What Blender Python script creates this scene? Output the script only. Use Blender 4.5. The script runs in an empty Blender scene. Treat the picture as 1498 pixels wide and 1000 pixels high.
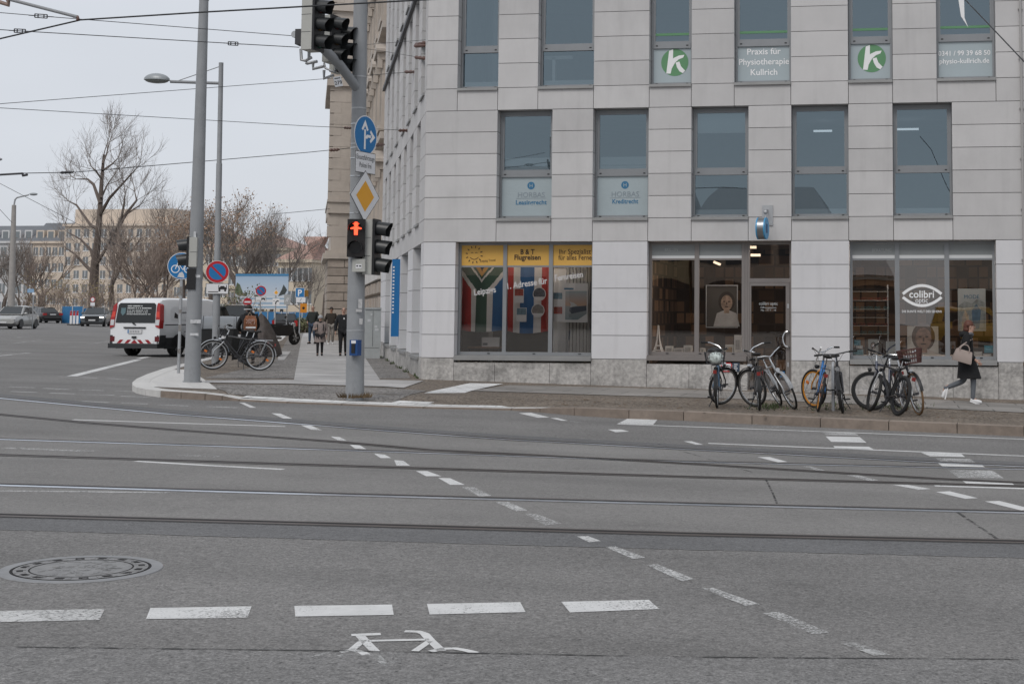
import bpy, bmesh, math, random
from mathutils import Vector, Matrix
import numpy as np
C = bpy.context
COL = C.scene.collection
PI = math.pi
# ------------------------------------------------------------------ camera model
F = 2000.0; PX, PY = 1025.717, 303.363
RM = Matrix(((0.99028254, 0.00740452, 0.13887283), (0.13902793, -0.07729759, -0.9872671), (0.0034243, 0.99698057, -0.07757589)))
CZ = 1.53
CAM = Vector((0, 0, CZ))
D = 30.3                                   # the shop facade stands on the plane y = D
def ray(px, py):
 return (RM @ Vector((px - PX, -(py - PY), -F)))
def at_y(px, py, y):
 d = ray(px, py); return CAM + d * (y / d.y)
def gz(x, y):
 xx = -90 + (x + 90) * 0.15 if x < -90 else x
 xx = 40 + (xx - 40) * 0.15 if xx > 40 else xx
 yy = 170 if y > 170 else y
 yy = -20 if yy < -20 else yy
 return -0.0229 * xx - 0.011 * yy
def ground(px, py, dz=0.0):
 d = ray(px, py); lo, hi = 1.0, 420.0
 for i in range(50):
  m = (lo + hi) / 2; p = CAM + d * (m / d.y)
  if p.z > gz(p.x, p.y) + dz: lo = m
  else: hi = m
 p = CAM + d * (lo / d.y); p.z = gz(p.x, p.y) + dz
 return p
PAVE = 0.11
def fac(px, py, y=D):
 p = at_y(px, py, y); return p.x, p.z
# side street frame
SD = Vector((-0.407672, 0.913128, 0)); SIN = Vector((0.913128, 0.407672, 0))
# ------------------------------------------------------------------ materials
MATS = {}
def _n(nt, t, **kw):
 n = nt.nodes.new(t)
 for k, v in kw.items(): setattr(n, k, v)
 return n
def pm(name, col, rough=0.6, metal=0.0, spec=0.5, var=0.0, vscale=3.0, bump=0.0, bscale=40.0, emit=0.0, emitcol=None, alpha_noise=None, island=0.0, coat=0.0, dirt=None, streak=None):
 """plain Principled material with optional noise variation, bump, per-panel variation, worn-away paint"""
 if name in MATS: return MATS[name]
 m = bpy.data.materials.new(name); m.use_nodes = True; nt = m.node_tree
 b = nt.nodes['Principled BSDF']; out = nt.nodes['Material Output']
 b.inputs['Roughness'].default_value = rough; b.inputs['Metallic'].default_value = metal
 b.inputs['Specular IOR Level'].default_value = spec
 if coat: b.inputs['Coat Weight'].default_value = coat
 c4 = (*col, 1); b.inputs['Base Color'].default_value = c4
 tc = _n(nt, 'ShaderNodeTexCoord')
 src = None
 def mulby(src, val_socket):
  mx = _n(nt, 'ShaderNodeMix', data_type='RGBA', blend_type='MULTIPLY'); mx.inputs[0].default_value = 1
  if src is None: mx.inputs[6].default_value = c4
  else: nt.links.new(src, mx.inputs[6])
  nt.links.new(val_socket, mx.inputs[7]); return mx.outputs[2]
 if var:
  no = _n(nt, 'ShaderNodeTexNoise'); no.inputs['Scale'].default_value = vscale; no.inputs['Detail'].default_value = 6; no.inputs['Roughness'].default_value = 0.65
  nt.links.new(tc.outputs['Object'], no.inputs['Vector'])
  mr = _n(nt, 'ShaderNodeMapRange'); mr.inputs[1].default_value = 0.25; mr.inputs[2].default_value = 0.75; mr.inputs[3].default_value = 1 - var; mr.inputs[4].default_value = 1 + var
  nt.links.new(no.outputs['Fac'], mr.inputs[0]); src = mulby(src, mr.outputs[0])
 if island:
  g = _n(nt, 'ShaderNodeNewGeometry'); mr = _n(nt, 'ShaderNodeMapRange'); mr.inputs[3].default_value = 1 - island; mr.inputs[4].default_value = 1 + island
  nt.links.new(g.outputs['Random Per Island'], mr.inputs[0]); src = mulby(src, mr.outputs[0])
 if dirt:
  # blotchy stains with shapes of their own: dirt = (scale, low, high, strength, stretch z)
  sc, lo, hi, st, zst = dirt
  mp = _n(nt, 'ShaderNodeMapping'); mp.inputs['Scale'].default_value = (1, 1, zst); nt.links.new(tc.outputs['Object'], mp.inputs[0])
  no = _n(nt, 'ShaderNodeTexNoise'); no.inputs['Scale'].default_value = sc; no.inputs['Detail'].default_value = 8; no.inputs['Roughness'].default_value = 0.7
  nt.links.new(mp.outputs[0], no.inputs['Vector'])
  mr = _n(nt, 'ShaderNodeMapRange'); mr.inputs[1].default_value = lo; mr.inputs[2].default_value = hi; mr.inputs[3].default_value = 1; mr.inputs[4].default_value = 1 - st
  nt.links.new(no.outputs['Fac'], mr.inputs[0]); src = mulby(src, mr.outputs[0])
 if streak:
  sc, lo, hi, st = streak
  mp = _n(nt, 'ShaderNodeMapping'); mp.inputs['Scale'].default_value = (1, 1, 0.07); nt.links.new(tc.outputs['Object'], mp.inputs[0])
  no = _n(nt, 'ShaderNodeTexNoise'); no.inputs['Scale'].default_value = sc; no.inputs['Detail'].default_value = 5; nt.links.new(mp.outputs[0], no.inputs['Vector'])
  mr = _n(nt, 'ShaderNodeMapRange'); mr.inputs[1].default_value = lo; mr.inputs[2].default_value = hi; mr.inputs[3].default_value = 1; mr.inputs[4].default_value = 1 - st
  nt.links.new(no.outputs['Fac'], mr.inputs[0]); src = mulby(src, mr.outputs[0])
 if src is not None: nt.links.new(src, b.inputs['Base Color'])
 if bump:
  no = _n(nt, 'ShaderNodeTexNoise'); no.inputs['Scale'].default_value = bscale; no.inputs['Detail'].default_value = 4
  nt.links.new(tc.outputs['Object'], no.inputs['Vector'])
  bp = _n(nt, 'ShaderNodeBump'); bp.inputs['Strength'].default_value = bump; bp.inputs['Distance'].default_value = 0.02
  nt.links.new(no.outputs['Fac'], bp.inputs['Height']); nt.links.new(bp.outputs[0], b.inputs['Normal'])
 if emit:
  b.inputs['Emission Color'].default_value = (*(emitcol or col), 1); b.inputs['Emission Strength'].default_value = emit
 if alpha_noise:
  sc, lo, hi = alpha_noise
  n1 = _n(nt, 'ShaderNodeTexNoise'); n1.inputs['Scale'].default_value = sc; n1.inputs['Detail'].default_value = 5; n1.inputs['Roughness'].default_value = 0.75
  n2 = _n(nt, 'ShaderNodeTexNoise'); n2.inputs['Scale'].default_value = 1.3; n2.inputs['Detail'].default_value = 3
  nt.links.new(tc.outputs['Object'], n1.inputs['Vector']); nt.links.new(tc.outputs['Object'], n2.inputs['Vector'])
  ad = _n(nt, 'ShaderNodeMath', operation='MULTIPLY_ADD'); ad.inputs[1].default_value = 0.45
  nt.links.new(n2.outputs['Fac'], ad.inputs[0]); nt.links.new(n1.outputs['Fac'], ad.inputs[2])
  mr = _n(nt, 'ShaderNodeMapRange'); mr.inputs[1].default_value = lo; mr.inputs[2].default_value = hi; mr.inputs[3].default_value = 1; mr.inputs[4].default_value = 0
  nt.links.new(ad.outputs[0], mr.inputs[0]); nt.links.new(mr.outputs[0], b.inputs['Alpha'])
 MATS[name] = m; return m
def glassmat(name, tint=(0.75, 0.8, 0.82), refl=0.14, rough=0.0, reflcol=(0.9, 0.96, 1.0), pol=4.0):
 """thin window pane: tinted see-through plus mirror reflection"""
 if name in MATS: return MATS[name]
 m = bpy.data.materials.new(name); m.use_nodes = True; nt = m.node_tree; nt.nodes.clear()
 out = _n(nt, 'ShaderNodeOutputMaterial'); mix = _n(nt, 'ShaderNodeMixShader'); tr = _n(nt, 'ShaderNodeBsdfTransparent'); gl = _n(nt, 'ShaderNodeBsdfGlossy')
 tr.inputs[0].default_value = (*tint, 1); gl.inputs[0].default_value = (*reflcol, 1); gl.inputs['Roughness'].default_value = rough
 lw = _n(nt, 'ShaderNodeFresnel'); lw.inputs[0].default_value = 1.5
 ad = _n(nt, 'ShaderNodeMath', operation='MULTIPLY_ADD', use_clamp=True); ad.inputs[1].default_value = 1.0; ad.inputs[2].default_value = refl
 nt.links.new(lw.outputs[0], ad.inputs[0]); nt.links.new(ad.outputs[0], mix.inputs[0])
 if pol:
  tc = _n(nt, 'ShaderNodeTexCoord'); no = _n(nt, 'ShaderNodeTexNoise'); no.inputs['Scale'].default_value = 0.8; no.inputs['Detail'].default_value = 1
  nt.links.new(tc.outputs['Object'], no.inputs['Vector'])
  bp = _n(nt, 'ShaderNodeBump'); bp.inputs['Strength'].default_value = 0.03; bp.inputs['Distance'].default_value = 0.03 * pol
  nt.links.new(no.outputs['Fac'], bp.inputs['Height']); nt.links.new(bp.outputs[0], gl.inputs['Normal'])
 nt.links.new(tr.outputs[0], mix.inputs[1]); nt.links.new(gl.outputs[0], mix.inputs[2]); nt.links.new(mix.outputs[0], out.inputs[0])
 MATS[name] = m; return m
# ------------------------------------------------------------------ mesh builder
class MB:
 def __init__(s, M=None):
  s.v = []; s.f = []; s.m = []; s.M = M or Matrix.Identity(4); s.mi = 0
 def _a(s, pts):
  n = len(s.v)
  for p in pts: s.v.append(tuple(s.M @ Vector(p)))
  return n
 def face(s, idx): s.f.append(tuple(idx)); s.m.append(s.mi)
 def poly(s, pts):
  n = s._a(pts); s.face(range(n, n + len(pts))); return s
 def box(s, x0, x1, y0, y1, z0, z1):
  n = s._a([(x0, y0, z0), (x1, y0, z0), (x1, y1, z0), (x0, y1, z0), (x0, y0, z1), (x1, y0, z1), (x1, y1, z1), (x0, y1, z1)])
  for q in ((0, 3, 2, 1), (4, 5, 6, 7), (0, 1, 5, 4), (1, 2, 6, 5), (2, 3, 7, 6), (3, 0, 4, 7)): s.face([n + i for i in q])
  return s
 def cbox(s, c, d, rot=None):
  old = s.M
  s.M = old @ Matrix.Translation(c) @ (rot.to_4x4() if rot is not None else Matrix.Identity(4))
  s.box(-d[0] / 2, d[0] / 2, -d[1] / 2, d[1] / 2, -d[2] / 2, d[2] / 2); s.M = old; return s
 def bar(s, a, b, w, h=None, up=(0, 0, 1)):
  a = Vector(a); b = Vector(b); h = h or w; d = (b - a); L = d.length
  if L < 1e-6: return s
  d /= L; u = Vector(up)
  if abs(d.dot(u)) > 0.98: u = Vector((1, 0, 0))
  x = d.cross(u).normalized(); z = x.cross(d)
  P = []
  for q in (a, b):
   for sx, sz in ((-1, -1), (1, -1), (1, 1), (-1, 1)): P.append(q + x * sx * w / 2 + z * sz * h / 2)
  n = s._a(P)
  for q in ((0, 1, 2, 3), (7, 6, 5, 4), (0, 4, 5, 1), (1, 5, 6, 2), (2, 6, 7, 3), (3, 7, 4, 0)): s.face([n + i for i in q])
  return s
 def tube(s, pts, r, n=8, cap=True, closed=False):
  pts = [Vector(p) for p in pts]; k = len(pts)
  rs = r if isinstance(r, (list, tuple)) else [r] * k
  ref = None; base = len(s.v); rings = []
  for i, p in enumerate(pts):
   if closed: t = (pts[(i + 1) % k] - pts[i - 1])
   else: t = pts[min(i + 1, k - 1)] - pts[max(i - 1, 0)]
   if t.length < 1e-9: t = Vector((0, 0, 1))
   t.normalize()
   if ref is None:
    ref = Vector((0, 0, 1)) if abs(t.z) < 0.9 else Vector((1, 0, 0))
   x = t.cross(ref)
   if x.length < 1e-4: x = t.cross(Vector((0, 1, 0.3)))
   x.normalize(); y = x.cross(t).normalized(); ref = y
   rings.append(s._a([p + (x * math.cos(2 * PI * j / n) + y * math.sin(2 * PI * j / n)) * rs[i] for j in range(n)]))
  m = k if closed else k - 1
  for i in range(m):
   a = rings[i]; b = rings[(i + 1) % k]
   for j in range(n): s.face((a + j, a + (j + 1) % n, b + (j + 1) % n, b + j))
  if cap and not closed:
   s.face([rings[0] + j for j in reversed(range(n))]); s.face([rings[-1] + j for j in range(n)])
  return s
 def cyl(s, a, b, r0, r1=None, n=12, cap=True):
  return s.tube([a, b], [r0, r0 if r1 is None else r1], n, cap)
 def ball(s, c, r, n=10, m=6, sc=(1, 1, 1), z0=-1.0, z1=1.0):
  c = Vector(c); rings = []
  for i in range(m + 1):
   ph = -PI / 2 + PI * i / m
   zz = max(z0, min(z1, math.sin(ph))); rr = math.sqrt(max(0, 1 - zz * zz)) if z0 > -1 or z1 < 1 else math.cos(ph)
   rr = max(rr, 0.001)
   rings.append(s._a([(c.x + r * sc[0] * rr * math.cos(2 * PI * j / n), c.y + r * sc[1] * rr * math.sin(2 * PI * j / n), c.z + r * sc[2] * zz) for j in range(n)]))
  for i in range(m):
   a, b = rings[i], rings[i + 1]
   for j in range(n): s.face((a + j, a + (j + 1) % n, b + (j + 1) % n, b + j))
  s.face([rings[0] + j for j in reversed(range(n))]); s.face([rings[-1] + j for j in range(n)])
  return s
 def loft(s, secs, closed=True, cap=True):
  rings = [s._a(q) for q in secs]; n = len(secs[0])
  for i in range(len(rings) - 1):
   a, b = rings[i], rings[i + 1]
   for j in range(n if closed else n - 1): s.face((a + j, a + (j + 1) % n, b + (j + 1) % n, b + j))
  if cap and closed:
   s.face([rings[0] + j for j in reversed(range(n))]); s.face([rings[-1] + j for j in range(n)])
  return s
 def prism(s, pts, y0, y1):
  """outline in x,z extruded in y"""
  a = [(p[0], y0, p[1]) for p in pts]; b = [(p[0], y1, p[1]) for p in pts]
  return s.loft([a, b])
 def disc(s, c, r, y, n=24, rx=None):
  return s.poly([(c[0] + (rx or r) * math.cos(2 * PI * i / n), y, c[1] + r * math.sin(2 * PI * i / n)) for i in range(n)])
 def ring(s, c, r0, r1, y, n=32):
  a = s._a([(c[0] + r0 * math.cos(2 * PI * i / n), y, c[1] + r0 * math.sin(2 * PI * i / n)) for i in range(n)])
  b = s._a([(c[0] + r1 * math.cos(2 * PI * i / n), y, c[1] + r1 * math.sin(2 * PI * i / n)) for i in range(n)])
  for i in range(n): s.face((a + i, a + (i + 1) % n, b + (i + 1) % n, b + i))
  return s
 def stroke(s, pts, w, y):
  """flat ribbon along x,z points on the plane y"""
  P = [Vector((p[0], p[1])) for p in pts]; L = []; Rr = []
  for i, p in enumerate(P):
   t = (P[min(i + 1, len(P) - 1)] - P[max(i - 1, 0)]).normalized(); nn = Vector((-t.y, t.x)) * w / 2
   L.append((p.x + nn.x, y, p.y + nn.y)); Rr.append((p.x - nn.x, y, p.y - nn.y))
  a = s._a(L); b = s._a(Rr)
  for i in range(len(P) - 1): s.face((a + i, a + i + 1, b + i + 1, b + i))
  return s
 def text(s, body, size, x, z, y, align='CENTER', bold=0.0, rot=0.0, sx=1.0, maxw=None):
  vs, fs = text_geo(body, bold)
  xs = [v[0] for v in vs]; w = max(xs) - min(xs); x0 = min(xs)
  if maxw and w * size * sx > maxw: sx = maxw / (w * size)
  off = {'CENTER': -x0 - w / 2, 'LEFT': -x0, 'RIGHT': -x0 - w}[align]
  c, sn = math.cos(rot), math.sin(rot)
  P = []
  for v in vs:
   a = (v[0] + off) * size * sx; b = v[1] * size
   P.append((x + a * c - b * sn, y, z + a * sn + b * c))
  n = s._a(P)
  for f in fs: s.face([n + i for i in f])
  return s
 def build(s, name, mats, parent=None, smooth=True, loc=None, rotz=0.0, angle=35, rel=False):
  """one mesh object; with loc the vertices are stored relative to that origin"""
  me = bpy.data.meshes.new(name)
  v = s.v
  if loc is not None and not rel:
   l = Vector(loc); v = [tuple(Vector(p) - l) for p in v]
  me.from_pydata(v, [], s.f); me.update()
  if not isinstance(mats, (list, tuple)): mats = [mats]
  for mm in mats: me.materials.append(mm)
  if len(mats) > 1: me.polygons.foreach_set('material_index', s.m)
  if smooth:
   me.polygons.foreach_set('use_smooth', [True] * len(me.polygons)); me.set_sharp_from_angle(angle=math.radians(angle))
  o = bpy.data.objects.new(name, me); COL.objects.link(o)
  if loc is not None: o.location = loc
  if rotz: o.rotation_euler.z = rotz
  if parent is not None: o.parent = parent
  return o
_TG = {}
def text_geo(body, bold=0.0):
 k = (body, bold)
 if k in _TG: return _TG[k]
 cu = bpy.data.curves.new('lettering', 'FONT'); cu.body = body; cu.size = 1.0; cu.offset = bold; cu.resolution_u = 3
 o = bpy.data.objects.new('lettering', cu); COL.objects.link(o)
 dg = C.evaluated_depsgraph_get(); dg.update()
 me = bpy.data.meshes.new_from_object(o.evaluated_get(dg))
 r = ([(v.co.x, v.co.y) for v in me.vertices], [tuple(p.vertices) for p in me.polygons])
 bpy.data.objects.remove(o); bpy.data.curves.remove(cu); bpy.data.meshes.remove(me)
 _TG[k] = r; return r
def tag(o, label=None, cat=None, group=None, kind=None):
 if label: o['label'] = label
 if cat: o['category'] = cat
 if group: o['group'] = group
 if kind: o['kind'] = kind
 return o
def empty(name, loc, rz=0.0, label=None, cat=None, group=None):
 o = bpy.data.objects.new(name, None); o.empty_display_size = 0.3; COL.objects.link(o); o.location = loc; o.rotation_euler.z = rz
 return tag(o, label, cat, group)
def struct(o): o['kind'] = 'structure'; return o
def copy_tree(o, parent=None):
 c = o.copy(); COL.objects.link(c)
 if parent is not None: c.parent = parent
 for ch in o.children: copy_tree(ch, c)
 return c
def rel(P, parent_loc): return Vector(P) - Vector(parent_loc)
# ------------------------------------------------------------------ shared materials
STONE = pm('pale_limestone_panel', (0.52, 0.51, 0.505), 0.8, var=0.07, vscale=1.1, island=0.065, bump=0.08, bscale=25, dirt=(0.9, 0.5, 0.8, 0.14, 0.35), streak=(4.5, 0.54, 0.78, 0.10))
STONE_GF = pm('pale_limestone_ground_floor', (0.61, 0.605, 0.615), 0.75, var=0.05, vscale=0.9, island=0.04, bump=0.06, bscale=25, dirt=(1.6, 0.55, 0.8, 0.14, 0.5), streak=(5, 0.55, 0.8, 0.08))
JOINT = pm('dark_joint', (0.16, 0.155, 0.15), 0.9)
PLINTH = pm('weathered_granite_plinth', (0.44, 0.425, 0.405), 0.75, var=0.4, vscale=12, island=0.09, bump=0.2, bscale=30, dirt=(0.9, 0.48, 0.72, 0.55, 1.6), streak=(3.5, .5, .75, .3))
FRAME = pm('grey_window_frame', (0.25, 0.26, 0.27), 0.45, metal=0.3, var=0.06)
FRAME_B = pm('brown_grey_shop_frame', (0.22, 0.20, 0.19), 0.45, metal=0.25, var=0.06)
SILLM = pm('grey_metal_sill', (0.30, 0.30, 0.295), 0.5, metal=0.4, var=0.12, vscale=2)
BLACK = pm('black_plastic', (0.012, 0.012, 0.013), 0.45)
BLACKR = pm('black_rubber', (0.016, 0.016, 0.016), 0.85)
DARKG = pm('dark_grey_metal', (0.05, 0.05, 0.055), 0.5, metal=0.3)
GALV = pm('galvanised_steel', (0.42, 0.43, 0.44), 0.5, metal=0.55, var=0.10, vscale=4)
POLEG = pm('grey_painted_pole', (0.27, 0.28, 0.29), 0.55, var=0.12, vscale=2.5, dirt=(2.0, 0.58, 0.75, 0.4, 0.4))
WHITE = pm('white_paint', (0.78, 0.78, 0.78), 0.5)
SIGNW = pm('white_sign_face', (0.74, 0.74, 0.75), 0.4)
SIGNB = pm('blue_sign_face', (0.012, 0.17, 0.42), 0.4)
SIGNR = pm('red_sign_face', (0.48, 0.012, 0.02), 0.4)
SIGNY = pm('yellow_sign_face', (0.80, 0.38, 0.03), 0.4)
CHROME = pm('polished_steel', (0.62, 0.63, 0.64), 0.22, metal=1.0)
LETW = pm('white_lettering', (0.82, 0.82, 0.82), 0.5)
LETK = pm('black_lettering', (0.015, 0.015, 0.015), 0.6)
GL_UP = glassmat('upper_window_pane', (0.55, 0.6, 0.62), 0.165, reflcol=(0.74, 0.93, 1.04), pol=3.0)
GL_SHOP = glassmat('shop_window_pane', (0.84, 0.82, 0.80), 0.115, reflcol=(1.0, 0.95, 0.9))
GL_CAR = pm('car_window_glass', (0.02, 0.024, 0.026), 0.05, spec=0.8)
SKIN = pm('skin', (0.46, 0.28, 0.21), 0.55)
SKIN_D = pm('skin_tanned', (0.30, 0.17, 0.11), 0.55)
# ================================================================== ground
def asphalt(name, col, speck=0.35, patch=0.12, sc=1.0):
 m = bpy.data.materials.new(name); m.use_nodes = True; nt = m.node_tree; b = nt.nodes['Principled BSDF']
 b.inputs['Roughness'].default_value = 0.82; b.inputs['Specular IOR Level'].default_value = 0.35
 tc = _n(nt, 'ShaderNodeTexCoord')
 def noise(scale, detail, rough=0.6):
  no = _n(nt, 'ShaderNodeTexNoise'); no.inputs['Scale'].default_value = scale; no.inputs['Detail'].default_value = detail; no.inputs['Roughness'].default_value = rough
  nt.links.new(tc.outputs['Object'], no.inputs['Vector']); return no.outputs['Fac']
 def rng(s, a, b_, c, d):
  mr = _n(nt, 'ShaderNodeMapRange'); nt.links.new(s, mr.inputs[0])
  for i, q in enumerate((a, b_, c, d)): mr.inputs[1 + i].default_value = q
  return mr.outputs[0]
 def mul(a, b_):
  q = _n(nt, 'ShaderNodeMath', operation='MULTIPLY'); nt.links.new(a, q.inputs[0]); nt.links.new(b_, q.inputs[1]); return q.outputs[0]
 g1 = rng(noise(70 * sc, 2, 0.8), 0.3, 0.7, 1 - speck, 1 + speck)
 g0 = rng(noise(24 * sc, 3, 0.7), 0.3, 0.7, 1 - speck * 0.6, 1 + speck * 0.6)
 g2 = rng(noise(0.35, 5, 0.6), 0.3, 0.7, 1 - patch, 1 + patch)
 mp = _n(nt, 'ShaderNodeMapping'); mp.inputs['Scale'].default_value = (0.12, 1.2, 1); nt.links.new(tc.outputs['Object'], mp.inputs[0])
 n3 = _n(nt, 'ShaderNodeTexNoise'); n3.inputs['Scale'].default_value = 1.0; n3.inputs['Detail'].default_value = 4; nt.links.new(mp.outputs[0], n3.inputs['Vector'])
 g3 = rng(n3.outputs['Fac'], 0.35, 0.7, 1.06, 0.90)
 vo = _n(nt, 'ShaderNodeTexVoronoi'); vo.inputs['Scale'].default_value = 38 * sc; nt.links.new(tc.outputs['Object'], vo.inputs['Vector'])
 g4 = rng(vo.outputs['Distance'], 0.08, 0.16, 1.0 + speck * 0.9, 1.0)
 v2 = _n(nt, 'ShaderNodeTexVoronoi'); v2.inputs['Scale'].default_value = 21 * sc; nt.links.new(tc.outputs['Object'], v2.inputs['Vector'])
 g5 = rng(v2.outputs['Distance'], 0.06, 0.2, 1 - speck * 1.5, 1.0)
 g6 = rng(noise(0.8, 6, 0.75), 0.60, 0.70, 1.0, 0.84)
 val = mul(mul(mul(mul(g1, g2), mul(g3, g0)), g4), mul(g5, g6))
 mx = _n(nt, 'ShaderNodeMix', data_type='RGBA', blend_type='MULTIPLY'); mx.inputs[0].default_value = 1; mx.inputs[6].default_value = (*col, 1)
 nt.links.new(val, mx.inputs[7]); nt.links.new(mx.outputs[2], b.inputs['Base Color'])
 bp = _n(nt, 'ShaderNodeBump'); bp.inputs['Strength'].default_value = 0.5; bp.inputs['Distance'].default_value = 0.006
 nt.links.new(g1, bp.inputs['Height']); nt.links.new(bp.outputs[0], b.inputs['Normal'])
 return m
ASPH = asphalt('worn_asphalt', (0.176, 0.171, 0.165), 0.42, 0.15)
ASPH_T = asphalt('tram_lane_asphalt', (0.19, 0.184, 0.176), 0.26, 0.14)
ASPH_D = asphalt('dark_patched_asphalt', (0.130, 0.130, 0.131), 0.35, 0.12)
def grid_sheet(xs, ys, dz, f=gz):
 mb = MB(); nx = len(xs); n = mb._a([(x, y, f(x, y) + dz) for y in ys for x in xs])
 for j in range(len(ys) - 1):
  for i in range(nx - 1): mb.face((n + j * nx + i, n + j * nx + i + 1, n + (j + 1) * nx + i + 1, n + (j + 1) * nx + i))
 return mb
xs = [-900, -500, -300, -200, -150, -120, -100, -90] + list(range(-85, 45, 5)) + [50, 70, 100, 200, 500]
ys = [-120, -60, -40, -20] + list(range(-15, 175, 5)) + [200, 260, 350, 500, 900]
struct(grid_sheet(xs, ys, 0).build('road', ASPH))
def gpoly(pxs, dz, dzp=None):
 """ground points of a list of picture points at height dz above the road"""
 return [ground(x, y, dz) for x, y in pxs]
def strip_between(top, bot, dz):
 mb = MB(); a = gpoly(top, dz); b = gpoly(bot, dz); n = mb._a(a); k = mb._a(b)
 for i in range(len(a) - 1): mb.face((n + i, n + i + 1, k + i + 1, k + i))
 return mb
def lerp_poly(pl, xs):
 out = []
 for x in xs:
  for (a, b), (c, d) in zip(pl, pl[1:]):
   if a <= x <= c or (c, d) == pl[-1] or x < pl[0][0]:
    if x <= c or (c, d) == pl[-1]:
     out.append((x, b + (d - b) * (x - a) / (c - a))); break
 return out
XS = [-700, -260, -100, 0, 125, 250, 375, 500, 625, 750, 875, 1000, 1125, 1250, 1375, 1498, 1640, 1900, 2400]
R1 = [(0, 753.5), (500, 767), (1000, 781), (1498, 792.5)]
R2 = [(0, 709), (500, 723.5), (1000, 737), (1498, 749.5)]
R3 = [(0, 665), (500, 681), (1000, 697), (1498, 711)]
R4 = [(0, 642), (500, 658), (1000, 675), (1498, 686)]
R5 = [(0, 606), (167, 622), (500, 646.5), (634, 658.5), (800, 666), (1000, 677.5), (1173, 688), (1352, 699), (1498, 706)]
R6 = [(0, 582), (234, 604), (500, 624.5), (700, 640), (1000, 656.5), (1100, 661.5), (1347, 675), (1498, 682)]
def off(pl, d): return [(x, y + d) for x, y in pl]
# asphalt zones laid as sheets over the road
o = strip_between(lerp_poly(off(R6, -6.5), XS), lerp_poly(off(R6, -1), XS), 0.002).build('dark_patch_strip', ASPH_D); struct(o); o.name = 'road_patch'
LOW = [(0, 773.6), (500, 789), (1000, 802.5), (1498, 815)]
struct(strip_between(lerp_poly(off(R1, 3), XS), lerp_poly(LOW, XS), 0.002).build('road_patch', ASPH_D))
struct(strip_between(lerp_poly(off(R6, 2), XS), lerp_poly(off(R1, -2), XS), 0.0018).build('tram_track_bed', ASPH_T))
ASPH_L = asphalt('paler_coarse_asphalt', (0.194, 0.190, 0.185), 0.45, 0.10)
SEAM = [(0, 945), (500, 951), (1000, 960), (1498, 963.5)]
struct(strip_between(lerp_poly(SEAM, XS), lerp_poly([(0, 1120), (1498, 1130)], XS), 0.002).build('road_patch', ASPH_L))
CRACK = pm('dark_crack_filler', (0.035, 0.034, 0.033), 0.8, alpha_noise=(9, 0.62, 0.80))
SEAML = pm('pale_joint_filler', (0.20, 0.20, 0.20), 0.7, alpha_noise=(8, 0.66, 0.86))
def ribbon(pl, w, dz, mb=None):
 """ribbon of real width w along picture points lying on the road"""
 mb = mb or MB(); P = [ground(x, y, dz) for x, y in pl]; L = []; Rr = []
 for i, p in enumerate(P):
  t = P[min(i + 1, len(P) - 1)] - P[max(i - 1, 0)]; t.z = 0; t.normalize(); nn = Vector((-t.y, t.x, 0)) * w / 2
  for q, lst in ((p + nn, L), (p - nn, Rr)):
   q = q.copy(); q.z = gz(q.x, q.y) + dz; lst.append(q)
 a = mb._a(L); b = mb._a(Rr)
 for i in range(len(P) - 1): mb.face((a + i, a + i + 1, b + i + 1, b + i))
 return mb
mb = ribbon(lerp_poly(SEAM, XS), 0.022, 0.004)
ribbon([(1400, 748), (1425, 765), (1445, 778), (1458, 787)], 0.03, 0.004, mb)
ribbon([(1120, 700), (1131, 722), (1137, 737)], 0.02, 0.004, mb)
ribbon([(960, 648), (1040, 672), (1100, 690)], 0.02, 0.004, mb)
struct(mb.build('road_crack', CRACK))
struct(ribbon(lerp_poly(LOW, XS), 0.02, 0.004).build('road_joint', SEAML))
# tram rails: rail head and groove, each rail one object
STEEL = pm('worn_rail_steel', (0.68, 0.72, 0.78), 0.30, metal=0.9, var=0.15, vscale=3)
STEELD = pm('brown_rail_steel', (0.12, 0.10, 0.09), 0.5, metal=0.5, var=0.3, vscale=2)
GROOVE = pm('rail_groove', (0.010, 0.009, 0.009), 0.9)
for pl, bright, w in ((R1, 0, 1.0), (R2, 1, 1.5), (R3, 0, 0.9), (R4, 1, 1.5), (R5, 0, 0.8), (R6, 1, 1.7)):
 q = lerp_poly(pl, XS)
 mb = MB(); mb.mi = 0
 px = 1.0
 ribbon(q, 0.075 * w, 0.0055, mb); mb.mi = 1
 # groove just beyond the head on the far side
 P = [ground(x, y, 0.007) for x, y in q]
 far = []
 for i, p in enumerate(P):
  t = P[min(i + 1, len(P) - 1)] - P[max(i - 1, 0)]; t.z = 0; t.normalize(); nn = Vector((-t.y, t.x, 0))
  far.append((p + nn * (0.0375 * w + 0.002), p + nn * (0.0375 * w + 0.05)))
 a = mb._a([f_[0] for f_ in far]); b = mb._a([f_[1] for f_ in far])
 for i in range(len(P) - 1): mb.face((a + i, a + i + 1, b + i + 1, b + i))
 mb.mi = 2
 lip = [(p + (f_[1] - f_[0]).normalized() * (0.0375 * w + 0.055), p + (f_[1] - f_[0]).normalized() * (0.0375 * w + 0.085)) for p, f_ in zip(P, far)]
 a = mb._a([f_[0] for f_ in lip]); b = mb._a([f_[1] for f_ in lip])
 for i in range(len(P) - 1): mb.face((a + i, a + i + 1, b + i + 1, b + i))
 if not bright:
  mb.mi = 1
  lip = [(p - (f_[1] - f_[0]).normalized() * (0.0375 * w + 0.002), p - (f_[1] - f_[0]).normalized() * (0.0375 * w + 0.03)) for p, f_ in zip(P, far)]
  a = mb._a([f_[0] for f_ in lip]); b = mb._a([f_[1] for f_ in lip])
  for i in range(len(P) - 1): mb.face((a + i, a + i + 1, b + i + 1, b + i))
 struct(mb.build('tram_rail', [STEEL if bright else STEELD, GROOVE, STEELD], smooth=0))
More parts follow.
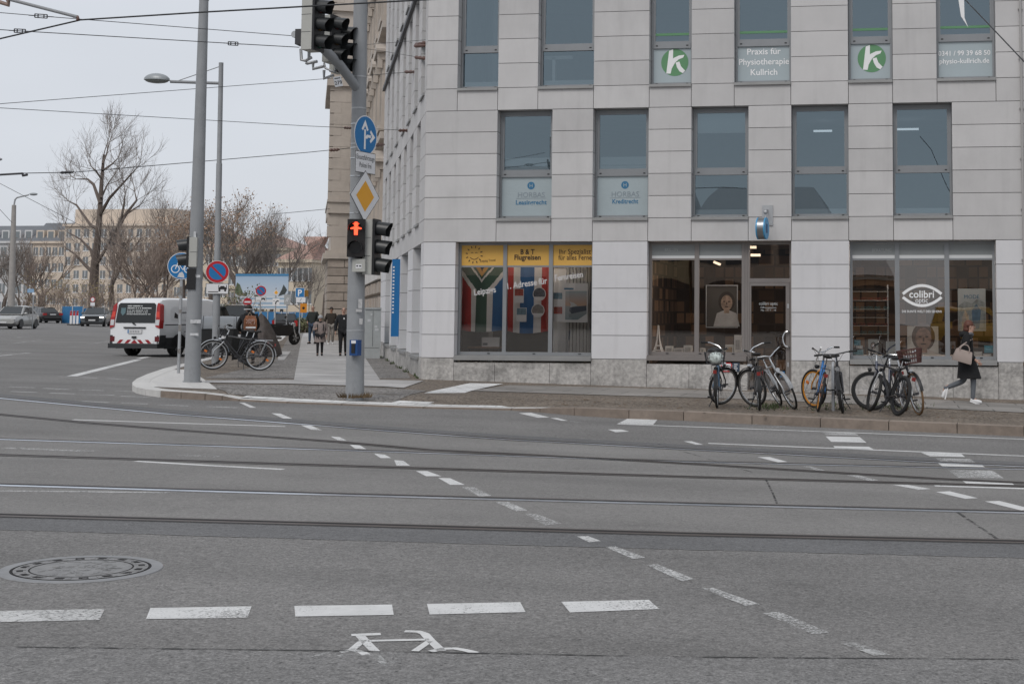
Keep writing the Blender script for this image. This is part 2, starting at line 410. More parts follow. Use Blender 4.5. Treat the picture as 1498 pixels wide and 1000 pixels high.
# ------------------------------------------------------------------ road markings
PAINT = pm('white_road_paint', (0.60, 0.60, 0.59), 0.7, var=0.12, vscale=6, alpha_noise=(60, 0.78, 0.93))
PAINT_W = pm('worn_white_road_paint', (0.52, 0.52, 0.51), 0.75, var=0.12, vscale=6, alpha_noise=(45, 0.66, 0.84))
PAINT_F = pm('faded_white_road_paint', (0.42, 0.42, 0.41), 0.8, alpha_noise=(18, 0.60, 0.80))
def sub_quad(mb, q, dz, n=4):
 for i in range(n):
  t0, t1 = i / n, (i + 1) / n
  L = lambda a, b, t: (a[0] + (b[0] - a[0]) * t, a[1] + (b[1] - a[1]) * t)
  mb.poly([ground(*L(q[0], q[1], t0), dz), ground(*L(q[0], q[1], t1), dz), ground(*L(q[3], q[2], t1), dz), ground(*L(q[3], q[2], t0), dz)])
def marks(name, quads, m):
 for q in quads:
  mb = MB(); sub_quad(mb, q, 0.003); struct(mb.build(name, m, smooth=0))
marks('lane_dash', [((-40, 893.5), (153.5, 890), (145, 906), (-40, 910))], PAINT_W)
marks('lane_dash', [((220, 888.5), (368, 886), (362, 903), (213.6, 904.5)), ((430.6, 885.5), (573.5, 883.5), (576, 898.5), (432, 901)),
 ((624.5, 882.5), (761, 880), (769, 894.5), (628.5, 898)), ((821, 879.5), (949, 876.5), (964.6, 890), (833.8, 895))], PAINT)
DI = [((350, 588.5), (358, 589), (375, 596), (366, 596)), ((397, 604), (410, 604.5), (428, 612), (414, 611.5)), ((440, 621.5), (455, 622), (471, 629), (455, 628)), ((484, 638), (497, 639), (507, 644), (494, 643.5)),
 ((511.7, 650), (526.7, 651), (536, 656.5), (519, 655.5)), ((546.7, 663), (563, 664.5), (572, 669.5), (556.7, 669.5)), ((576.7, 672.5), (590, 673.5), (600, 680.5), (580, 680.5)),
 ((608.5, 688.5), (625, 688.5), (646, 696), (623.5, 696)), ((641, 698.5), (658.5, 699), (680, 708.5), (658.5, 708.5)),
 ((758.7, 604), (777, 603.4), (803.7, 610), (787, 610.7)), ((805, 611.2), (815, 611), (831, 615), (822, 615)), ((889, 627.8), (909, 627.8), (920.6, 630.8), (900.5, 631.8)), ((1000, 645), (1012, 645), (1029, 650), (1018, 650)),
 ((1108, 668), (1126, 668), (1152, 675), (1138, 675.7)), ((1306, 708.6), (1327.5, 708.6), (1362, 714.6), (1344, 715.6)), ((1369, 719), (1389, 718), (1430.5, 728), (1412, 729)), ((1440.5, 732.8), (1462, 732), (1510, 744), (1494, 746))]
DW = [((676, 712), (693.6, 712), (719, 724.5), (702, 726)), ((724.6, 733.5), (743.6, 733.5), (772, 746), (755, 747)), ((768.7, 751), (785, 751), (821, 765), (797, 767.6)),
 ((843.8, 784), (860.5, 783.4), (879, 790.7), (862, 792.4)), ((885.5, 799.4), (900.5, 798.4), (944.6, 815), (925.6, 816.7)), ((945.6, 825.8), (962, 824.4), (1015, 846), (998, 849.5)),
 ((1026.6, 859.7), (1043, 859), (1112, 883), (1090, 885.3)), ((1116, 896), (1139.6, 894), (1212.8, 924), (1189.5, 927)), ((1238.7, 694.6), (1256, 694.6), (1285, 702), (1272.6, 703))]
DF = [((1230, 940), (1252, 939), (1303, 957), (1278, 958)), ((1173, 681), (1184, 681), (1208, 688), (1196, 688)), ((832, 615.5), (842, 615.5), (853, 618.5), (843, 618.5))]
marks('crossing_dash', DI, PAINT); marks('crossing_dash', DW, PAINT_W); marks('crossing_dash', DF, PAINT_F)
marks('crossing_block', [((922, 610), (964, 610.7), (955.6, 620.7), (902, 620)), ((1207.8, 638), (1257.6, 638.8), (1267.6, 647), (1216, 645.8)), ((1219, 652), (1271, 653), (1279, 657.4), (1222.7, 656.4)),
 ((1347, 661.4), (1405.6, 663), (1412, 668), (1360.7, 667)), ((1372, 677), (1435.5, 678.7), (1442, 683.7), (1379, 682)), ((1407, 702.3), (1478.7, 704.6), (1483.7, 708.6), (1414, 707))], PAINT)
marks('crossing_block', [((1369, 669.5), (1419, 671), (1429, 677), (1376, 675.5)), ((1385.6, 686.3), (1452, 688), (1468.7, 699), (1402, 698)), ((1203, 632), (1250, 633), (1256, 636.5), (1208, 635.5))], PAINT_W)
def line(pl, w, m, dz=0.003):
 struct(ribbon(pl, w, dz).build('lane_line', m, smooth=0))
line([(905, 620), (1100, 627), (1300, 634.5), (1560, 644.5), (2100, 666)], 0.12, PAINT)
line([(1036, 648), (1250, 656.5), (1560, 669), (2100, 691)], 0.12, PAINT)
line([(1367, 710), (1430, 712), (1560, 716), (2100, 734)], 0.11, PAINT)
line([(106.8, 613.4), (260, 618.5), (417, 623.4)], 0.10, PAINT)
line([(198.6, 674), (300, 680), (414, 686)], 0.09, PAINT)
line([(-60, 716.8), (120, 718.5), (247, 720)], 0.06, PAINT_W)
line([(6.7, 654.5), (80, 657.5), (137, 659.5)], 0.14, PAINT_F); line([(258, 665), (319, 667.5)], 0.14, PAINT_F)
line([(105, 550), (202, 526)], 0.22, PAINT); line([(203, 524.5), (217, 521.5)], 0.2, PAINT)
line([(-30, 523), (42, 516)], 0.2, PAINT_W); line([(-20, 518), (14, 516.5)], 0.2, PAINT_F); line([(3, 495), (46, 492)], 0.2, PAINT_F); line([(14, 503), (60, 497)], 0.18, PAINT_F); line([(105, 507), (165, 498)], 0.2, PAINT_F)
line([(60, 600), (130, 605), (190, 607)], 0.04, PAINT_F)
for a, b in (((12, 565.4), (51, 566.8)), ((65, 567.6), (102, 569.5)), ((116, 569.7), (152, 571)), ((169, 571), (202, 573)), ((16, 572.2), (54, 573.5)), ((73, 574.6), (110, 575.7)), ((128, 576.8), (167, 577.8)), ((177, 579.2), (219, 580.5)),
   ((121, 586.5), (159, 588.4)), ((177, 589.2), (216, 590.5)), ((231, 580.7), (274, 582)), ((287, 581.7), (322, 583.4)), ((232, 591.7), (277, 593.4)), ((302, 594.4), (347, 596)), ((81, 550), (100, 551)), ((119, 551.4), (143, 552.7)), ((157, 553), (186, 555))):
 line([a, b], 0.11, PAINT_W)
# painted bicycle symbol
mb = MB()
for pl, w in (([(514, 928), (557, 926.5)], 0.06), ([(527, 929), (537, 940), (549, 952)], 0.055), ([(538, 936.5), (580, 935.5), (628, 934.5)], 0.045), ([(592, 922.5), (612, 923), (621, 926), (630, 936), (646, 951)], 0.055),
   ([(532, 935), (514, 950)], 0.045), ([(628, 937), (607, 951.5)], 0.045), ([(497, 952.5), (515, 950), (530, 953), (536, 957)], 0.05), ([(630, 952), (648, 948), (665, 947.5), (680, 950), (697, 954)], 0.05)):
 ribbon(pl, w * .82, 0.003, mb)
struct(mb.build('bicycle_symbol', PAINT))
mb = MB()
for pl, w in (([(545, 953), (556, 964), (566, 972), (576, 966)], 0.05), ([(487, 951), (470, 956), (458, 960)], 0.03), ([(498, 957), (520, 962)], 0.06)): ribbon(pl, w * .82, 0.003, mb)
struct(mb.build('bicycle_symbol', PAINT_F))
mb = MB(); el = [(1115 + 45 * math.cos(t * PI / 12), 620.5 + 4.2 * math.sin(t * PI / 12)) for t in range(25)]
ribbon(el, 0.05, 0.003, mb); ribbon([(1100, 621), (1116, 619.5), (1130, 621.5)], 0.06, 0.003, mb)
struct(mb.build('bicycle_symbol', PAINT_F))
# ------------------------------------------------------------------ manhole cover
IRON = pm('worn_cast_iron', (0.25, 0.245, 0.24), 0.5, metal=0.5, var=0.3, vscale=12, bump=0.3, bscale=60)
IRONF = pm('grey_frame_iron', (0.27, 0.272, 0.275), 0.6, metal=0.4, var=0.2, vscale=6)
gc = ground(119.5, 832)
mh = empty('manhole_cover', gc, 0, 'round cast iron manhole cover set in the grey asphalt in front of the lane dashes', 'manhole cover')
slope = Matrix(((1, 0, -0.0229 * -1), (0, 1, 0.011), (-0.0229, -0.011, 1)))
SM = slope.to_4x4() @ Matrix.Diagonal((1, 1, .32, 1))
mrad = 0.5 * (ground(237, 832) - ground(3, 832)).length
mb = MB(SM); N = 48
def annulus(mb, r0, r1, z0, z1=None):
 z1 = z0 if z1 is None else z1
 a = mb._a([(r0 * math.cos(2 * PI * i / N), r0 * math.sin(2 * PI * i / N), z0) for i in range(N)]); b = mb._a([(r1 * math.cos(2 * PI * i / N), r1 * math.sin(2 * PI * i / N), z1) for i in range(N)])
 for i in range(N): mb.face((a + i, b + i, b + (i + 1) % N, a + (i + 1) % N))
annulus(mb, mrad * 0.86, mrad, 0.016); annulus(mb, mrad, mrad * 1.01, 0.016, 0.004)
mb.build('frame_ring', IRONF, mh)
mb = MB(SM); annulus(mb, mrad * 0.82, mrad * 0.86, 0.010); annulus(mb, mrad * 0.62, mrad * 0.64, 0.022); mb.build('groove_ring', GROOVE, mh)
mb = MB(SM); annulus(mb, 0.0, mrad * 0.62, 0.018); annulus(mb, mrad * 0.64, mrad * 0.82, 0.018)
for i in range(26):
 a = 2 * PI * i / 26
 for rr in (0.70, 0.77): mb.cbox((mrad * rr * math.cos(a), mrad * rr * math.sin(a), 0.021), (0.03, 0.022, 0.006), Matrix.Rotation(a, 3, 'Z'))
random.seed(4)
for i in range(70):
 a = random.random() * 2 * PI; r = mrad * 0.56 * math.sqrt(random.random())
 mb.cbox((r * math.cos(a), r * math.sin(a), 0.021), (0.035, 0.02, 0.006), Matrix.Rotation(a * 3, 3, 'Z'))
mb.build('cover_plate', IRON, mh)
mb = MB(SM)
for i in range(16):
 a = 2 * PI * i / 16 + 0.2; mb.cbox((mrad * 0.735 * math.cos(a), mrad * 0.735 * math.sin(a), 0.021), (0.035, 0.05, 0.008), Matrix.Rotation(a, 3, 'Z'))
mb.build('vent_hole', GROOVE, mh)
# ------------------------------------------------------------------ pavements and kerbs
def cobble(name, c1, c2, scale, rot=0.0, kind='voronoi', w=0.9, h=0.6, mortar=0.02):
 m = bpy.data.materials.new(name); m.use_nodes = True; nt = m.node_tree; b = nt.nodes['Principled BSDF']; b.inputs['Roughness'].default_value = 0.8
 tc = _n(nt, 'ShaderNodeTexCoord'); mp = _n(nt, 'ShaderNodeMapping'); mp.inputs['Rotation'].default_value = (0, 0, rot); nt.links.new(tc.outputs['Object'], mp.inputs[0])
 bp = _n(nt, 'ShaderNodeBump'); bp.inputs['Strength'].default_value = 0.6; bp.inputs['Distance'].default_value = 0.01
 no = _n(nt, 'ShaderNodeTexNoise'); no.inputs['Scale'].default_value = 0.9; no.inputs['Detail'].default_value = 6; nt.links.new(tc.outputs['Object'], no.inputs['Vector'])
 mr = _n(nt, 'ShaderNodeMapRange'); mr.inputs[1].default_value = 0.3; mr.inputs[2].default_value = 0.7; mr.inputs[3].default_value = 0.8; mr.inputs[4].default_value = 1.2; nt.links.new(no.outputs['Fac'], mr.inputs[0])
 mx2 = _n(nt, 'ShaderNodeMix', data_type='RGBA', blend_type='MULTIPLY'); mx2.inputs[0].default_value = 1
 if kind == 'voronoi':
  vo = _n(nt, 'ShaderNodeTexVoronoi', feature='DISTANCE_TO_EDGE'); vo.inputs['Scale'].default_value = scale; nt.links.new(mp.outputs[0], vo.inputs['Vector'])
  v2 = _n(nt, 'ShaderNodeTexVoronoi'); v2.inputs['Scale'].default_value = scale; nt.links.new(mp.outputs[0], v2.inputs['Vector'])
  sep = _n(nt, 'ShaderNodeSeparateColor'); nt.links.new(v2.outputs['Color'], sep.inputs[0])
  mx = _n(nt, 'ShaderNodeMix', data_type='RGBA'); mx.inputs[6].default_value = (*c1, 1); mx.inputs[7].default_value = (*c2, 1); nt.links.new(sep.outputs[0], mx.inputs[0])
  mj = _n(nt, 'ShaderNodeMapRange'); mj.inputs[1].default_value = 0.02; mj.inputs[2].default_value = 0.12; mj.inputs[3].default_value = 0.35; mj.inputs[4].default_value = 1; nt.links.new(vo.outputs['Distance'], mj.inputs[0])
  m3 = _n(nt, 'ShaderNodeMix', data_type='RGBA', blend_type='MULTIPLY'); m3.inputs[0].default_value = 1; nt.links.new(mx.outputs[2], m3.inputs[6]); nt.links.new(mj.outputs[0], m3.inputs[7])
  nt.links.new(m3.outputs[2], mx2.inputs[6]); nt.links.new(mj.outputs[0], bp.inputs['Height'])
 else:
  br = _n(nt, 'ShaderNodeTexBrick'); br.inputs['Color1'].default_value = (*c1, 1); br.inputs['Color2'].default_value = (*c2, 1); br.inputs['Mortar'].default_value = (c1[0] * 0.4, c1[1] * 0.4, c1[2] * 0.4, 1)
  br.inputs['Scale'].default_value = 1.0; br.inputs['Brick Width'].default_value = w; br.inputs['Row Height'].default_value = h; br.inputs['Mortar Size'].default_value = mortar
  nt.links.new(mp.outputs[0], br.inputs['Vector']); nt.links.new(br.outputs['Color'], mx2.inputs[6]); nt.links.new(br.outputs['Fac'], bp.inputs['Height']); bp.invert = True
 nt.links.new(mr.outputs[0], mx2.inputs[7]); nt.links.new(mx2.outputs[2], b.inputs['Base Color']); nt.links.new(bp.outputs[0], b.inputs['Normal'])
 return m
COB = cobble('small_brown_mosaic_cobbles', (0.155, 0.122, 0.092), (0.215, 0.18, 0.145), 11)
COBG = cobble('small_grey_mosaic_cobbles', (0.19, 0.175, 0.16), (0.28, 0.265, 0.25), 10)
SLAB = cobble('pavement_slabs', (0.215, 0.205, 0.19), (0.265, 0.25, 0.235), 1, 0.0, 'brick', 1.2, 0.9, 0.012)
SLABS = cobble('side_pavement_slabs', (0.36, 0.35, 0.34), (0.42, 0.41, 0.40), 1, 0.42, 'brick', 1.3, 1.0, 0.012)
TACT = cobble('white_tactile_paving', (0.66, 0.66, 0.65), (0.72, 0.72, 0.71), 1, 0.0, 'brick', 0.3, 0.3, 0.008)
KERB = pm('granite_kerb', (0.24, 0.195, 0.16), 0.75, var=0.2, vscale=6, island=0.10, dirt=(2.5, 0.5, 0.75, 0.35, 1))
KERBL = pm('pale_granite_kerb', (0.55, 0.54, 0.52), 0.75, var=0.12, vscale=6, island=0.05)
# kerb line (outer top edge) in picture points, with height above the road
KL = [(440, 468, .10), (425, 480, .10), (404, 497, .10), (372, 508, .10), (330, 517, .11), (290, 526, .11), (262, 533, .11), (240, 538.5, .11), (215, 547, .11), (200, 553.5, .11), (193.5, 559, .11), (194, 563, .11), (200, 566.3, .11), (213, 569, .11), (235, 571.2, .115), (265, 573, .12), (300, 575.5, .11), (325, 578.5, .08), (350, 583.5, .035), (420, 587, .03), (500, 590, .03), (620, 594.5, .03), (748, 597, .035), (790, 596.8, .07), (840, 596.5, .12),
 (920, 599.5, .14), (1000, 602, .14), (1100, 607, .14), (1200, 611.5, .14), (1300, 616, .14), (1400, 620, .14), (1498, 624.3, .14), (1680, 632, .14), (2150, 652.5, .14)]
KP = [ground(x, y, h) for x, y, h in KL]
def inset(P, d):
 out = []
 for i, p in enumerate(P):
  t = P[min(i + 1, len(P) - 1)] - P[max(i - 1, 0)]; t.z = 0; t.normalize(); out.append(p + Vector((-t.y, t.x, 0)) * d)
 return out
hK = [h for _, _, h in KL]
def kerb_piece(mb, i, j, t0, t1, w):
 P0 = KP[i].lerp(KP[j], t0); P1 = KP[i].lerp(KP[j], t1); I0 = IN[i].lerp(IN[j], t0); I1 = IN[i].lerp(IN[j], t1)
 a = [P0, P1, I1, I0]
 low = [Vector((p.x, p.y, p.z - 0.3)) for p in a]
 n = mb._a([tuple(p) for p in low + a])
 for q in ((4, 5, 6, 7), (0, 1, 5, 4), (1, 2, 6, 5), (2, 3, 7, 6), (3, 0, 4, 7)): mb.mi = 1 if q[3] == 7 and q[0] == 4 and KL[i][0] < 760 else 0; mb.face([n + k for k in q])
KW = 0.30
IN = inset(KP, KW)
# make sure the inner side lies towards the building
if IN[20].y < KP[20].y: IN = inset(KP, -KW)
mb = MB(); mbl = MB()
for i in range(len(KP) - 1):
 L = (KP[i + 1] - KP[i]).length; n = max(1, round(L / 1.0))
 for k in range(n):
  g = 0.006 / max(L, 0.1)
  kerb_piece(mbl if KL[i][0] <= 300 and 4 < i < 14 else mb, i, i + 1, k / n + (g if n > 1 or True else 0), (k + 1) / n - g, KW)
struct(mb.build('kerb', [KERB, KERBL], smooth=0)); struct(mbl.build('kerb', [KERBL, KERBL], smooth=0))
# pavement surface: one sheet from the kerb to under the buildings, ramped down to the lowered kerb
def ph(x, y):
 best = 1e9; hh = PAVE
 for i in range(len(KP) - 1):
  a, c = KP[i], KP[i + 1]; dx, dy = c.x - a.x, c.y - a.y
  t = max(0, min(1, ((x - a.x) * dx + (y - a.y) * dy) / (dx * dx + dy * dy + 1e-9)))
  d = math.hypot(x - a.x - dx * t, y - a.y - dy * t)
  if d < best: best = d; hh = hK[i] + (hK[i + 1] - hK[i]) * t
 w = max(0, 1 - max(0, best - KW) / 1.4)
 return PAVE + (hh - PAVE) * w
def onpave(px, py, dz=0.0):
 h = PAVE
 for i in range(4):
  p = ground(px, py, h + dz); h = ph(p.x, p.y)
 return ground(px, py, h + dz)
mb = MB(); P = IN; Bk = []
for i, p in enumerate(P):
 x, y, h = KL[i]
 if i < 5: q = p + Vector((9.0, 3, 0))
 elif i < 19: q = Vector((-7, 45, 0)) if i < 10 else Vector((-8.0, 36, 0))
 else: q = Vector((p.x + 1.5, D + 2.0, 0))
 Bk.append(q)
for i in range(len(P) - 1):
 Lm = max((Bk[i] - P[i]).length, 2)
 ts = [0, 0.35 / Lm, 0.7 / Lm, 1.05 / Lm, 1.45 / Lm] + [1.45 / Lm + (1 - 1.45 / Lm) * k / 6 for k in range(1, 7)]
 def pt(a, b, t):
  q = a.lerp(b, t); q.z = gz(q.x, q.y) + ph(q.x, q.y) - 0.003; return q
 for t0, t1 in zip(ts, ts[1:]):
  mb.poly([pt(P[i], Bk[i], t0), pt(P[i + 1], Bk[i + 1], t0), pt(P[i + 1], Bk[i + 1], t1), pt(P[i], Bk[i], t1)])
struct(mb.build('pavement', COB, smooth=0))
def pave_patch(name, pts, m, dz, n=6):
 """patch on the pavement between picture-point rows"""
 mb = MB(); A, B = pts
 for i in range(len(A) - 1):
  a0, a1, b1, b0 = [onpave(*q, dz) for q in (A[i], A[i + 1], B[i + 1], B[i])]
  for k in range(n):
   t0, t1 = k / n, (k + 1) / n
   q = [a0.lerp(b0, t0), a1.lerp(b1, t0), a1.lerp(b1, t1), a0.lerp(b0, t1)]
   for v in q: v.z = gz(v.x, v.y) + ph(v.x, v.y) + dz
   mb.poly(q)
 return struct(mb.build(name, m, smooth=0))
# side street pavement: slab walk, grey cobble edges
pave_patch('pavement_cobbles', ([(430, 480), (418, 500), (402, 530), (300, 552), (300, 553)], [(545, 480), (560, 505), (590, 535), (600, 552), (600, 553)]), COBG, 0.004)
pave_patch('pavement_slabs', ([(447, 480), (441, 495), (430, 555)], [(505, 480), (515, 495), (556, 555)]), SLABS, 0.008, 10)
pave_patch('pavement_slabs', ([(300, 556), (440, 555), (560, 555), (620, 556.5)], [(300, 559), (430, 561), (560, 565), (590, 567)]), SLABS, 0.010)
pave_patch('pavement_slabs', ([(408, 513.6), (425.4, 513.6)], [(406.5, 526.3), (416, 526.3)]), SLABS, 0.012)
pave_patch('pavement_slabs', ([(428, 487), (437.5, 487)], [(424, 497), (432, 497)]), SLABS, 0.012)
pave_patch('pavement_cobbles', ([(300, 562), (440, 563), (560, 567), (625, 571)], [(335, 576), (430, 578.5), (500, 582), (575, 584.5)]), COBG, 0.003)
# tactile strips at the crossing
pave_patch('tactile_paving', ([(364, 575), (430, 579), (500, 582.7), (573, 585.5), (660, 588.5), (733, 590.7)], [(352, 582), (420, 585), (500, 588.5), (573, 590.5), (660, 593.5), (752, 595.5)]), TACT, 0.006)
pave_patch('tactile_paving', ([(573, 585.2), (630, 572), (687, 560)], [(627, 587), (690, 571), (736, 561)]), TACT, 0.010)
# slab walk along the shops
pave_patch('pavement_slabs', ([(745, 563), (900, 566.5), (1060, 571), (1200, 576), (1350, 583), (1560, 594), (1900, 611)], [(690, 571), (900, 578), (1060, 582), (1200, 588), (1350, 596), (1560, 606), (1900, 624)]), SLAB, 0.006)
# pale corner stones behind the kerb tip
pave_patch('corner_paving', ([(240, 541), (216, 550), (205, 558), (215, 565)], [(276, 540), (290, 549), (304, 558), (318, 569)]), KERBL, 0.004)
# ================================================================== corner building with the shops
def zf(py, px=1050): return fac(px, py)[1]
ZA, ZB, ZC, ZD, ZE, ZF = zf(13), zf(122.2), zf(155.5), zf(318), zf(352.4), zf(526.3)
XC = fac(619, 400)[0]; XR = fac(1495.3, 400)[0]
XEND = XR + 6.0
bld = empty('office_building', (XC, D, gz(XC, D) + PAVE), 0, 'pale stone corner office building with recessed windows and ground floor shops', 'building')
BL = Vector(bld.location)
MF = Matrix.Translation((-BL.x, -BL.y, -BL.z))              # world -> building local
GAP = 0.0065; DEP = 0.46
def panel(mb, x0, x1, z0, z1, y0=D, dep=DEP, e=(1, 1, 1, 1)):
 mb.box(x0 + GAP * e[0], x1 - GAP * e[1], y0, y0 + dep, z0 + GAP * e[2], z1 - GAP * e[3])
wall = MB(MF); wallg = MB(MF); backing = MB(MF); plinth = MB(MF)
def X2(a, b): return (fac(*a)[0] + fac(*b)[0]) / 2
rowh = (ZC - ZD) / 5
W3 = [(671, 669.4, 730, 728), (788, 787.2, 869.4, 868), (951, 949.2, 1012, 1011), (1074.8, 1073.5, 1156.5, 1157), (1240.8, 1240.8, 1305.1, 1305.6), (1370, 1370.5, 1455.3, 1457.2)]
W3 = [(X2((a, 30), (b, 128)), X2((c, 30), (d, 128))) for a, b, c, d in W3]
W2 = [(728.3, 726, 807.9, 806.1), (868.2, 866.6, 949, 947.4), (1012, 1011, 1094.6, 1094.6), (1157.5, 1158.2, 1240.6, 1241.5), (1306, 1307, 1392, 1394)]
W2 = [(X2((a, 160), (b, 320)), X2((c, 160), (d, 320))) for a, b, c, d in W2]
W1 = [(666.4, 664.6, 866.4, 865), (947.7, 945.8, 1157, 1157.6), (1242.6, 1243, 1456.4, 1458.8)]
W1 = [(X2((a, 356), (b, 520)), X2((c, 356), (d, 520))) for a, b, c, d in W1]
# continue the bay rhythm beyond the frame on the right
W3.append((XR + 1.4, XR + 2.6)); W2.append((XR + 1.6, XR + 3.0)); W1.append((XR + 0.9, XR + 3.6))
def piers(ops):
 e = [XC] + [v for o in ops for v in o] + [XEND]
 return [(e[i], e[i + 1]) for i in range(0, len(e), 2)]
def courses(mb, x0, x1, zs, split=None):
 for z0, z1 in zip(zs, zs[1:]): panel(mb, x0, x1, z0, z1)
def steps(a, b, n): return [a + (b - a) * i / n for i in range(n + 1)]
h3 = (ZC - ZD)
ZT3 = ZB + 5 * (ZA - ZB) / 3                               # lintel of the third row
for x0, x1 in piers(W3): courses(wall, x0, x1, steps(ZB, ZT3, 5)); backing.box(x0 + .02, x1 - .02, D + .05, D + .44, ZB, ZT3)
for x0, x1 in piers(W2): courses(wall, x0, x1, steps(ZD, ZC, 5)); backing.box(x0 + .02, x1 - .02, D + .05, D + .44, ZD, ZC)
for x0, x1 in piers(W1): courses(wallg, x0, x1, steps(ZF, ZE, 5)); backing.box(x0 + .02, x1 - .02, D + .05, D + .44, ZF, ZE)
def band(mb, z0, z1, ops):
 e = sorted([XC] + [v for o in ops for v in o] + [XEND])
 for a, b in zip(e, e[1:]): panel(mb, a, b, z0, z1)
 backing.box(XC + .02, XEND - .02, D + .05, D + .44, z0 + .02, z1 - .02)
band(wall, ZB - (ZB - ZC), ZB, W3); band(wall, ZE, ZD, W2)
# upper part above the frame
ZT4a = ZT3 + (ZB - ZC); ZTOP = ZT4a + (ZT3 - ZB)
band(wall, ZT3, ZT4a, W2)
for x0, x1 in piers(W2): courses(wall, x0, x1, steps(ZT4a, ZTOP, 5)); backing.box(x0 + .02, x1 - .02, D + .05, D + .44, ZT4a, ZTOP)
band(wall, ZTOP, ZTOP + 1.2, W3)
# granite plinth, its top level and its foot following the pavement
DOOR = (fac(1093.5, 460)[0], fac(1157.3, 460)[0])
pl_edges = [XC + 0.0, fac(664, 530)[0], fac(724, 530)[0], fac(804, 530)[0], fac(864.5, 530)[0], fac(946, 530)[0], fac(1008, 530)[0], DOOR[0], DOOR[1], fac(1242.5, 530)[0], fac(1312, 530)[0], fac(1394, 530)[0], fac(1460.5, 530)[0], XR, XR + 2, XR + 4, XEND]
for a, b in zip(pl_edges, pl_edges[1:]):
 if abs(a - DOOR[0]) < 0.01: continue
 mid = (a + b) / 2; under = any(o[0] - .05 < mid < o[1] + .05 for o in W1)
 plinth.box(a + GAP * .7, b - GAP * .7, D - 0.012, D + DEP, gz(mid, D) - 0.3, ZF - (0.10 if under else 0.006))
backing.box(XC + .02, DOOR[0] - .02, D + .03, D + .40, gz(XC, D) - .3, ZF - .12); backing.box(DOOR[1] + .02, XEND - .02, D + .03, D + .40, gz(XR, D) - .5, ZF - .12)
# ---- side wall along the side street (local x = minus distance from the corner)
MS = MF @ Matrix(((-SD.x, SIN.x, 0, XC), (-SD.y, SIN.y, 0, D), (0, 0, 1, 0), (0, 0, 0, 1)))
def s_of(px, py=300):
 d = ray(px, py); n = SIN; o = Vector((XC, D, CZ))
 t = (o - CAM).dot(n) / d.dot(n); return (CAM + d * t - o).dot(SD)
SEND = s_of(556.5, 440)
def opens(far_px, width, py=300):
 r = []
 for p in far_px:
  s1 = s_of(p, py)
  if s1 < SEND - 0.5: r.append((s1 - width, s1))
 return r
S1 = opens([603, 586, 573.5, 564], 2.7, 430); S2 = opens([609.2, 599.5, 590.6, 582.8, 576, 569.5, 564], 1.1, 250); S3 = opens([617, 607.6, 598.6, 590.5, 582, 575, 569, 563.5], 1.1, 80)
S1 = [(max(a, 0.75), b) for a, b in S1]
S2 = [(max(a, 0.3), b) for a, b in S2]; S3 = [(max(a, 0.3), b) for a, b in S3]
ws = MB(MS); wsg = MB(MS); bs = MB(MS); pls = MB(MS)
def spiers(ops):
 e = [0.0] + [v for o in ops for v in o] + [SEND]
 return [(e[i], e[i + 1]) for i in range(0, len(e), 2) if e[i + 1] - e[i] > 0.02]
def spanel(mb, s0, s1, z0, z1): mb.box(-s1 + GAP, -s0 - GAP - (0.001 if s0 > 0 else 0.0), 0.0, DEP, z0 + GAP, z1 - GAP)
def sside(mb, ops, zs):
 for s0, s1 in spiers(ops):
  s0 = s0 + (0.01 if s0 == 0 else 0)
  for z0, z1 in zip(zs, zs[1:]): spanel(mb, s0, s1, z0, z1)
  bs.box(-s1 + .02, -max(s0, .3) - .02, .05, .44, zs[0], zs[-1])
def sband(mb, z0, z1, ops):
 e = sorted([0.01] + [v for o in ops for v in o] + [SEND])
 for a, b in zip(e, e[1:]):
  if b - a > .03: spanel(mb, a, b, z0, z1)
 bs.box(-SEND + .02, -.3, .05, .44, z0 + .02, z1 - .02)
sside(wsg, S1, steps(ZF, ZE, 5)); sside(ws, S2, steps(ZD, ZC, 5)); sside(ws, S3, steps(ZB, ZT3, 5)); sside(ws, S2, steps(ZT4a, ZTOP, 5))
sband(ws, ZE, ZD, S2); sband(ws, ZC, ZB, S3); sband(ws, ZT3, ZT4a, S2); sband(ws, ZTOP, ZTOP + 1.2, S3)
for s0, s1 in spiers([]) and [(a, b) for a, b in zip(*[iter([0.01, SEND])] * 2)]:
 pass
e = sorted([0.01] + [v for o in S1 for v in o] + [SEND])
for a, b in zip(e, e[1:]):
 q = Vector((XC, D, 0)) + SD * ((a + b) / 2)
 pls.box(-b + .006, -a - .006, -0.012, DEP, gz(q.x, q.y) - .4, ZF - (0.08 if any(o[0] - .01 <= a < o[1] - .01 for o in S1) else 0.006))
# merge the side wall geometry into the same wall parts
def merge(a, b):
 n = len(a.v); a.v += b.v; a.f += [tuple(i + n for i in f) for f in b.f]; a.m += b.m
merge(wall, ws); merge(wallg, wsg); merge(backing, bs); merge(plinth, pls)
wall.build('wall', STONE, bld, smooth=0)
wallg.build('ground_floor_wall', STONE_GF, bld, smooth=0)
backing.build('wall_core', JOINT, bld, smooth=0)
plinth.build('plinth', PLINTH, bld, smooth=0)
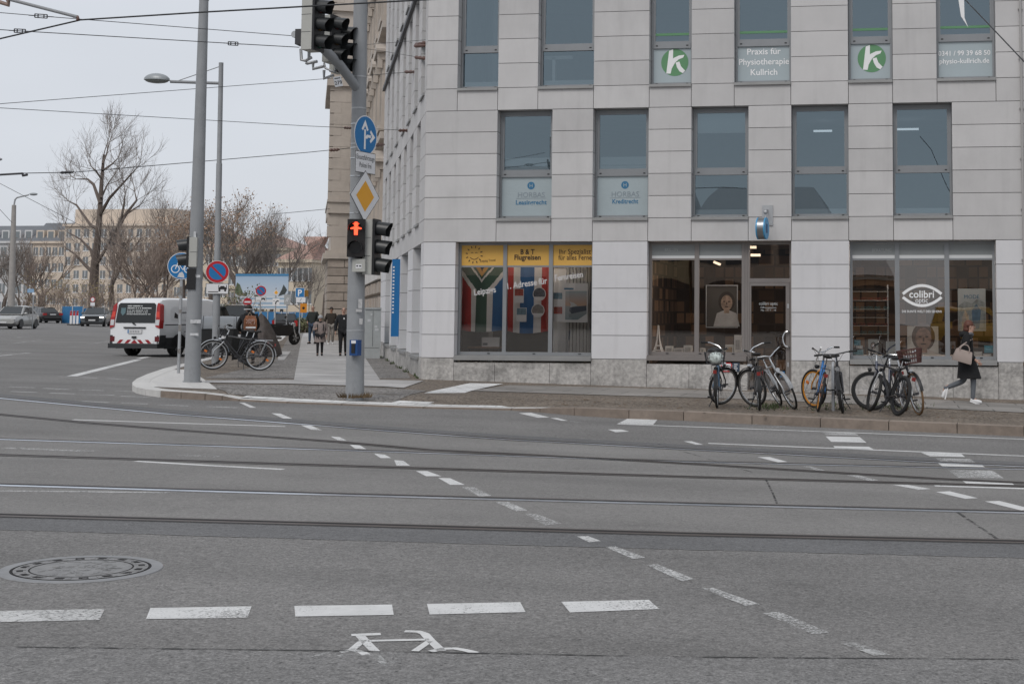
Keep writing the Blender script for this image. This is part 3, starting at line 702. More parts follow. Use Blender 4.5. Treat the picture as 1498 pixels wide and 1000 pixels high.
# flat roof, rear shell, drip moulding at the third storey of the side street
mb = MB(MF); back = Vector((XC, D, 0)) + SD * SEND
mb.poly([(XC + .4, D + .4, ZTOP + 1.15), (XEND - .1, D + .4, ZTOP + 1.15), (XEND - .1, D + 20, ZTOP + 1.15), (back.x + 10, back.y, ZTOP + 1.15), (back.x + .4, back.y - .2, ZTOP + 1.15)])
mb.build('roof', DARKG, bld, smooth=0)
mb = MB(MS); mb.box(-SEND, 0.06, -0.09, 0.0, ZT3 + 0.02, ZT3 + 0.14); mb.build('drip_moulding', DARKG, bld, smooth=0)
mb = MB(MF); mb.tube([(XR + .04, D - .05, gz(XR, D)), (XR + .04, D - .05, ZTOP + 1.1)], 0.028, 8)
for k in range(9): mb.box(XR - .01, XR + .09, D - .05, D, ZF + k * 1.1, ZF + k * 1.1 + .03)
mb.build('downpipe', pm('stone_grey_downpipe', (0.36, 0.35, 0.34), 0.6), bld)
# ---- interiors behind the glass
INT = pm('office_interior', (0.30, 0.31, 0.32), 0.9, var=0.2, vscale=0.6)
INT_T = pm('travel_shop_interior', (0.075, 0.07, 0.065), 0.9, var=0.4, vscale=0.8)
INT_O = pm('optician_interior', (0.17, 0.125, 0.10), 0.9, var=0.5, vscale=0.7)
# the optician's walls are lined with stocked shelves: a coarse pattern of boxes in dark wood, beige and a few warm tones
b_ = INT_O.node_tree.nodes['Principled BSDF']; nt_ = INT_O.node_tree
tc_ = _n(nt_, 'ShaderNodeTexCoord'); sp_ = _n(nt_, 'ShaderNodeSeparateXYZ'); cb_ = _n(nt_, 'ShaderNodeCombineXYZ'); br_ = _n(nt_, 'ShaderNodeTexBrick'); wn_ = _n(nt_, 'ShaderNodeTexNoise')
nt_.links.new(tc_.outputs['Object'], sp_.inputs[0]); ad_ = _n(nt_, 'ShaderNodeMath', operation='ADD'); nt_.links.new(sp_.outputs[0], ad_.inputs[0]); nt_.links.new(sp_.outputs[1], ad_.inputs[1]); nt_.links.new(ad_.outputs[0], cb_.inputs[0]); nt_.links.new(sp_.outputs[2], cb_.inputs[1])
br_.inputs['Scale'].default_value = 1; br_.inputs['Brick Width'].default_value = .27; br_.inputs['Row Height'].default_value = .31; br_.inputs['Mortar Size'].default_value = .025; br_.inputs['Bias'].default_value = -.2; br_.offset = .37; br_.squash = 1.7; br_.squash_frequency = 3; br_.offset_frequency = 3
br_.inputs['Color1'].default_value = (.035, .022, .016, 1); br_.inputs['Color2'].default_value = (.33, .20, .12, 1); br_.inputs['Mortar'].default_value = (.05, .035, .028, 1); nt_.links.new(cb_.outputs[0], br_.inputs['Vector']); nt_.links.new(br_.outputs['Color'], b_.inputs['Base Color'])
def room(name, x0, x1, z0, z1, y0, y1, m):
 mb = MB(MF); n = mb._a([(x0, y0, z0), (x1, y0, z0), (x1, y1, z0), (x0, y1, z0), (x0, y0, z1), (x1, y0, z1), (x1, y1, z1), (x0, y1, z1)])
 for q in ((0, 1, 2, 3), (4, 7, 6, 5), (1, 5, 6, 2), (2, 6, 7, 3), (3, 7, 4, 0)): mb.face([n + i for i in q])
 return mb.build(name, m, bld, smooth=0)
YI = D + .47
room('interior', XC + .6, XEND - .2, ZD - .2, ZC + .12, YI, D + 6, INT); room('interior', XC + .6, XEND - .2, ZB - .2, ZT3 + .12, YI, D + 6, INT)
room('interior', XC + .6, XEND - .2, ZT4a - .2, ZTOP + .1, YI, D + 6, INT)
gl0 = gz(XC, D) - .35
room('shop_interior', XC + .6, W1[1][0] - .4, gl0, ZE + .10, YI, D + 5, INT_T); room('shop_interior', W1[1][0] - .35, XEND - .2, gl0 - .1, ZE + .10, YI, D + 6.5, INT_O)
mb = MB(MS); mb.box(-SEND + .2, -.6, 1.6, 1.7, gl0, ZTOP); mb.build('interior', INT, bld, smooth=0)
# ---- office windows
FILM = pm('frosted_white_film', (0.35, 0.41, 0.43), 0.25, spec=0.9, var=0.05, vscale=0.8)
FILMG = pm('green_sticker', (0.11, 0.27, 0.13), 0.4)
BLUEL = pm('blue_lettering', (0.03, 0.15, 0.28), 0.5)
GREYL = pm('grey_lettering', (0.22, 0.26, 0.29), 0.5)
WB = pm('white_window_board', (0.62, 0.63, 0.63), 0.5)
BLIND = pm('white_roller_blind', (0.55, 0.58, 0.58), 0.8)
YG = D + .24                                             # glass plane
def window(x0, x1, z0, z1, ztr0, ztr1, M=MF, y=YG, sill_on=True, dots=True):
 """two-light window: fixed lower light, transom rail, upper light"""
 mb = MB(M); f = 0.05
 mb.box(x0 + .002, x0 + f, y, y + .07, z0 + .002, z1 - .002); mb.box(x1 - f, x1 - .002, y, y + .07, z0 + .002, z1 - .002)
 mb.box(x0 + f, x1 - f, y, y + .07, z1 - .07, z1 - .002); mb.box(x0 + f, x1 - f, y - .01, y + .07, z0 + .002, z0 + .06)
 mb.box(x0 + f, x1 - f, y - .015, y + .07, ztr0, ztr1)
 # inner sash of the upper light
 mb.box(x0 + f, x0 + f + .045, y + .012, y + .06, ztr1, z1 - .07); mb.box(x1 - f - .045, x1 - f, y + .012, y + .06, ztr1, z1 - .07)
 mb.box(x0 + f + .045, x1 - f - .045, y + .012, y + .06, ztr1, ztr1 + .045); mb.box(x0 + f + .045, x1 - f - .045, y + .012, y + .06, z1 - .115, z1 - .07)
 w = mb.build('window', FRAME, bld, smooth=0)
 if dots:
  mb = MB(M)
  for zz in (z0 + .03, (ztr0 + ztr1) / 2):
   for xx in (x0 + .13, x1 - .13): mb.box(xx - .025, xx + .025, y - .022, y - .005, zz - .012, zz + .012)
  mb.build('drain_cap', BLACK, w)
 mb = MB(M); mb.poly([(x0 + f, y + .03, z0 + .06), (x1 - f, y + .03, z0 + .06), (x1 - f, y + .03, ztr0), (x0 + f, y + .03, ztr0)])
 mb.poly([(x0 + f, y + .035, ztr1), (x1 - f, y + .035, ztr1), (x1 - f, y + .035, z1 - .07), (x0 + f, y + .035, z1 - .07)])
 mb.build('pane', GL_UP, w, smooth=0)
 if sill_on:
  mb = MB(M); yb = 0.0 if M is MS else D
  mb.box(x0 - .0, x1 + .0, yb - .05, y - .0, z0 - .045, z0 - .002) if False else None
  a = [(x0 + .002, yb - .05), (x1 - .002, yb - .05)]
  n = mb._a([(x0 + .002, yb - .05, z0 - .075), (x1 - .002, yb - .05, z0 - .075), (x1 - .002, y - .002, z0 - .01), (x0 + .002, y - .002, z0 - .01),
    (x0 + .002, yb - .05, z0 - .015), (x1 - .002, yb - .05, z0 - .015), (x1 - .002, y - .002, z0 + .02), (x0 + .002, y - .002, z0 + .02)])
  for q in ((0, 3, 2, 1), (4, 5, 6, 7), (0, 1, 5, 4), (1, 2, 6, 5), (2, 3, 7, 6), (3, 0, 4, 7)): mb.face([n + i for i in q])
  mb.build('sill', SILLM, w, smooth=0)
 return w
z3t0, z3t1 = zf(66, 1050) , zf(59, 1050)
tr = lambda zb: (zb + 0.95, zb + 1.06)
w3o = []
for i, (x0, x1) in enumerate(W3): w3o.append(window(x0, x1, ZB + .02, ZT3, zf(66.5), zf(58.5)))
w2o = []
for i, (x0, x1) in enumerate(W2): w2o.append(window(x0, x1, ZD + .02, ZC, zf(254.5), zf(246.5)))
for i, (x0, x1) in enumerate(W2): window(x0, x1, ZT4a + .02, ZTOP, *tr(ZT4a + .02))
def film(w, x0, x1, z0, z1, m=FILM, y=YG + .026, name='film'):
 mb = MB(MF); mb.poly([(x0, y, z0), (x1, y, z0), (x1, y, z1), (x0, y, z1)]); return mb.build(name, m, w, smooth=0)
YL = YG + .022                                           # lettering just in front of the glass
def letter(w, items, m, name='lettering', y=YL):
 mb = MB(MF)
 for body, size, x, z, bold, mw in items: mb.text(body, size, x, z, y, bold=bold, maxw=mw)
 return mb.build(name, m, w, smooth=0)
def klogo(w, cx, cz, r):
 mb = MB(MF); mb.disc((cx, cz), r, YL, 32); mb.build('round_logo', FILMG, w, smooth=0)
 mb = MB(MF); y = YL - .004
 mb.prism([(cx - .62 * r, cz - .80 * r), (cx - .30 * r, cz - .82 * r), (cx - .22 * r, cz - .45 * r), (cx + .02 * r, cz - .02 * r), (cx + .30 * r, cz + .22 * r), (cx + .62 * r, cz + .34 * r), (cx + .70 * r, cz + .54 * r), (cx + .30 * r, cz + .50 * r), (cx - .05 * r, cz + .34 * r), (cx - .13 * r, cz + .28 * r), (cx - .12 * r, cz + .98 * r), (cx - .42 * r, cz + .86 * r)], y, y + .002)
 mb.prism([(cx + .06 * r, cz - .02 * r), (cx + .34 * r, cz + .06 * r), (cx + .46 * r, cz - .30 * r), (cx + .76 * r, cz - .62 * r), (cx + .60 * r, cz - .80 * r), (cx + .34 * r, cz - .66 * r), (cx + .16 * r, cz - .36 * r)], y, y + .002)
 mb.build('letter_mark', LETW, w, smooth=0)
for i in (2, 3, 4, 5):
 x0, x1 = W3[i]; film(w3o[i], x0 + .05, x1 - .05, ZB + .08, zf(66.5))
 mb = MB(MF); z = zf(47.2); mb.poly([(x0 + .09, YL, z), (x1 - .09, YL, z), (x1 - .09, YL, z + .055), (x0 + .09, YL, z + .055)]); mb.build('green_stripe', FILMG, w3o[i], smooth=0)
for i, (px, py) in ((2, (984.5, 88.5)), (4, (1275, 82.5))):
 cx, cz = fac(px, py); klogo(w3o[i], cx, cz, 20.8 / 66)
cx, _ = fac(1116, 90)
letter(w3o[3], [('Praxis für', .20, cx, fac(1116, 76.5)[1], .012, .78), ('Physiotherapie', .20, cx, fac(1116, 91.5)[1], .012, 1.14), ('Kullrich', .20, cx, fac(1116, 107)[1], .012, .62)], LETW)
cx, _ = fac(1411.5, 80)
letter(w3o[5], [('0341 / 99 39 68 50', .155, cx, fac(1411, 78)[1], .014, 1.14), ('physio-kullrich.de', .155, cx, fac(1411, 89.5)[1], .014, 1.14)], LETW)
# a long white leaf-shaped sticker in the top right window
a, b = fac(1407, -8), fac(1417.5, 37)
mb = MB(MF); mb.prism([(a[0] - .07, a[1]), (a[0] + .06, a[1]), (b[0] - .08, b[1] + .22), (b[0], b[1]), (b[0] - .16, b[1] + .26)], YL - .002, YL); mb.build('leaf_sticker', LETW, w3o[5], smooth=0)
for i, (word) in ((0, 'Leasingrecht'), (1, 'Kreditrecht')):
 x0, x1 = W2[i]; film(w2o[i], x0 + .05, x1 - .05, ZD + .08, zf(254.5))
 px = (772.5, 911)[i]; c = fac(px, 270 - i)
 mb = MB(MF); mb.disc(c, .088, YL, 24); mb.build('round_emblem', BLUEL, w2o[i], smooth=0)
 mb = MB(MF)
 for k in (-1, 1): mb.stroke([(c[0] + k * .03, c[1] - .04), (c[0] + k * .03, c[1] + .04)], .014, YL - .002)
 mb.stroke([(c[0] - .03, c[1]), (c[0] + .03, c[1])], .014, YL - .002); mb.build('letter_mark', FILM, w2o[i], smooth=0)
 letter(w2o[i], [('HORBAS', .17, c[0] + .01, fac(px, 287.2 - i)[1], .002, .68)], GREYL)
 mb = MB(MF); zz = fac(px, 288.8 - i)[1]; mb.stroke([(c[0] - .35, zz), (c[0] + .36, zz)], .008, YL); mb.build('underline', GREYL, w2o[i], smooth=0)
 letter(w2o[i], [(word, .145, c[0] + .01, fac(px, 297.8 - 1.5 * i)[1], .02, .74 - .14 * i)], BLUEL)
 # white half blind above the rail
 film(w2o[i], x0 + .1, x1 - .1, zf(249), zf(225), BLIND, YG + .12, 'half_blind')
 mb = MB(MF); zz = zf(237.5); mb.box(x0 + .1, x1 - .1, YG + .11, YG + .118, zz - .01, zz + .01); mb.build('blind_rail', FRAME, w2o[i], smooth=0)
film(w2o[2], W2[2][0] + .09, W2[2][1] - .09, zf(192), zf(163), BLIND, YG + .10, 'roller_blind')
for i in (2, 3, 4):                                     # white window boards
 mb = MB(MF); x0, x1 = W2[i]; mb.box(x0 + .06, x1 - .06, YG + .09, YG + .35, ZD + .08, ZD + .20); mb.build('window_board', WB, w2o[i], smooth=0)
for i in (0, 1):
 mb = MB(MF); x0, x1 = W3[i]; mb.box(x0 + .08, x1 - .06, YG + .09, YG + .35, ZB + .08, ZB + .20)
 if i == 1: mb.box(x0 + .22, x0 + .29, YG + .2, YG + .3, ZB + .2, ZB + .78); mb.box(x0 + .02, x0 + .70, YG + .2, YG + .3, ZB + .72, ZB + .80)
 mb.build('window_board', WB, w3o[i], smooth=0)
mb = MB(MF); x0 = W3[0][0]; mb.box(x0 + .14, x0 + .9, YG + .5, YG + .52, ZB + .1, ZB + 1.0)
LAMP = pm('ceiling_lamp_light', (0.9, 0.9, 0.85), 0.5, emit=.75, emitcol=(0.85, 0.93, 1.0))
LAMPW = pm('warm_lamp_light', (0.9, 0.85, 0.75), 0.5, emit=1.5, emitcol=(1.0, 0.80, 0.58))
mb = MB(MF)
for px0, px1, py in ((1181, 1213, 175), (1190, 1217, 191.5), (1310, 1350, 172.5), (1310, 1344, 189)):
 a, b = at_y(px0, py, D + 3.4), at_y(px1, py, D + 3.4); mb.box(a.x, b.x, D + 3.4, D + 3.5, a.z - .02, a.z + .02)
mb.build('office_ceiling_lamp', LAMP, bld, smooth=0)
mb = MB(MF)
for px0, px1, py in ((1094, 1106, 361.5), (1098, 1112, 373)):
 a, b = at_y(px0, py, D + 3.4), at_y(px1, py, D + 3.4); mb.box(a.x, b.x, D + 3.4, D + 3.5, a.z - .03, a.z + .03)
a = at_y(1044, 383, D + 4); b = at_y(1054, 387, D + 4); mb.bar(a, b, .06)
for px0, px1, py in ((960, 975, 402), (1255, 1275, 392), (1320, 1340, 388), (1400, 1420, 392)):
 a, b = at_y(px0, py, D + 5), at_y(px1, py, D + 5); mb.box(a.x, b.x, D + 5, D + 5.1, a.z + .27, a.z + .33)
mb.build('shop_ceiling_lamp', LAMPW, bld, smooth=0)
# light of the shop lamps; strips near the glass added to brighten displays
for x0_, x1_, pw, y_ in ((W1[1][0], W1[1][1], 40, D + 2.2), (W1[2][0], W1[2][1], 40, D + 2.2), (W1[0][0], W1[0][1], 15, D + .5), (W1[1][0], W1[1][1], 30, D + .5), (W1[2][0], W1[2][1], 36, D + .5)):
 la = bpy.data.lights.new('shop_lamp_and_fill', 'AREA'); la.energy = pw; la.color = (1.0, .87, .75); la.shape = 'RECTANGLE'; la.size = (x1_ - x0_) * .9; la.size_y = 1.2 if y_ > D + 1 else .12
 lo_ = bpy.data.objects.new('shop_lamp_and_fill', la); COL.objects.link(lo_); lo_.location = ((x0_ + x1_) / 2, y_, ZE + .0)
# ---- windows of the side street
for ops, zb, zt in ((S2, ZD, ZC), (S3, ZB, ZT3), (S2, ZT4a, ZTOP)):
 for a, b in ops: window(-b, -a, zb + .02, zt, *tr(zb + .02), M=MS, y=.26, dots=False)
for a, b in S1:
 mb = MB(MS); y = .385
 for xx in (-b + .002, (-a - b) / 2 - .03, -a - .062): mb.box(xx, xx + .06, y, y + .07, ZF, ZE - .003)
 mb.box(-b + .06, -a - .06, y, y + .07, ZE - .08, ZE - .003); mb.box(-b + .06, -a - .06, y, y + .07, ZF, ZF + .07)
 w = mb.build('shop_window', FRAME, bld, smooth=0)
 mb = MB(MS); mb.poly([(-b + .06, y + .03, ZF), (-a - .06, y + .03, ZF), (-a - .06, y + .03, ZE), (-b + .06, y + .03, ZE)]); mb.build('pane', GL_UP, w, smooth=0)
 mb = MB(MS); mb.box(-b + .002, -a - .002, -.06, y, ZF - .075, ZF - .01); mb.build('sill', SILLM, w, smooth=0)
# ---- shop windows
def shop_window(x0, x1, z0, z1, mulls, m, zhead=None):
 mb = MB(MF); f = .06; y = YG
 mb.box(x0 + .002, x0 + f, y, y + .09, z0, z1 - .003); mb.box(x1 - f, x1 - .002, y, y + .09, z0, z1 - .003)
 mb.box(x0 + f, x1 - f, y, y + .09, z1 - .06, z1 - .003); mb.box(x0 + f, x1 - f, y - .01, y + .09, z0, z0 + .075)
 for a, b in mulls: mb.box(a, b, y - .008, y + .09, z0 + .075, z1 - .06)
 if zhead: mb.box(x0 + f, x1 - f, y + .004, y + .09, zhead - .02, zhead + .02) if not mulls else [mb.box(p, q, y + .004, y + .09, zhead - .02, zhead + .02) for p, q in zip([x0 + f] + [b for _, b in mulls], [a for a, _ in mulls] + [x1 - f])]
 w = mb.build('shop_window', m, bld, smooth=0)
 mb = MB(MF); ed = [x0 + f] + [v for ab in mulls for v in ab] + [x1 - f]
 for a, b in zip(ed[::2], ed[1::2]): mb.poly([(a, y + .03, z0 + .075), (b, y + .03, z0 + .075), (b, y + .03, z1 - .06), (a, y + .03, z1 - .06)])
 mb.build('pane', GL_SHOP, w, smooth=0)
 mb = MB(MF); mb.box(x0 + .002, x1 - .002, D - .06, y, z0 - .11, z0 - .035); mb.box(x0 + .002, x1 - .002, D - .02, y, z0 - .035, z0 - .003); mb.build('sill', SILLM if m is FRAME else FRAME_B, w, smooth=0)
 mb = MB(MF)
 for k in range(1, 4): xx = x0 + (x1 - x0) * (k / 3) - .35; mb.box(xx, xx + .06, y - .02, y - .005, z0 + .03, z0 + .05)
 mb.build('drain_cap', BLACK, w, smooth=0)
 return w
def xg(px, py=430): return at_y(px, py, YG).x
def zg(px, py): return at_y(px, py, YG).z
ZG0 = zg(760, 519.5); ZG0b = zg(1300, 525)
g1 = shop_window(*W1[0], ZG0, ZE, [(xg(735.5), xg(741)), (xg(802.6), xg(808.4))], FRAME, zg(770, 389.5))
YEL = pm('yellow_fascia_panel', (0.62, 0.36, 0.075), 0.5, var=0.06)
zy0, zy1 = zg(770, 388.5), ZE - .065
ed = [W1[0][0] + .06, xg(735.5), xg(741), xg(802.6), xg(808.4), W1[0][1] - .06]
mb = MB(MF)
for a, b in zip(ed[::2], ed[1::2]): mb.poly([(a, YG + .02, zy0), (b, YG + .02, zy0), (b, YG + .02, zy1), (a, YG + .02, zy1)])
mb.build('fascia_panel', YEL, g1, smooth=0)
def gtext(w, items, m, name='lettering'):
 mb = MB(MF)
 for body, size, px, py, bold, mw, rot in items:
  p = at_y(px, py, YG); mb.text(body, size, p.x, p.z, YG + .012, bold=bold, maxw=mw, rot=rot)
 return mb.build(name, m, w, smooth=0)
BRN = pm('dark_brown_lettering', (0.05, 0.03, 0.015), 0.6)
gtext(g1, [('B & T', .165, 771.5, 371.8, .022, .33, 0), ('Flugreisen', .165, 771.5, 379.8, .022, .62, 0), ('Ihr Spezialist', .165, 841, 371.5, .004, .74, 0), ('für alles Ferne', .165, 841, 380, .004, .78, 0), ('Leipzig Travel', .075, 713.5, 382.5, .002, .36, .07)], BRN)
# the smiling sun drawn in strokes
c = at_y(693.5, 372.5, YG); mb = MB(MF); y = YG + .012
for k in range(12):
 a = PI * 0.28 + k * 2 * PI / 12
 if -0.9 < ((a + PI) % (2 * PI) - PI) < -0.1 and k > 7: pass
 mb.stroke([(c.x + .155 * math.cos(a), c.z + .155 * math.sin(a)), (c.x + .205 * math.cos(a), c.z + .205 * math.sin(a))], .022, y)
mb.stroke([(c.x - .10 + .2 * t, c.z - .06 - .05 * math.sin(t * PI)) for t in (0, .2, .4, .6, .8, 1)], .014, y)
for k in (-1, 1): mb.stroke([(c.x + k * .05 - .025 + .05 * t, c.z + .035 + .018 * math.sin(t * PI)) for t in (0, .25, .5, .75, 1)], .012, y)
mb.build('smiling_sun_mark', BRN, g1, smooth=0)
GLASSL = pm('white_window_lettering', (0.52, 0.51, 0.51), 0.5)
gtext(g1, [('Leipzigs', .20, 709.5, 429.5, .02, .52, .14), ('1. Adresse für', .20, 771.5, 418.5, .02, .95, .14), ('Fernreisen', .20, 832.5, 408, .02, .66, .14)], GLASSL)
# optician windows and door
ED = xg(1093.5)
g2 = shop_window(W1[1][0], ED, zg(1010, 519.5), ZE, [(xg(1016), xg(1022.6)), (xg(1085), ED - .062)], FRAME_B, zg(1010, 379))
g3 = shop_window(*W1[2], ZG0b, ZE, [(xg(1309.3), xg(1316)), (xg(1382), xg(1389))], FRAME, zg(1350, 379))
BLD = pm('grey_blind_panel', (0.25, 0.265, 0.265), 0.6, var=0.05)
for w, ed in ((g2, [W1[1][0] + .06, xg(1016), xg(1022.6), xg(1085)]), (g3, [W1[2][0] + .06, xg(1309.3), xg(1316), xg(1382), xg(1389), W1[2][1] - .06])):
 mb = MB(MF); z0 = zg(1200, 378)
 for a, b in zip(ed[::2], ed[1::2]): mb.poly([(a, YG + .02, z0), (b, YG + .02, z0), (b, YG + .02, ZE - .065), (a, YG + .02, ZE - .065)])
 mb.build('blind_panel', BLD, w, smooth=0)
 mb = MB(MF)
 for a, b in zip(ed[::2], ed[1::2]): mb.box(a, b, YG + .010, YG + .018, z0, z0 + .07)
 mb.build('blind_edge', WB, w, smooth=0)
FADE = pm('faded_lettering', (0.40, 0.42, 0.42), 0.6)
gtext(g2, [('BRILLEN', .10, 982, 367.5, .004, .30, 0)], FADE); gtext(g3, [('BERATUNG', .10, 1290, 368.3, .004, .42, 0)], FADE)
gtext(g3, [('colibri', .225, 1348.3, 435.2, .016, .54, 0), ('optic', .165, 1348.3, 442.6, .002, .27, 0), ('DIE BUNTE WELT DES SEHENS', .072, 1348.5, 457, .006, .86, 0)], LETW)
c = at_y(1349, 432.2, YG); mb = MB(MF); hw = .42
for sg in (1, -1):
 P = []
 for t in range(13):
  u = -1 + 2 * t / 12; P.append((c.x + u * hw, c.z + sg * (.035 + .185 * (1 - u * u))))
 mb.stroke(P, .062, YG + .012)
mb.build('eye_mark', LETW, g3, smooth=0)
shop_window(*W1[3], ZG0b, ZE, [], FRAME)
# door
zdb = gz((DOOR[0] + DOOR[1]) / 2, D) + PAVE + .02
d0, d1 = ED, W1[1][1]
mb = MB(MF); y = YG
mb.box(d0 + .001, d0 + .05, y, y + .09, zdb, ZE - .004); mb.box(d1 - .05, d1 - .002, y, y + .09, zdb, ZE - .004); mb.box(d0 + .05, d1 - .05, y, y + .09, ZE - .07, ZE - .004); mb.box(d0 + .05, d1 - .05, y, y + .09, zg(1120, 413), zg(1120, 407))
dr = mb.build('shop_door', FRAME_B, bld, smooth=0)
mb = MB(MF); mb.poly([(d0 + .05, y + .03, zg(1120, 407)), (d1 - .05, y + .03, zg(1120, 407)), (d1 - .05, y + .03, ZE - .07), (d0 + .05, y + .03, ZE - .07)])
mb.poly([(xg(1099), y + .03, zdb + .2), (xg(1149.5), y + .03, zdb + .2), (xg(1149.5), y + .03, zg(1120, 417.5)), (xg(1099), y + .03, zg(1120, 417.5))]); mb.build('pane', GL_SHOP, dr, smooth=0)
mb = MB(MF); a, b = d0 + .055, d1 - .055; z0, z1 = zdb + .02, zg(1120, 413.4)
mb.box(a, xg(1099), y - .01, y + .05, z0, z1); mb.box(xg(1149.5), b, y - .01, y + .05, z0, z1); mb.box(xg(1099), xg(1149.5), y - .01, y + .05, z1 - .07, z1); mb.box(xg(1099), xg(1149.5), y - .01, y + .05, z0, zdb + .2)
mb.build('door_leaf', FRAME_B, dr, smooth=0)
c = at_y(1153.5, 496, YG - .07); mb = MB(MF); r = .17
mb.tube([(c.x - .02 - r * .62 * math.sin(t), YG - .07, c.z + r * math.cos(t)) for t in [PI * k / 10 for k in range(11)]], .02, 8)
for sg in (1, -1): mb.tube([(c.x - .02, YG - .07, c.z + sg * r), (c.x + .02, YG - .01, c.z + sg * r)], .015, 6)
mb.build('handle', CHROME, dr)
mb = MB(MF)
for py in (447.5, 533): p = at_y(1153, py, YG); mb.box(p.x - .02, p.x + .02, YG - .02, YG - .011, p.z - .05, p.z + .05)
mb.build('hinge_plate', GALV, dr, smooth=0)
gtext(dr, [('colibri optic', .10, 1124, 446, .004, .42, 0), ('Öffnungszeiten', .06, 1124, 451, .0, .42, 0), ('Mo - Fr 9 - 18', .06, 1124, 455, .0, .42, 0)], FADE)
# door step
mb = MB(MF); mb.box(d0 + .01, d1 - .01, D - .01, D + DEP, gz(DOOR[0], D) - .3, zdb); mb.build('door_step', KERB, bld, smooth=0)
mb = MB(MF); p = at_y(1144, 547, YG); mb.box(p.x - .05, p.x + .06, YG - .02, YG - .012, p.z - .06, p.z + .06); mb.build('door_sticker', [SIGNB], dr, smooth=0)
# two small plates under the sill beside the door
for px0, px1, nm, m, lab in ((1055, 1071, 'notice_plate', SIGNW, 'white notice plate with red border on the plinth beside the shop door'), (1072, 1082, 'notice_plate', pm('dark_blue_plate', (0.03, 0.05, 0.08), 0.5), 'dark blue notice plate on the plinth beside the shop door')):
 a, b = fac(px0, 530), fac(px1, 543.5); t = tag(MB().box(a[0], b[0], D - .035, D - .014, b[1], a[1]).build(nm, m, None, False, loc=(a[0], D - .02, b[1])), lab, 'plate')
 if m is SIGNW:
  q = MB(Matrix.Translation(-t.location)); w = .022
  for x0, x1, z0, z1 in ((a[0], b[0], a[1] - w, a[1]), (a[0], b[0], b[1], b[1] + w), (a[0], a[0] + w, b[1], a[1]), (b[0] - w, b[0], b[1], a[1])): q.box(x0, x1, D - .038, D - .0352, z0, z1)
  q.build('border', SIGNR, t, smooth=0)
 else:
  q = MB(Matrix.Translation(-t.location))
  for k in range(4): z = a[1] - .05 - k * .045; q.box(a[0] + .03, b[0] - .04 - .02 * (k % 2), D - .038, D - .0352, z, z + .018)
  q.build('text_line', SIGNW, t, smooth=0)
# hanging round shop sign
c = fac(1119.5, 334, D - .55); hs = empty('hanging_sign', (c[0], D, c[1]), 0, 'round blue shop sign hanging from a bracket above the glass shop door', 'sign')
# the sign drum is seen edge-on: its axis lies almost along the wall
mb = MB(Matrix.Rotation(math.radians(-8), 4, 'Z')); mb.cyl((-.07, -.5, 0), (.07, -.5, 0), .235, n=28); mb.build('drum', pm('brushed_sign_rim', (0.30, 0.31, 0.32), 0.3, metal=0.8), hs)
for sx in (-1, 1):
 mb = MB(Matrix.Rotation(math.radians(-8), 4, 'Z')); mb.cyl((sx * .071, -.5, 0), (sx * .10, -.5, 0), .24, n=28); mb.build('face', pm('light_blue_sign', (0.05, 0.30, 0.55), 0.4), hs)
mb = MB(); mb.tube([(0, 0, .45), (0, -.5, .40), (0, -.5, .24)], .018, 6); mb.ball((0, -.5, .36), .05); mb.box(-.12, .12, -.03, -.004, .1, .55); mb.build('bracket', GALV, hs)
mb = MB(Matrix.Rotation(math.radians(-8), 4, 'Z')); mb.box(.101, .104, -.56, -.44, -.10, .10); mb.build('logo_mark', pm('deep_blue_mark', (0.01, 0.05, 0.16), 0.5), hs, smooth=0)
# ================================================================== things in the shop windows
def on_glass(px, py, y): return at_y(px, py, y)
def flat(name, label, cat, x0, x1, z0, z1, y, m, depth=.004, group=None):
 o = MB(Matrix.Translation((-x0, -y, -z0))).box(x0, x1, y, y + depth, z0, z1).build(name, m, None, False, loc=(x0, y, z0), rel=True)
 return tag(o, label, cat, group)
def rect_px(px0, py0, px1, py1, y):
 a, b = at_y(px0, py0, y), at_y(px1, py1, y); return a.x, b.x, b.z, a.z
def sub(o, name, m, fn):
 mb = MB(Matrix.Translation(-o.location)); fn(mb); return mb.build(name, m, o, smooth=0)
# two cloth flags with soft folds
def flag(label, px0, px1, py0, py1, y, stripes, mats):
 """stripes(u, v) -> material index, u across, v down"""
 a = at_y(px0, py0, y); b = at_y(px1, py1, y); nx, nz = 96, 88
 mb = MB()
 P = []
 for j in range(nz + 1):
  for i in range(nx + 1):
   u, v = i / nx, j / nz
   P.append((a.x + (b.x - a.x) * u + .03 * v * math.sin(5 * u + 2), y + .035 * math.sin(u * 19 + v * 2) * (.3 + .7 * v) + .03 * math.sin(u * 7 + 1), a.z + (b.z - a.z) * v * (1 + .04 * math.sin(u * 3.2)) ))
 n = mb._a([rel(p, (a.x, y, b.z)) for p in P])
 for j in range(nz):
  for i in range(nx):
   mb.mi = stripes((i + .5) / nx, (j + .5) / nz); k = n + j * (nx + 1) + i
   mb.face((k, k + 1, k + nx + 2, k + nx + 1))
 o = mb.build('flag', mats, None, True, loc=(a.x, y, b.z), rel=True, angle=80); return tag(o, label, 'flag')
cl = lambda n, c: pm(n, c, 0.85, var=.08, vscale=3)
FM = [cl('flag_green', (0.045, 0.10, 0.075)), cl('flag_white', (0.68, 0.68, 0.67)), cl('flag_red', (0.42, 0.04, 0.035)), cl('flag_blue', (0.025, 0.12, 0.30)), cl('flag_yellow', (0.55, 0.30, 0.06)), cl('flag_black', (0.012, 0.012, 0.012))]
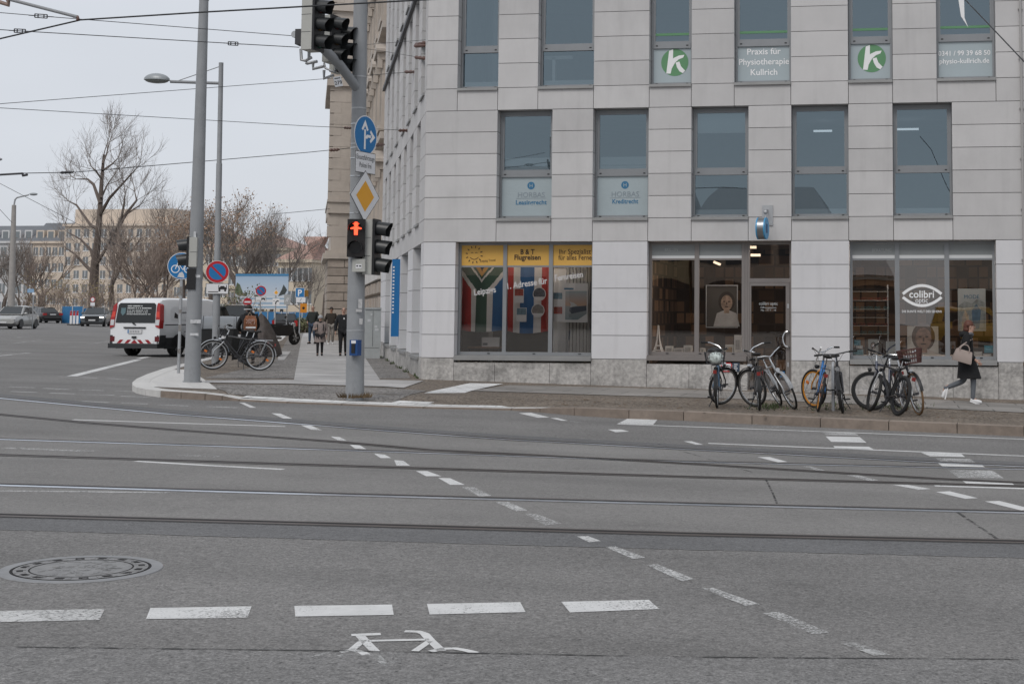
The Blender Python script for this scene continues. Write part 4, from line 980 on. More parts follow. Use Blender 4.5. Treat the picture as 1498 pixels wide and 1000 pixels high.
def sa(u, v):
 c = .5; w = .16 + 0 * v                                # hung on end: forked band
 d = abs(u - c)
 arm = max(0.0, (.36 - v)) * 1.05
 if v < .17 and d < (.17 - v) * .85: return 5 if v < .08 and d < (.08 - v) * .85 else 4
 if abs(d - arm) < .16 - (0 if arm > 0 else 0) and not (arm > .17 and d < arm - .16):
  return 0 if abs(d - arm) < .115 else 1
 if d < arm: return 0 if arm < .30 else 0
 if abs(d - arm) < .215: return 1
 return 2 if u < c else 3
flag('flag with green fork, red and blue fields hung over the small desk', 670, 741, 389, 482, D + .62, sa, FM)
flag('flag of red, white and blue upright stripes in the middle travel shop pane', 741, 802, 386, 484, D + .62, lambda u, v: (2, 1, 3, 3, 1, 2)[min(5, int(u * 6))], [cl('flag_green', (0, 0, 0)), FM[1], FM[2], FM[3]])
# leaflets and posters behind the glass of the travel shop
PAPER = pm('white_paper', (0.70, 0.71, 0.72), 0.7); PIC1 = pm('dark_photo_print', (0.10, 0.11, 0.13), 0.6, var=.8, vscale=14); PIC2 = pm('red_photo_print', (0.34, 0.07, 0.05), 0.6, var=.6, vscale=14); PIC3 = pm('blue_photo_print', (0.14, 0.24, 0.30), 0.6, var=.6, vscale=14)
YP = D + .40
for i, (x0, y0, x1, y1, m, lab) in enumerate(((752.5, 422, 766, 443, PIC2, 'white leaflet with a red photo beside the upper round picture'), (755.5, 450, 770, 470.5, PIC3, 'white leaflet with a pale blue photo beside the lower round picture'), (809, 427.5, 823, 447, PIC3, 'white leaflet with a green blue photo left of the ship poster, the upper one'), (809.5, 448, 823, 470, PIC2, 'white leaflet with a bright red photo left of the ship poster, the lower one'))):
 r = rect_px(x0, y0, x1, y1, YP); o = flat('leaflet', lab, 'leaflet', *r, YP, PAPER, group='leaflets in the travel shop window')
 sub(o, 'photo', m, lambda mb: mb.box(r[0] + .01, r[1] - .01, YP - .003, YP - .001, r[2] + (r[3] - r[2]) * .5, r[3] - .01))
for px, py, m, lab in ((789, 430, PIC1, 'round picture with a dark photo hanging above the other round picture'), (787, 454, pm('grey_photo_print', (0.22, 0.21, 0.20), .6, var=.6, vscale=12), 'round picture with a grey photo hanging below the other round picture')):
 c = at_y(px, py, YP); mb = MB(); mb.cyl((0, -.004, 0), (0, .004, 0), .155, n=28); o = tag(mb.build('round_picture', PAPER, None, loc=(c.x, YP, c.z), rel=True), lab, 'picture', 'round pictures in the travel shop window')
 mb = MB()
 P = [(.14 * math.cos(t), -.006, .14 * math.sin(t)) for t in [math.asin(-.45) + (PI - 2 * math.asin(-.45)) * k / 20 for k in range(21)]]
 mb.poly(P); mb.build('photo', m, o, smooth=0)
r = rect_px(823, 414, 859.5, 471.5, YP - .02); o = flat('ship_poster', 'large poster of a ship at sunset in front of the upright blinds', 'poster', *r, YP - .02, PAPER)
YQ = YP - .023
x0, x1, z0, z1 = r; W_, H_ = x1 - x0, z1 - z0
def gradm(name, c1, c2, za, zb):
 m = bpy.data.materials.new(name); m.use_nodes = True; nt = m.node_tree; b = nt.nodes['Principled BSDF']; b.inputs['Roughness'].default_value = .6
 tc = _n(nt, 'ShaderNodeTexCoord'); sp = _n(nt, 'ShaderNodeSeparateXYZ'); nt.links.new(tc.outputs['Object'], sp.inputs[0]); mr = _n(nt, 'ShaderNodeMapRange'); mr.inputs[1].default_value = za; mr.inputs[2].default_value = zb; nt.links.new(sp.outputs[2], mr.inputs[0])
 mx = _n(nt, 'ShaderNodeMix', data_type='RGBA'); mx.inputs[6].default_value = (*c1, 1); mx.inputs[7].default_value = (*c2, 1); nt.links.new(mr.outputs[0], mx.inputs[0]); nt.links.new(mx.outputs[2], b.inputs['Base Color']); return m
sub(o, 'sky_print', gradm('printed_sunset', (0.50, 0.34, 0.25), (0.33, 0.42, 0.46), H_ * .45, H_ * .8), lambda mb: mb.box(x0 + .07, x1 - .02, YQ - .001, YQ, z0 + H_ * .42, z1 - .18))
sub(o, 'sea_print', gradm('printed_sea', (0.18, 0.25, 0.28), (0.30, 0.32, 0.32), H_ * .06, H_ * .42), lambda mb: mb.poly([(x0 + .07, YQ - .001, z0 + .06), (x0 + W_ * .62, YQ - .001, z0 + .06), (x1 - .02, YQ - .001, z0 + .2), (x1 - .02, YQ - .001, z0 + H_ * .42), (x0 + .07, YQ - .001, z0 + H_ * .42)]))
sub(o, 'ship_print', pm('printed_hull', (0.06, 0.08, 0.11), .6), lambda mb: mb.poly([(x0 + .16, YQ - .003, z0 + H_ * .30), (x0 + .22, YQ - .003, z0 + H_ * .22), (x1 - .03, YQ - .003, z0 + H_ * .30), (x1 - .03, YQ - .003, z0 + H_ * .43), (x0 + .18, YQ - .003, z0 + H_ * .38)]))
sub(o, 'deck_print', pm('printed_white_deck', (0.52, 0.54, 0.55), .6), lambda mb: mb.poly([(x0 + .19, YQ - .004, z0 + H_ * .385), (x0 + W_ * .6, YQ - .004, z0 + H_ * .43), (x0 + W_ * .45, YQ - .004, z0 + H_ * .50), (x0 + W_ * .28, YQ - .004, z0 + H_ * .53), (x0 + .2, YQ - .004, z0 + H_ * .46)]))
sub(o, 'title_bar', BLUEL, lambda mb: mb.box(x0 + .04, x0 + .26, YQ - .003, YQ - .001, z1 - .15, z1 - .11))
# upright louvre blinds
SL = pm('white_louvre_fabric', (0.70, 0.71, 0.71), 0.8)
a = at_y(811, 389, D + .75); b = at_y(866, 517, D + .75)
bl = empty('louvre_blind', (a.x, D + .75, b.z), 0, 'white upright louvre blinds behind the ship poster', 'blind')
n = 11
for k in range(n):
 x = (b.x - a.x) * k / n; ang = math.radians(8 if k < 4 else 58)
 mb = MB(); mb.cbox((x, 0, (a.z - b.z) / 2), (.085, .004, a.z - b.z), Matrix.Rotation(ang, 3, 'Z')); mb.build('slat', SL, bl, smooth=0)
mb = MB(); mb.box(-.05, b.x - a.x, -.03, .03, a.z - b.z, a.z - b.z + .05); mb.build('rail', FRAME, bl, smooth=0)
# desk with a small white screen
a = at_y(684, 508, D + .9); b = at_y(731, 512, D + .9)
t = empty('desk', (a.x, D + .9, a.z - .72), 0, 'small wooden desk under the green and red flag in the travel shop', 'desk'); L = b.x - a.x
WOOD = pm('desk_wood', (0.20, 0.11, 0.06), 0.5, var=.2)
MB().box(0, L, 0, .6, .70, .74).build('tabletop', WOOD, t, smooth=0)
for x in (.02, L - .06):
 for y in (.02, .54): MB().box(x, x + .04, y, y + .04, 0, .70).build('leg', DARKG, t, smooth=0)
r = rect_px(705, 493, 730.5, 506.5, D + .95); o = flat('screen_board', 'white screen standing on the small desk in the travel shop', 'screen', r[0], r[1], a.z + .02, r[3], D + .95, PAPER, .03)
sub(o, 'text_block', PIC1, lambda mb: mb.box(r[0] + .02, r[0] + .14, D + .946, D + .949, a.z + .05, a.z + .11))
# optician display: white tower model, boxes, portraits, shelves
def portrait(label, px0, py0, px1, py1, y, bgc, hair, skin, cloth, frame=None, hx=.5, group=None, hs=1.0):
 r = rect_px(px0, py0, px1, py1, y); o = flat('portrait_poster', label, 'poster', *r, y, pm('poster_paper_%d' % int(px0), bgc, .6, var=.12, vscale=2), .012, group)
 x0, x1, z0, z1 = r; W, H = x1 - x0, z1 - z0; cx = x0 + W * hx; cz = z0 + H * .60; fr = min(W * .19, H * .16) * hs
 E = lambda cx, cz, rx, rz, yy, n=20: [(cx + rx * math.cos(2 * PI * k / n), yy, cz + rz * math.sin(2 * PI * k / n)) for k in range(n)]
 sub(o, 'hair_print', pm('printed_hair_%d' % int(px0), hair, .7, var=.5, vscale=9), lambda mb: mb.poly(E(cx, cz + fr * .1, fr * 1.45, fr * 1.75, y - .002)))
 sub(o, 'clothing_print', pm('printed_cloth_%d' % int(px0), cloth, .7, var=.2), lambda mb: mb.poly([(cx - fr * 2.3, y - .003, z0 + .01), (cx + fr * 2.3, y - .003, z0 + .01), (cx + fr * 1.7, y - .003, cz - fr * 1.9), (cx, y - .003, cz - fr * 1.2), (cx - fr * 1.7, y - .003, cz - fr * 1.9)]))
 sub(o, 'face_print', pm('printed_skin_%d' % int(px0), skin, .7, var=.6, vscale=9), lambda mb: (mb.poly(E(cx, cz - fr * .1, fr, fr * 1.35, y - .004)), mb.box(cx - fr * .45, cx + fr * .45, y - .0045, y - .004, cz - fr * 1.9, cz - fr)))
 def feat(mb):
  for k in (-1, 1): mb.poly(E(cx + k * fr * .42, cz + fr * .12, fr * .22, fr * .12, y - .006, 10))
  mb.poly(E(cx, cz - fr * .78, fr * .34, fr * .10, y - .006, 10)); mb.box(cx - fr * .06, cx + fr * .10, y - .0065, y - .006, cz - fr * .45, cz)
 sub(o, 'features_print', pm('printed_dark_features', (0.05, 0.03, 0.025), .7), feat)
 if frame: sub(o, 'frame', frame, lambda mb: [mb.box(*q) for q in ((x0 - .02, x1 + .02, y - .012, y, z1, z1 + .02), (x0 - .02, x1 + .02, y - .012, y, z0 - .02, z0), (x0 - .02, x0, y - .012, y, z0, z1), (x1, x1 + .02, y - .012, y, z0, z1))])
 return o
portrait('dark framed poster of a man with glasses beside the shop door', 1034, 418, 1078, 478, D + .7, (0.06, 0.055, 0.05), (0.03, 0.025, 0.02), (0.30, 0.22, 0.17), (0.42, 0.42, 0.42), GALV, .66)
portrait('big white portrait poster of a bearded face under the eye lettering', 1327, 477, 1373, 519, D + .55, (0.50, 0.50, 0.48), (0.10, 0.07, 0.055), (0.24, 0.15, 0.11), (0.40, 0.38, 0.36), None, .52, None, 1.75)
portrait('small grey card with a long haired woman on the window board', 1270, 496, 1285, 519, D + .5, (0.32, 0.35, 0.36), (0.03, 0.025, 0.025), (0.40, 0.32, 0.28), (0.45, 0.45, 0.46), None, .5, 'cards on the optician window board')
portrait('small brown card with a face on the window board behind the walking woman', 1390, 499, 1398, 519, D + .5, (0.28, 0.26, 0.25), (0.04, 0.03, 0.025), (0.34, 0.20, 0.14), (0.05, 0.05, 0.05), None, .5, 'cards on the optician window board')
# blue white mountain poster
r = rect_px(1401, 422, 1442.5, 484, D + .6); o = flat('mountain_poster', 'tall pale poster with blue figures above the walking woman', 'poster', *r, D + .6, pm('pale_blue_print', (0.42, 0.47, 0.49), .6, var=.08), .008)
x0, x1, z0, z1 = r; y = D + .598
sub(o, 'mountain_print', pm('printed_mountain', (0.28, 0.32, 0.33), .7, var=.5, vscale=9), lambda mb: mb.poly([(x0 + .01, y, z0 + .02), (x1 - .01, y, z0 + .02), (x1 - .01, y, z0 + .62), (x0 + .42, y, z0 + .70), (x0 + .3, y, z0 + .60), (x0 + .15, y, z0 + .66), (x0 + .01, y, z0 + .55)]))
sub(o, 'figure_print', pm('printed_blue_figure', (0.10, 0.18, 0.27), .7, var=.4, vscale=8), lambda mb: (mb.poly([(x0 + .32, y - .001, z0 + .05), (x0 + .46, y - .001, z0 + .05), (x0 + .50, y - .001, z0 + .45), (x0 + .40, y - .001, z0 + .6), (x0 + .30, y - .001, z0 + .45)]), ))
sub(o, 'horse_print', pm('printed_pale_figure', (0.40, 0.36, 0.32), .7, var=.5, vscale=9), lambda mb: mb.poly([(x0 + .08, y - .001, z0 + .1), (x0 + .22, y - .001, z0 + .08), (x0 + .24, y - .001, z0 + .35), (x0 + .16, y - .001, z0 + .46), (x0 + .09, y - .001, z0 + .3)]))
sub(o, 'title_print', BLUEL, lambda mb: mb.text('MODE', .12, (x0 + x1) / 2, z1 - .22, y - .001))
zb = zg(1300, 520.5)
# white curved-line card, blue cards
r = rect_px(1296, 499, 1311, 519, D + .5); o = flat('display_card', 'pale blue card with a dark curved stripe beside the first mullion', 'card', *r, D + .5, pm('pale_card', (0.42, 0.48, 0.52), .6), .008, 'cards on the optician window board')
sub(o, 'curve_print', pm('navy_print', (0.05, 0.08, 0.16), .6), lambda mb: mb.stroke([(r[0] + .01, r[2] + .06), (r[0] + .08, r[2] + .15), (r[0] + .16, r[2] + .20), (r[1] - .01, r[2] + .23)], .03, D + .497))
for px0, py0, px1, py1, c, lab in ((1249, 497, 1259, 505, (0.14, 0.30, 0.38), 'blue card standing on top of the white card pile'), (1252, 505, 1262, 510, (0.5, 0.52, 0.53), 'white card standing between two blue cards'), (1248, 511, 1263, 519, (0.22, 0.38, 0.45), 'pale blue card at the foot of the glasses shelves'), (1440, 505, 1454, 516, (0.07, 0.30, 0.42), 'bright blue sign card right of the walking woman'), (1425, 514, 1437, 520, (0.50, 0.52, 0.52), 'white card on the board right under the mountain poster'), (1438, 517, 1450, 520.5, (0.5, 0.5, 0.5), 'low white card under the bright blue sign card')):
 r = rect_px(px0, py0, px1, py1, D + .5); o = flat('display_card', lab, 'card', *r, D + .5, pm('card_%d' % px0, c, .6), .02, 'cards on the optician window board')
 sub(o, 'text_line', pm('card_print_%d' % px0, tuple(min(.8, v * 1.7 + .02) for v in c), .6), lambda mb: [mb.box(r[0] + .03, r[1] - .03 - .03 * k, D + .497, D + .4995, r[3] - .05 - .045 * k, r[3] - .03 - .045 * k) for k in range(1 + int((r[3] - r[2]) / .09))])
# shelves with spectacles
y0 = D + .75
a = at_y(1246, 423, y0); b = at_y(1305, 500, y0)
sh = empty('glasses_shelf', (a.x, y0, b.z), 0, 'shelving with rows of spectacles in the first optician pane', 'shelf'); LW = b.x - a.x
GS = pm('glass_shelf', (0.30, 0.30, 0.28), 0.3)
for k, py in enumerate((426, 439, 452, 464, 476, 488)):
 z = at_y(1270, py, y0).z - b.z; MB().box(0, LW * .9, -.05, .2, z - .012, z).build('shelf_board', GS, sh, smooth=0)
 o = MB(); random.seed(k)
 for q in range(5):
  x = .08 + q * .17 + random.uniform(-.02, .02)
  for s_ in (-1, 1): o.ring((x + s_ * .034, z + .03), .022, .030, -.03, 12)
  o.box(x - .006, x + .006, -.03, -.025, z + .032, z + .038)
 o.v = [(v[0] + a.x, v[1] + y0, v[2] + b.z) for v in o.v]
 tag(o.build('spectacles_row', pm('spectacle_frames_%d' % (k % 3), ((0.02, 0.02, 0.02), (0.25, 0.05, 0.03), (0.04, 0.18, 0.20))[k % 3], .3), None, False, loc=(a.x, y0, b.z + z)), ('row of black spectacles on the top glass shelf', 'row of red spectacles on the second glass shelf', 'row of teal spectacles on the third glass shelf', 'row of black spectacles on the fourth glass shelf', 'row of red spectacles on the fifth glass shelf', 'row of teal spectacles on the lowest glass shelf')[k], 'spectacles', 'rows of spectacles')
for x in (0, LW * .9): MB().box(x - .015, x + .015, .05, .08, 0, a.z - b.z + .1).build('upright', GALV, sh, smooth=0)
# white tower model and boxes in the left optician window
p = at_y(963, 517, D + .55); tw = MB(); H = (at_y(963, 475.5, D + .55).z - p.z)
prof = [(.13, 0), (.085, .12), (.055, .28), (.03, .50), (.014, .80), (.008, 1)]
for sx in (-1, 1):
 for sy in (-1, 1):
  tw.tube([(sx * r_, sy * r_, t_ * H) for r_, t_ in prof], [.022, .018, .014, .012, .012, .008], 5)
for r_, t_ in ((.10, .12), (.066, .28), (.022, .72)): tw.box(-r_, r_, -r_, r_, t_ * H - .012, t_ * H + .012)
tw.v = [(v[0] + p.x, v[1] + p.y, v[2] + p.z) for v in tw.v]
tag(tw.build('tower_model', WHITE, None, loc=p), 'white model of an iron lattice tower in the left optician pane', 'model')
BX = [(973, 506, 984, 517, (.6, .6, .58), 'white box beside the white tower model'), (985, 509, 999, 517, (.5, .5, .5), 'low pale box between the tower model and the first mullion'), (1000, 505, 1012, 517, (.58, .58, .57), 'white box left of the first mullion'), (1024, 509, 1031, 517, (.62, .62, .6), 'little white box right of the first mullion'), (1048, 511, 1060, 517, (.5, .5, .49), 'low white box behind the bicycle handlebar'), (1061, 504, 1073, 518, (.55, .55, .53), 'white box with a gold front beside the tall white box'), (1074, 490, 1084, 518, (.66, .67, .68), 'tall white box in the corner by the shop door')]
for px0, py0, px1, py1, c, lab in BX:
 r = rect_px(px0, py0, px1, py1, D + .55); z0 = at_y(1000, 517.6, D + .55).z
 o = flat('display_box', lab, 'box', r[0], r[1], z0, r[3], D + .55, pm('display_box_%d' % px0, c, .6), .12, 'boxes in the optician window')
 sub(o, 'front_print', pm('box_print_%d' % px0, (.30, .20, .10) if 'gold' in lab else tuple(v * .55 for v in c), .6, var=.4, vscale=8), lambda mb: mb.box(r[0] + .03, r[1] - .03, D + .547, D + .5495, z0 + (r[3] - z0) * .25, z0 + (r[3] - z0) * .75))
# window boards the display stands on
for x0, x1, z, lab in ((W1[1][0] + .08, ED - .1, at_y(1000, 517.6, D + .55).z, 'long white window board carrying the tower model and boxes'), (W1[2][0] + .08, W1[2][1] - .08, at_y(1350, 519.6, D + .5).z, 'long window board carrying the cards in the optician window')):
 o = MB(Matrix.Translation((-x0, -D - .35, -z))).box(x0, x1, D + .35, D + 1.0, z - .04, z - .003).box(x0, x1, D + .9, D + .98, z - .75, z - .04).build('window_board', pm('display_board', (.35, .32, .30), .6), None, False, loc=(x0, D + .35, z), rel=True); tag(o, lab, 'shelf')
# ------------------------------------------------------------------ the other side of the street, seen only as a reflection
OB = pm('opposite_brown_render', (0.52, 0.43, 0.36), 0.9, var=.1, vscale=.3); OBW2 = pm('opposite_dark_shopfront', (0.05, 0.042, 0.038), .5, var=.5, vscale=.6); OBW = pm('opposite_dark_glass', (0.10, 0.11, 0.12), .3)
OPP = pm('opposite_pale_render', (0.55, 0.50, 0.44), 0.9, var=.1, vscale=.3); ROOFT = pm('opposite_roof', (0.56, 0.54, 0.53), .8)
def opposite(x0, x1, y, h, m, lab, nw):
 h = max(h, 2.6)
 b = empty('opposite_house', ((x0 + x1) / 2, y, gz((x0 + x1) / 2, y)), 0, lab, 'house'); W = (x1 - x0) / 2
 MB().box(-W, W, -10, 0, -.5, h).build('wall', m, b, smooth=0); MB().loft([[(-W, 0.3, h), (W, .3, h), (W, -10.3, h), (-W, -10.3, h)], [(-W + 1, -3.5, h + 2.2), (W - 1, -3.5, h + 2.2), (W - 1, -6, h + 2.2), (-W + 1, -6, h + 2.2)]]).build('roof', ROOFT, b, smooth=0)
 for r in range(int(h / 3.2)):
  for k in range(nw):
   x = -W + (k + .5) * 2 * W / nw; w_ = MB().box(x - .6, x + .6, .002, .06, 1 + r * 3.2, 2.8 + r * 3.2).build('window', OBW, b, smooth=0)
 MB().box(-W, W, .17, .24, -.4, min(2.9, h - .5)).build('shopfront', OBW2, b, smooth=0)
 MB().box(-W, W, .064, .16, h - .3, h).build('cornice', OPP, b, smooth=0)
def opx(px0, px1, py, y, m, lab, nw):
 yv = 2 * D - y; z = at_y((px0 + px1) / 2, py, yv).z; x0, x1 = at_y(px0, py, yv).x, at_y(px1, py, yv).x
 opposite(x0, x1, y, z - gz((x0 + x1) / 2, y) - 2.2, m, lab, nw)
OPY = pm('opposite_yellow_render', (0.58, 0.47, 0.30), 0.9); OPO = pm('opposite_orange_render', (0.55, 0.33, 0.20), 0.9)
opx(500, 800, 235, -20, OB, 'brown house across the street mirrored only in the travel shop', 7)
opx(804, 1010, 258, -22, OPY, 'yellow house across the street mirrored only in the shop panes', 5)
opx(1014, 1212, 266, -21, OB, 'brown house across the street mirrored only around the shop door', 5)
opx(1216, 1310, 345, -19, OPO, 'orange house across the street mirrored only beside the spectacles', 3)
opx(1392, 1560, 300, -20, OPP, 'pale house across the street mirrored only behind the walking woman', 4)
opx(1560, 1900, 290, -20, OB, 'long brown house across the street at the far right, only mirrored', 6)
# ================================================================== masts, signals, signs, wires
def zrot(a): return Matrix.Rotation(a, 4, 'Z')
def pole(name, label, foot, top_px, y, r0, r1, m, n=16, parts=True, bandpx=()):
 """upright standing at foot (world), reaching the picture height top_px"""
 top = at_y(*top_px, y); o = empty(name, foot, 0, label, 'pole')
 d = top - Vector(foot)
 MB().tube([(0, 0, -.05), d], [r0, r1], n).build('shaft', m, o)
 return o, d
# main signal pole -------------------------------------------------------
fp = onpave(519, 581); YM = fp.y
mp_ = empty('signal_pole', fp, 0, 'thick grey steel signal pole on the pavement corner with a blue push button', 'pole')
top = at_y(528.5, -60, YM) - fp
mid = at_y(520.8, 440, YM) - fp; mid2 = at_y(523, 300, YM) - fp
MB().tube([(0, 0, -.05), mid, mid2, top], [.158, .150, .132, .118], 20).build('shaft', POLEG, mp_)
def on_axis(py):
 z = at_y(521, py, YM).z - fp.z; t = z / top.z
 return Vector((top.x * t, 0, z))
for py, r in ((483, .153), (211, .130), (159, .127), (113, .126)): MB().cyl(on_axis(py) - Vector((0, 0, .012)), on_axis(py) + Vector((0, 0, .012)), r + .003, n=20).build('clamp_band', GALV, mp_)
for py in (182, 217, 232, 258, 283, 312): MB().cyl(on_axis(py) - Vector((0, 0, .006)), on_axis(py) + Vector((0, 0, .006)), .139, n=20).build('clamp_band', CHROME, mp_)
a3 = on_axis(134) ; tip = at_y(466, 64, 21.9) - fp
el = a3 + Vector((0, 0, .0))
MB().tube([el, el.lerp(tip, .5) + Vector((0, 0, .06)), tip], .085, 12).build('mast_arm', POLEG, mp_)
# stickers and a patch of paper on the pole
mb = MB()
for px, py, w_, h_ in ((527, 444, .07, .16), (525, 454, .11, .05), (528, 470, .06, .10)):
 p = at_y(px, py, YM - .158) - fp; mb.box(p.x - w_ / 2, p.x + w_ / 2, p.y, p.y + .004, p.z - h_ / 2, p.z + h_ / 2)
mb.build('sticker', pm('torn_paper_sticker', (.42, .42, .42), .8, var=.3, vscale=20), mp_, smooth=0)
# weeds round the foot
DRY = pm('dry_weeds', (.11, .075, .04), .9, var=.4)
random.seed(2); mb = MB()
for k in range(160):
 a = random.random() * 2 * PI; r = .15 + random.random() * .14; h = .04 + random.random() * .07
 mb.poly([(r * math.cos(a), r * math.sin(a), 0), (r * math.cos(a) + .02, r * math.sin(a), 0), ((r + .05) * math.cos(a + .2), (r + .05) * math.sin(a + .2), h)])
mb.v = [(v[0] + fp.x, v[1] + fp.y, v[2] + fp.z) for v in mb.v]
o = mb.build('weeds', DRY, None, False); o['kind'] = 'stuff'
# signal heads -----------------------------------------------------------
HOUS = pm('pale_signal_housing', (.42, .42, .39), .55, var=.06); VIS = pm('black_signal_visor', (.02, .022, .023), .38)
LENS = {'r': pm('dark_red_lens', (.06, .01, .01), .15), 'y': pm('dark_amber_lens', (.07, .035, .005), .15), 'g': pm('dark_green_lens', (.01, .05, .035), .15)}
def signal(label, loc, yaw, s=1.0, lenses='ryg', group=None, visor=.24, hous=HOUS, backdepth=.17):
 """head facing local -y; loc is the middle of the front face"""
 n = len(lenses); h = .30 * s; o = empty('traffic_signal', loc, yaw, label, 'traffic light', group); H = n * h
 w = .17 * s
 MB().box(-w * .92, w * .92, .012, backdepth * s, -H / 2, H / 2).build('housing', hous, o, smooth=0)
 mb = MB()
 for k in range(1, n): mb.box(-w * .93, w * .93, .04, backdepth * s + .002, H / 2 - k * h - .004, H / 2 - k * h + .004)
 mb.build('seam', DARKG, o, smooth=0)
 MB().box(-w, w, -.03, .012, -H / 2 - .01, H / 2 + .01).build('front_panel', BLACK, o, smooth=0)
 for k, c in enumerate(lenses):
  zc = H / 2 - (k + .5) * h; r = .115 * s
  le = MB(Matrix.Translation((0, 0, zc))); le.cyl((0, -.045, 0), (0, -.03, 0), r * .96, n=20); le.build('lens', LENS[c], o)
  mb = MB(Matrix.Translation((0, 0, zc))); N = 20; a0 = math.radians(-50); a1 = math.radians(230)
  rings = []
  for t in range(6):
   f = t / 5; L = []
   for i in range(N + 1):
    a = a0 + (a1 - a0) * i / N; cut = .5 + .5 * max(0, math.sin(a)); dep = visor * s * (.40 + .60 * cut)
    L.append((r * 1.10 * math.cos(a), -.03 - dep * f, r * 1.10 * math.sin(a) - .03 * f * s))
   rings.append(L)
  mb.loft(rings, closed=False, cap=False)
  mb.loft([[(p[0] * .96, p[1], p[2] * .96) for p in q] for q in rings], closed=False, cap=False)
  mb.build('visor', VIS, o)
 return o
def face_yaw(deg): return math.radians(deg + 21)          # measured from the sight line to the pole, + turns to the right
p = at_y(550, 361.5, YM - .05); s3 = signal('three light traffic signal on the pole seen from its side, beside the red man', p, face_yaw(72), 1.06)
for z in (-.36, .36):
 mb = MB(Matrix.Translation(-Vector(s3.location))); a = on_axis(361) + fp; mb.tube([(a.x, a.y, p.z + z), (p.x - .08, p.y, p.z + z)], .02, 6); ob = mb.build('bracket', GALV, s3); ob.matrix_parent_inverse = zrot(-face_yaw(72))
# pedestrian signal
RED = pm('lit_red_man', (1, .06, .02), .5, emit=2.6, emitcol=(1.0, .075, .03))
p = at_y(520.8, 348, YM - .33); ps = empty('pedestrian_signal', p, face_yaw(-6), 'black pedestrian signal with a lit red man on the grey pole', 'traffic light'); h = .655; w = .148
MB().box(-w, w, 0, .2, -h / 2, h / 2).build('housing', BLACK, ps, smooth=0)
MB().box(-w, w, -.02, -.002, -h / 2, h / 2).build('front_panel', pm('matt_black_panel', (.008, .006, .006), .5), ps, smooth=0)
mb = MB(); c = (0, h / 4); y = -.032
E_ = lambda cx, cz, rx, rz, yy, n=14: [(cx + rx * math.cos(2 * PI * k / n), yy, cz + rz * math.sin(2 * PI * k / n)) for k in range(n)]
mb.poly(E_(0, c[1] + .060, .036, .034, y)); mb.prism([(-.062, c[1] + .078), (.062, c[1] + .078), (.034, c[1] + .092), (.022, c[1] + .112), (-.022, c[1] + .112), (-.034, c[1] + .092)], y - .002, y)
mb.prism([(-.098, c[1] - .004), (-.085, c[1] + .012), (-.03, c[1] + .028), (.03, c[1] + .028), (.085, c[1] + .012), (.098, c[1] - .004), (.085, c[1] - .014), (.034, c[1] - .010), (.028, c[1] - .115), (.004, c[1] - .115), (0, c[1] - .06), (-.004, c[1] - .115), (-.028, c[1] - .115), (-.034, c[1] - .010), (-.085, c[1] - .014)], y - .002, y)
mb.build('lit_figure', RED, ps, smooth=0)
mb = MB(); mb.cyl((0, -.028, -h / 4), (0, -.02, -h / 4), .105, n=22); mb.build('lens', pm('dark_lens', (.02, .022, .024), .12), ps)
for k in (1, -1):
 mb = MB(Matrix.Translation((0, 0, k * h / 4))); rings = []
 for t in range(4):
  f = t / 3; rings.append([(.120 * math.cos(math.radians(-15 + 210 * i / 14)), -.02 - .16 * f, .120 * math.sin(math.radians(-15 + 210 * i / 14)) - .012 * f) for i in range(15)])
 mb.loft(rings, closed=False, cap=False); mb.build('visor', VIS, ps)
# device box below and push button
p = at_y(524.5, 388, YM - .30); o = empty('signal_box', p, 0, 'small beige box with a white pictogram plate under the red man', 'box')
MB().box(-.115, .115, 0, .2, -.11, .11).build('case', HOUS, o, smooth=0); MB().box(-.05, .055, -.004, -.0005, -.05, .02).build('plate', SIGNW, o, smooth=0)
mb = MB(); mb.poly(E_(-.022, -.012, .018, .014, -.006)); mb.poly(E_(.030, -.012, .018, .014, -.006)); mb.build('pictogram', BLACK, o, smooth=0)
p = at_y(517, 508.5, YM - .25); o = empty('push_button', p, math.radians(-12), 'blue push button box on the thick grey signal pole', 'push button')
MB().box(-.08, .08, 0, .12, -.135, .135).build('case', pm('blue_button_case', (.012, .06, .20), .35), o, smooth=0)
MB().box(-.035, .035, -.012, -.001, -.09, .07).build('touch_plate', BLACK, o, smooth=0); MB().box(-.04, .05, -.01, -.001, .075, .125).build('label_plate', SIGNW, o, smooth=0)
# signs on the pole ------------------------------------------------------
def sign_plate(name, label, cat, loc, yaw, outline, face, back=GALV, th=.006):
 o = empty(name, loc, yaw, label, cat)
 MB().prism(outline, 0, th).build('plate', [back], o, smooth=0)
 MB().poly([(p[0], -.001, p[1]) for p in outline]).build('face', face, o, smooth=0)
 return o
def circ(r, n=36): return [(r * math.cos(2 * PI * k / n), r * math.sin(2 * PI * k / n)) for k in range(n)]
def rectp(w, h, cr=.0): return [(-w / 2, -h / 2), (w / 2, -h / 2), (w / 2, h / 2), (-w / 2, h / 2)]
def inlay(o, name, m, fn, y=-.003):
 mb = MB(); fn(mb, y); return mb.build(name, m, o, smooth=0)
YAWS = face_yaw(57)
p = at_y(535, 198, YM - .12); r = .350
o = sign_plate('direction_sign', 'round blue sign with white straight and right arrows on the signal pole', 'sign', p, YAWS, circ(r), SIGNW)
inlay(o, 'blue_field', SIGNB, lambda mb, y: mb.poly([(q[0] * .945, y, q[1] * .945) for q in circ(r)]))
